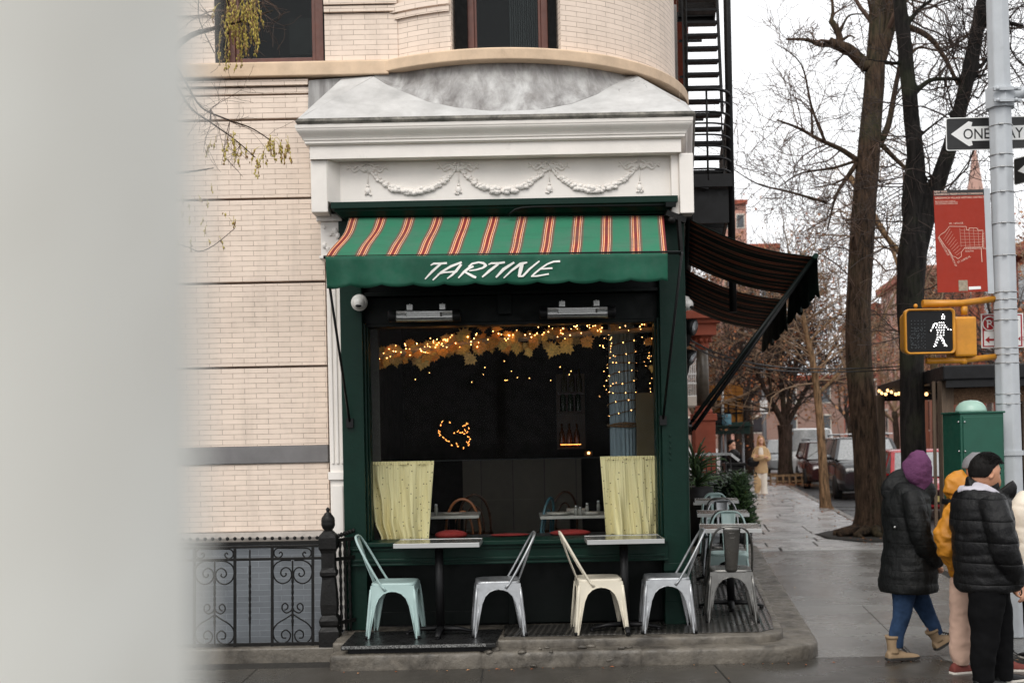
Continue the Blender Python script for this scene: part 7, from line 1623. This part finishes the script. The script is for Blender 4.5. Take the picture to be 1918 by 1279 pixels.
def car(name, label, cat, x, y, L, Wd, H, belt, hood, kind, paint, rails=False):
    """front faces -Y (towards the camera) before the street's own angle is applied"""
    rz = -.149; R_ = Matrix.Translation(Vector((x, y, -.13))) @ Matrix.Rotation(rz, 4, 'Z')
    t = thing(name, (x, y, -.13), label, cat, 'cars parked along the kerb'); hw = Wd/2
    def B_(mb, nm, mt, par=None, **k): mb2 = MB(); mb2.join(mb, R_); return mb2.build(nm, mt, par or t, **k)
    nose = .25 if kind == 'van' else .95 if kind == 'suv' else 1.05
    st = [(0, hw*.80, .32, hood*.74), (.06, hw*.88, .27, hood*.88), (.22, hw*.95, .24, hood*.95), (nose, hw*.985, .22, hood+.02), (nose+.25, hw, .22, belt), (L*.5, hw, .22, belt+.01), (L-.5, hw*.99, .22, belt+.03), (L-.12, hw*.95, .26, belt), (L, hw*.86, .36, belt*.9)]
    m = MB(); rings = []
    for yy, w_, z0, z1 in st:
        ring = []
        for p in ((-.80,z0),(-.97,z0+.06),(-1.0,lerp(z0,z1,.45)),(-.985,lerp(z0,z1,.78)),(-.93,z1-.045),(-.80,z1-.005),(-.4,z1+.018),(0,z1+.025),(.4,z1+.018),(.80,z1-.005),(.93,z1-.045),(.985,lerp(z0,z1,.78)),(1.0,lerp(z0,z1,.45)),(.97,z0+.06),(.80,z0)): ring.append(Vector((p[0]*w_, yy, p[1])))
        rings.append(ring)
    m.loft(rings, 0, True); B_(m, 'body', paint)
    # greenhouse: glass lofted inwards to the roof, pillars in body colour
    yf0, yf1 = nose+.1, nose+(.35 if kind == 'van' else .62 if kind == 'suv' else .85); yb0, yb1 = L-.15, L-(.25 if kind != 'sedan' else 1.0)
    if kind == 'sedan': yb0 = L-.55
    lo = [(-hw*.9, yf0, belt), (hw*.9, yf0, belt), (hw*.92, yb0, belt+.02), (-hw*.92, yb0, belt+.02)]; hi = [(-hw*.74, yf1, H-.06), (hw*.74, yf1, H-.06), (hw*.76, yb1, H-.05), (-hw*.76, yb1, H-.05)]
    m = MB()
    for i in range(4):
        a, b, c, d = Vector(lo[i]), Vector(lo[(i+1) % 4]), Vector(hi[(i+1) % 4]), Vector(hi[i]); N = 6
        m.grid(lambda u, v: a.lerp(b, u).lerp(d.lerp(c, u), v) + Vector((0, -.05*math.sin(PI*u) if i == 0 else 0, .0)), N, 3)
    B_(m, 'windscreen', M_cgl)
    m = MB(); rr_ = [[Vector((p[0]*s_, lerp((yf1+yb1)/2, p[1], s2), H-.06+dz)) for p in hi] for s_, s2, dz in ((1.03,1.01,-.01),(1.0,1.0,.03),(.85,.94,.06),(.5,.6,.07))]
    m.loft(rr_, 0, True); B_(m, 'roof', paint, bevel=.02)
    m = MB()
    for a, b in zip(lo, hi): m.bar(a, b, .09, .05)
    for s_ in (-1, 1): m.bar((s_*hw*.905, L*.52, belt), (s_*hw*.75, L*.52, H-.05), .09, .03)
    B_(m, 'pillar', paint, bevel=.01)
    for s_ in (-1, 1):
        m = MB(); m.ball((s_*(hw+.10), yf0+.22, belt+.08), 1, 10, 0, (.11, .06, .085)); m.bar((s_*hw*.93, yf0+.25, belt+.03), (s_*(hw+.05), yf0+.24, belt+.06), .05, .04); B_(m, 'mirror', paint)
        m = MB(); m.ball((s_*hw*.66, .10, hood*.74), 1, 12, 0, (.2, .09, .07 if kind != 'van' else .12)); B_(m, 'headlight', M_hl)
        for yy in (.85, L-.85):
            m = MB(); q = Matrix.Translation(Vector((s_*(hw-.1), yy, .35))) @ Matrix.Rotation(PI/2, 4, 'Y'); k = MB(); k.lathe([(.22, -.11), (.33, -.11), (.35, -.08), (.35, .08), (.33, .11), (.22, .11)], n=24); m.join(k, q); wo_ = B_(m, 'wheel', M_tyre)
            m = MB(); k = MB(); k.lathe([(0, -.09), (.23, -.10), (.23, .10), (0, .09)], n=20); m.join(k, q); B_(m, 'rim', M_rim, wo_)
    m = MB(); gz = hood*.62
    for i in range(6): m.box((-hw*.42, -.015, gz-.14+i*.045), (hw*.42, .05, gz-.115+i*.045))
    B_(m, 'grille', M_chrome if kind == 'suv' else M_black)
    m = MB(); m.box((-hw*.46, .0, gz-.17), (hw*.46, .04, gz+.15)); m.box((-hw*.7, .02, .3), (hw*.7, .1, .42)); B_(m, 'bumper_grille', M_black)
    m = MB(); m.box((-.16, -.03, .42), (.16, -.015, .54)); B_(m, 'number_plate', M_plate)
    m = MB(); m.bar((-.5, yf0+.06, belt+.03), (.05, yf0+.16, belt+.2), .02, .02); m.bar((.1, yf0+.06, belt+.03), (.6, yf0+.16, belt+.2), .02, .02); B_(m, 'wiper', M_black)
    if rails:
        for s_ in (-1, 1): m = MB(); m.tube([(s_*hw*.7, yf1+.1, H+.02), (s_*hw*.7, yf1+.15, H+.07), (s_*hw*.7, yb1-.15, H+.07), (s_*hw*.7, yb1-.1, H+.02)], .02, 8); B_(m, 'roof_rail', M_black)
        m = MB(); m.bar((-hw*.95, L*.5, H+.1), (hw*.95, L*.5, H+.1), .06, .03); B_(m, 'roof_bar', M_chrome)
    return t
def kx(y): return kerbx(y) + 1.12
car('red_car', 'bright red parked car with a pale wet windscreen, nearest in the parked row', 'car', kx(25.4)+.75, 25.0, 4.4, 1.82, 1.5, .92, .84, 'sedan', carpaint('red_car_paint', srgb(170,22,30)))
car('parked_suv', 'dark grey SUV with chrome grille and roof bar parked behind the big brown tree', 'car', kx(33)+.62, 33, 4.9, 1.98, 1.76, 1.12, 1.08, 'suv', carpaint('graphite_paint', (.016,.017,.019)), True)
car('parked_car', 'maroon black parked car tucked behind the dark grey SUV', 'car', kx(39.6)+.35, 39.6, 4.6, 1.86, 1.6, 1.0, .94, 'suv', carpaint('maroon_paint', (.035,.012,.012)), True)
car('parked_van', 'white boxy van with a high roof parked beyond the tree guard', 'van', kx(46)+.3, 46, 5.2, 2.0, 2.08, 1.2, 1.15, 'van', carpaint('white_van_paint', srgb(214,214,212)))
car('parked_car', 'silver grey car at the far end of the parked row', 'car', kx(53)-.1, 53, 4.6, 1.85, 1.6, 1.0, .92, 'suv', carpaint('silver_paint', srgb(150,154,156)))
# ------------------------------------------------------------------ dining shed with bulbs
M_shedw = mat('weathered_timber', srgb(96,80,66), .45, 3, .8, bump=.6, bscale=20, bdist=.01, stretch=(14, 14, .8), chip=.66, chipc=srgb(170,160,148)); M_shedr = mat('black_roofing', (.008,.008,.009), .4, 6, .5, .1, .3, 30, .006, spec=.25)
sd_ = thing('dining_shed', (5.9, 16.2, 0), 'black roofed timber dining shed at the kerb on the right', 'shed')
A = Vector((5.85, 15.9, 2.70)); Bf = Vector((7.1, 22.8, 2.70)); w_ = 2.7
m = MB(); m.prism([A, A+Vector((w_, -.4, 0)), Bf+Vector((w_, -.4, 0)), Bf], (0, 0, -.2)); m.build('roof', M_shedr, sd_, bevel=.02)
m = MB()
for k in range(7): a = A.lerp(Bf, k/6); m.bar(a+Vector((.05, .05, -.25)), a+Vector((w_-.05, -.3, -.25)), .06, .1)
m.build('rafter', M_shedr, sd_)
for (x, y, s_) in ((5.99, 16.2, .085), (8.4, 15.8, .07), (7.0, 22.3, .07), (9.6, 22.0, .07)): m = MB(); m.box((x-s_, y-s_, -.13), (x+s_, y+s_, 2.5)); m.build('post', M_shedw, sd_, bevel=.01)
m = MB(); m.box((5.82, 16.22, -.1), (5.86, 16.25, 2.5)); m.build('downpipe', M_shedw, sd_)
m = MB(); a, b = Vector((6.15, 16.3, .5)), Vector((8.4, 15.9, .5)); m.bar(a, b, .08, 1.1); m.bar(Vector((8.4, 15.9, .5)), Vector((9.6, 22, .5)), .08, 1.1); m.build('low_wall', M_shedr, sd_)
m = MB(); m.bar((6.1, 16.25, 2.28), (8.4, 15.85, 2.36), .12, .22); m.build('brush_fringe', mat('dry_brush', srgb(120,92,70), .5, 40, .9, bump=.9, bscale=60, bdist=.02), sd_)
M_glb = emit('warm_globe_bulb', (1.0, .56, .22), 2.6)
sl_ = thing('string_lights', (6.5, 17.5, 2.5), 'string of warm globe bulbs under the black shed roof', 'string lights')
bp = [(1647,732),(1652,736),(1659,738),(1663,731),(1670,734),(1678,738),(1684,737),(1694,735),(1699,739),(1697,749),(1706,727),(1713,727),(1716,724),(1729,719),(1731,723),(1741,715),(1749,716),(1756,715),(1775,700),(1819,710),(1735,738),(1768,742),(1775,740),(1782,745),(1790,746),(1795,743),(1801,740)]
m = MB(); prev = None
for i, (x, y) in enumerate(bp):
    Yb_ = lerp(21.5, 16.6, min(1, max(0, (x-1645)/130))); p = P(x, y, Yb_); b = MB(); b.ball(p, .03, 10); b.build('bulb', M_glb, sl_)
    if prev is not None and (prev-p).length < 2.5: m.tube([prev+Vector((0,0,.05)), (prev+p)/2+Vector((0,0,-.0)), p+Vector((0,0,.05))], .006, 5)
    m.tube([p+Vector((0,0,.03)), p+Vector((0,0,.07))], .012, 6); prev = p
m.build('cord', M_black, sl_)
# ------------------------------------------------------------------ side street buildings, hedge, hoarding
M_bst = mat('brownstone_red', srgb(150,74,52), .16, 3, .75, .1, .25, 30, .006, dirt=.62, dirtc=srgb(84,42,32)); M_bst2 = mat('brownstone_tan', srgb(158,112,92), .14, 3, .8, .1, .2, 30, .006)
M_win = mat('far_window_glass', (.03,.035,.04), .3, 1, .12, bump=0, spec=.8); M_wfr = mat('far_window_frame', srgb(196,188,176), .08, 6, .6, bump=0)
def facade(name, label, cat, p0, dirv, L, H, z0, mt, nx, nz, ww, wh, nrm, depth=8, base=1.0, pil=0, trim=None):
    """building block whose street face runs from p0 along dirv; nrm points to the street"""
    d = Vector(dirv).normalized(); n = Vector(nrm).normalized(); p0 = Vector(p0); t = thing(name, p0, label, cat)
    def Q(u, o, z): return p0 + d*u + n*o + Vector((0, 0, z))
    m = MB(); vs = [Q(0,0,z0),Q(L,0,z0),Q(L,0,H),Q(0,0,H),Q(0,-depth,z0),Q(L,-depth,z0),Q(L,-depth,H),Q(0,-depth,H)]
    m.add(vs, [(0,1,2,3),(1,5,6,2),(4,0,3,7),(3,2,6,7),(5,4,7,6)], 0, False, [((0,z0),(L,z0),(L,H),(0,H)), ((0,z0),(depth,z0),(depth,H),(0,H)), ((0,z0),(depth,z0),(depth,H),(0,H)), ((0,0),(1,0),(1,1),(0,1)), ((0,z0),(L,z0),(L,H),(0,H))]); m.build('wall', mt, t)
    for k in range(pil):
        u = (k+.5)*L/pil; m = MB(); m.prism([Q(u-.35,0,z0),Q(u+.35,0,z0),Q(u+.35,.35,z0),Q(u-.35,.35,z0)], Vector((0,0,H-z0-.4))); m.build('pier', trim or mt, t)
    m = MB(); m.prism([Q(-.1,0,H-.5),Q(L+.1,0,H-.5),Q(L+.1,.45,H-.5),Q(-.1,.45,H-.5)], Vector((0,0,.6))); m.build('cornice', trim or M_bst, t, bevel=.05)
    for j in range(nz):
        for i in range(nx):
            u = (i+.5)*L/nx; z = base + z0 + (j+.25)*(H-base-.6)/nz
            f = MB(); f.prism([Q(u-ww/2-.12,.0,z-.12),Q(u+ww/2+.12,.0,z-.12),Q(u+ww/2+.12,.06,z-.12),Q(u-ww/2-.12,.06,z-.12)], Vector((0,0,wh+.3))); fo = f.build('window', M_wfr, t)
            g_ = MB(); g_.prism([Q(u-ww/2,.05,z),Q(u+ww/2,.05,z),Q(u+ww/2,.075,z),Q(u-ww/2,.075,z)], Vector((0,0,wh))); g_.build('pane', M_win, fo)
    return t
D_ = Vector((.15, 1, 0)).normalized(); NR = Vector((-1, .15, 0)).normalized(); NL = Vector((1, -.146, 0)).normalized()
def far(y, o): return Vector((kerbx(y)+o, y, -.13))
M_rb2 = brick_mat('orange_red_brick', srgb(182,104,78), srgb(150,100,80), .22, .075, .012, .2, .4, .85, stainc=(.15,.06,.04)); M_rb3 = brick_mat('dusky_pink_brick', srgb(190,136,120), srgb(170,140,128), .22, .075, .012, .15, .3, .85)  # pink brick paled, distance haze put into its colour
M_dusk = brick_mat('dull_brown_brick', srgb(140,108,96), srgb(130,112,104), .22, .075, .012, .15, .3, .85)
facade('brick_house', 'red brick house across the street behind the shed', 'building', far(54, 13.6), D_, 14, 11, 0, M_redbrick, 4, 3, 1.1, 1.9, NR, pil=0)
facade('brick_house', 'orange brick house across the street with tall vertical piers', 'building', far(68.3, 13.4), D_, 18, 12.5, 0, M_rb2, 6, 3, 1.0, 2.0, NR, pil=7, trim=M_rb2)
facade('brick_house', 'pink brick house across the street farther than the piered one', 'building', far(86.6, 13.6), D_, 16, 14, 0, M_rb3, 4, 4, 1.1, 1.8, NR)
facade('brick_house', 'red brick house near the far end of the street, right side', 'building', far(103, 13.4), D_, 24, 13, 0, M_redbrick, 6, 4, 1.1, 1.8, NR)
facade('brick_block', 'wide dull red block closing the view at the street end', 'building', Vector((16, 150, -.13)), Vector((1, .05, 0)), 40, 9, 0, M_dusk, 9, 2, 1.2, 2, Vector((0, -1, 0)), 10)
facade('brick_tower', 'tall pinkish brick tower rising above the distant trees on the left', 'building', Vector((27.3, 150, -.13)), Vector((1, 0, 0)), 3.2, 31.5, 0, M_rb3, 2, 8, .9, 1.6, Vector((0, -1, 0)), 8)
facade('brick_tower', 'lower pink brick block beside the tall distant tower', 'building', Vector((30.6, 151, -.13)), Vector((1, 0, 0)), 4.2, 26, 0, M_rb3, 3, 6, .8, 1.6, Vector((0, -1, 0)), 8)
t = thing('church_spire', (56, 140, 0), 'pale red church spire far behind the district sign', 'tower'); m = MB(); m.box((54.6, 139, 0), (57.4, 142, 24)); m.build('tower_wall', M_rb3, t); m = MB(); m.lathe([(2.0, 24), (0.05, 36)], (56, 140.5, 0), 8, 0, False); m.build('spire', M_rb3, t)
# left side: brownstone porch, house walls, hoarding on a construction shed
facade('brownstone_house', 'tan brownstone house beyond the corner shop on the left', 'building', Vector((wallx(22.5)-.2, 22.5, 0)), S.to_3d(), 9, 11, 0, M_bst2, 3, 3, 1.1, 1.9, NL, 7)
facade('brownstone_house', 'pale stone house set back behind the construction hoarding', 'building', Vector((wallx(33)-.2, 33, 0)), S.to_3d(), 12, 12, 0, M_bst2, 4, 3, 1.1, 1.9, NL, 7)
facade('brick_house', 'reddish row house far along the left side of the street', 'building', Vector((wallx(48)-.2, 48, 0)), S.to_3d(), 40, 12, 0, M_redbrick, 12, 3, 1.1, 1.9, NL, 7)
YP2 = 21.0; kp = FP/YP2; t = thing('porch_column', P(1318, 860, YP2), 'red brownstone porch column with dark shaft behind the floodlights', 'column'); c = P(1318, 800, YP2)
def zy(py): return P(1318, py, YP2).z
m = MB()
for w2, y0, y1 in ((36,960,862),(44,788,775),(38,862,788)): m.box((c.x-w2/2/kp, YP2-w2/2/kp, zy(y0)), (c.x+w2/2/kp, YP2+w2/2/kp, zy(y1)))
m.lathe([(.16, zy(775)), (.17, zy(770)), (.14, zy(765)), (.15, zy(760))], (c.x, YP2, 0), 16); m.build('pedestal', M_bst, t, bevel=.01)
m = MB(); m.lathe([(.115, zy(762)), (.11, zy(700)), (.10, zy(655))], (c.x, YP2, 0), 16); m.build('shaft', mat('dark_porphyry', srgb(74,66,56), .3, 10, .4), t)
m = MB(); m.lathe([(.10, zy(656)), (.13, zy(650)), (.12, zy(645)), (.18, zy(632)), (.2, zy(630))], (c.x, YP2, 0), 12)
for k in range(10): m.ball((c.x+.15*math.cos(k*.63), YP2+.15*math.sin(k*.63), zy(638)), .045, 6)
m.build('capital', M_bst, t)
m = MB(); x0 = c.x-.9; m.box((x0, YP2-.25, zy(630)), (c.x+.22, YP2+1.6, zy(608))); m.box((x0, YP2-.32, zy(608)), (c.x+.28, YP2+1.7, zy(600))); m.box((x0, YP2-.4, zy(600)), (c.x+.36, YP2+1.8, zy(585))); m.build('entablature', M_bst, t, bevel=.01)
Yh = 46.0; t = thing('construction_shed', P(1355, 800, Yh), 'green sidewalk construction shed with ochre plywood hoarding above its deck', 'scaffold')
a, b = P(1322, 797, Yh), P(1392, 720, Yh); M_ply = mat('ochre_plywood', srgb(186,124,52), .3, 3, .75, bump=.2, stretch=(1, 1, .3), dirt=.6, dirtc=srgb(120,74,36)); M_scg = mat('scaffold_green', srgb(24,58,50), .2, 6, .6)
m = MB(); nP = 5
for i in range(nP): m.box((lerp(a.x, b.x, i/nP)+.012, Yh, a.z), (lerp(a.x, b.x, (i+1)/nP)-.012, Yh+.04, b.z))
m.box((b.x-.04, Yh+.05, a.z), (b.x, Yh+5, b.z)); m.build('hoarding', M_ply, t)
m = MB(); 
for i in range(nP+1): x = lerp(a.x, b.x, i/nP); m.box((x-.03, Yh-.08, a.z), (x+.03, Yh-.01, lerp(a.z, b.z, .62)))
for z in (.3, .6): m.box((a.x, Yh-.09, lerp(a.z, b.z, z)-.03), (b.x, Yh-.03, lerp(a.z, b.z, z)+.03))
m.build('guard_frame', M_black, t)
m = MB(); m.box((a.x-.1, Yh-.2, a.z-.35), (b.x+.2, Yh+5.2, a.z-.0)); m.box((a.x-.1, Yh-.25, a.z-.08), (b.x+.2, Yh-.2, a.z+.12)); m.build('deck', M_scg, t, bevel=.02)
for x in (a.x+.2, (a.x+b.x)/2, b.x-.05):
    for y in (Yh, Yh+4.8): m = MB(); m.tube([(x, y, 0), (x, y, a.z-.3)], .05, 8); m.build('post', M_gal, t)
m = MB(); q0, q1 = P(1354, 795, Yh-.2), P(1353, 730, Yh-.2); m.tube([q0, q1], .05, 8); m.build('white_pipe', M_wht, t)
M_blue_ = mat('blue_barrel', srgb(110,160,180), .1, 6, .5); 
for i, (px, lb) in enumerate(((1343, 'dark drum standing left of the white pipe on the construction shed deck'), (1360, 'pale blue drum standing right of the white pipe on the construction shed deck'))):
    p = P(px, 797, Yh-.6); p.z = a.z; m = MB(); m.lathe([(0,0),(.2,0),(.21,.02),(.21,.2),(.2,.22),(.21,.24),(.21,.4),(.19,.42),(0,.42)], p, 14); tag(m.build('drum', M_blue_ if i else M_black, org=p), lb, 'drum'); 
m = MB(); m.box((a.x-.1, Yh-.8, a.z-.05), (b.x+.2, Yh-.2, a.z-.005)); m.build('deck_edge', M_scg, t)
# small white balcony railing on the house beyond
t = thing('white_railing', P(1298, 740, 30), 'white iron balcony railing behind the porch column', 'railing'); m = MB(); a, b = P(1286, 742, 30), P(1312, 672, 30)
for k in range(9): x = lerp(a.x, b.x, k/8); m.tube([(x, 30, a.z), (x, 30, b.z)], .014, 5)
for z in (0, .35, .6, 1): m.bar((a.x, 30, lerp(a.z, b.z, z)), (b.x, 30, lerp(a.z, b.z, z)), .03, .04)
m.build('railing', M_wht, t); m = MB(); m.box((a.x-.1, 29.6, a.z-.25), (b.x+.1, 32, a.z-.02)); m.build('slab', M_wfr, t)
# hedge, shrub, spiky plant, planters rail and black newel
M_hleaf = [mat(n, c, .35, 20, .3, .1, 0, spec=.6) for n, c in (('dark_hedge_leaf', (.012,.026,.014)), ('hedge_leaf_light', (.03,.06,.028)))]
M_fern = [mat(n, c, .3, 20, .55, .1, 0) for n, c in (('fern_green', (.05,.10,.03)), ('fern_dark', (.025,.055,.02)))]
def leafmass(mb, c, sz, n, s0, s1, rg, box=True):
    for _ in range(n):
        d = Vector((rg.uniform(-1, 1), rg.uniform(-1, 1), rg.uniform(-1, 1)))
        if not box and d.length > 1: d = d/d.length*rg.uniform(.6, 1)
        p = Vector(c) + Vector((d.x*sz[0], d.y*sz[1], d.z*sz[2])); p += noise.noise_vector(p*2)*.12
        a = Vector((rg.gauss(0, 1), rg.gauss(0, 1), rg.gauss(0, .6))).normalized()*rg.uniform(s0, s1); b = a.cross(Vector((rg.gauss(0, .5), rg.gauss(0, .5), 1))).normalized()*a.length*.42
        mb.add([p-a, p-a*.1+b, p+a, p-a*.1-b], [(0,1,2,3)], rg.randrange(2))
rg = random.Random(91)
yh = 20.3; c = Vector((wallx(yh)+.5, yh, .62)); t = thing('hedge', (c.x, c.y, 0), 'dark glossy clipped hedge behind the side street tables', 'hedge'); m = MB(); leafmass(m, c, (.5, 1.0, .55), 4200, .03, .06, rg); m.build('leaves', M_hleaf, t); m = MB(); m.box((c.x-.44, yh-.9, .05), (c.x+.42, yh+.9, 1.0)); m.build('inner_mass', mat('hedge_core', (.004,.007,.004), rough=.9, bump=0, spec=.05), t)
c = P(1386, 925, 19.4); t = thing('shrub', (c.x, 19.4, 0), 'light green conifer shrub at the end of the table row', 'shrub'); m = MB()
for k in range(260):
    z = rg.random()**.8; r = .24*(1-z*.75)+.03; a = rg.uniform(0, 6.28); p = Vector((c.x+r*.3*math.cos(a), 19.4+r*.3*math.sin(a), .12+z*.95)); q = p + Vector((math.cos(a)*r, math.sin(a)*r, .1+.06*rg.random()))
    m.tube([p, (p+q)/2+Vector((0,0,.02)), q], [.012,.022,.004], 4, rg.randrange(2))
    for j in range(4): w2 = p.lerp(q, rg.uniform(.3, 1)); m.tube([w2, w2+Vector((rg.gauss(0, .05), rg.gauss(0, .05), rg.uniform(0, .06)))], [.012, .003], 3, rg.randrange(2))
m.build('foliage', M_fern, t); m = MB(); m.lathe([(0,0),(.16,0),(.2,.2),(.18,.2),(0,.17)], (c.x, 19.4, .012), 14); m.build('pot', M_black, t)
c = P(1303, 860, 18.6); t = thing('spiky_plant', (c.x, 18.6, .1), 'spiky long leaved green plant at the foot of the porch', 'plant'); m = MB()
for k in range(90):
    a = rg.uniform(0, 6.28); L = rg.uniform(.3, .6); el_ = rg.uniform(.1, 1.3); b0 = Vector((c.x, 18.6, rg.uniform(1.0, 1.45))); d = Vector((math.cos(a)*math.cos(el_), math.sin(a)*math.cos(el_), math.sin(el_)))
    pts = [b0, b0+d*L*.5, b0+d*L*.85+Vector((0,0,-.05)), b0+d*L+Vector((0,0,-.15))]; m.tube(pts, [.012,.013,.008,.002], 4, rg.randrange(2))
m.build('leaves', M_fern, t); m = MB(); m.lathe([(0,0),(.2,0),(.26,.8),(.28,1.0),(.24,1.0),(0,.95)], (c.x, 18.6, .01), 16); m.build('pot', M_black, t)
t = thing('stoop_railing', P(1340, 870, 20.6), 'black iron railing running above the dark hedge', 'railing'); m = MB(); a, b = P(1304, 851, 20.0), P(1368, 850, 20.6); m.bar(a, b, .05, .045); m.bar(b, Vector((b.x+.15, b.y, b.z-.12)), .05, .045); m.build('handrail', M_galr if 'M_galr' in globals() else M_alu, t); m = MB()
for k in range(8): p = a.lerp(b, k/7.); m.tube([p, (p.x, p.y, .1)], .012, 5)
m.build('baluster', M_black, t)
c = P(1375, 900, 22.5); t = thing('iron_newel', (c.x, 22.5, 0), 'black iron newel with round finial behind the hedge', 'post'); m = MB(); k_ = FP/22.5; m.box((c.x-.17, 22.33, 0), (c.x+.17, 22.67, P(1375, 872, 22.5).z)); m.box((c.x-.2, 22.3, P(1375, 872, 22.5).z), (c.x+.2, 22.7, P(1375, 866, 22.5).z)); m.build('shaft', M_iron, t, bevel=.015); m = MB(); zf = P(1375, 866, 22.5).z; m.lathe([(.1, zf), (.07, zf+.05), (.12, zf+.12), (.12, zf+.18), (.05, zf+.25), (0, zf+.26)], (c.x, 22.5, 0), 14); m.build('finial', M_iron, t)
# slim street light and sign further up the street; overhead cable
t = thing('street_sign_pole', PZ(1433, 868, 0), 'slim grey pole with a small white sign beside the blonde walker', 'pole'); c = PZ(1433, 868, 0); m = MB(); m.tube([c, (c.x, c.y, 11)], [.14, .1], 10); m.build('shaft', M_gal, t); Yq = c.y; m = MB(); m.box(P(1424, 775, Yq-.2), P(1437, 750, Yq-.16)); m.build('sign_board', M_wht, t)
m = MB()
for dz, ph in ((0, 0), (-.05, .3)): m.tube([p + Vector((0, 0, dz)) for p in spl([P(1292, 636, 11.2), P(1345, 662, 13), P(1420, 682, 15.5), P(1500, 690, 17.5), P(1610, 690, 19.8), P(1712, 684, 17.6)], 8)], .010, 5)
tag(m.build('overhead_cable', M_black), 'black cable drooping from the side wall across to the street trees', 'cable')
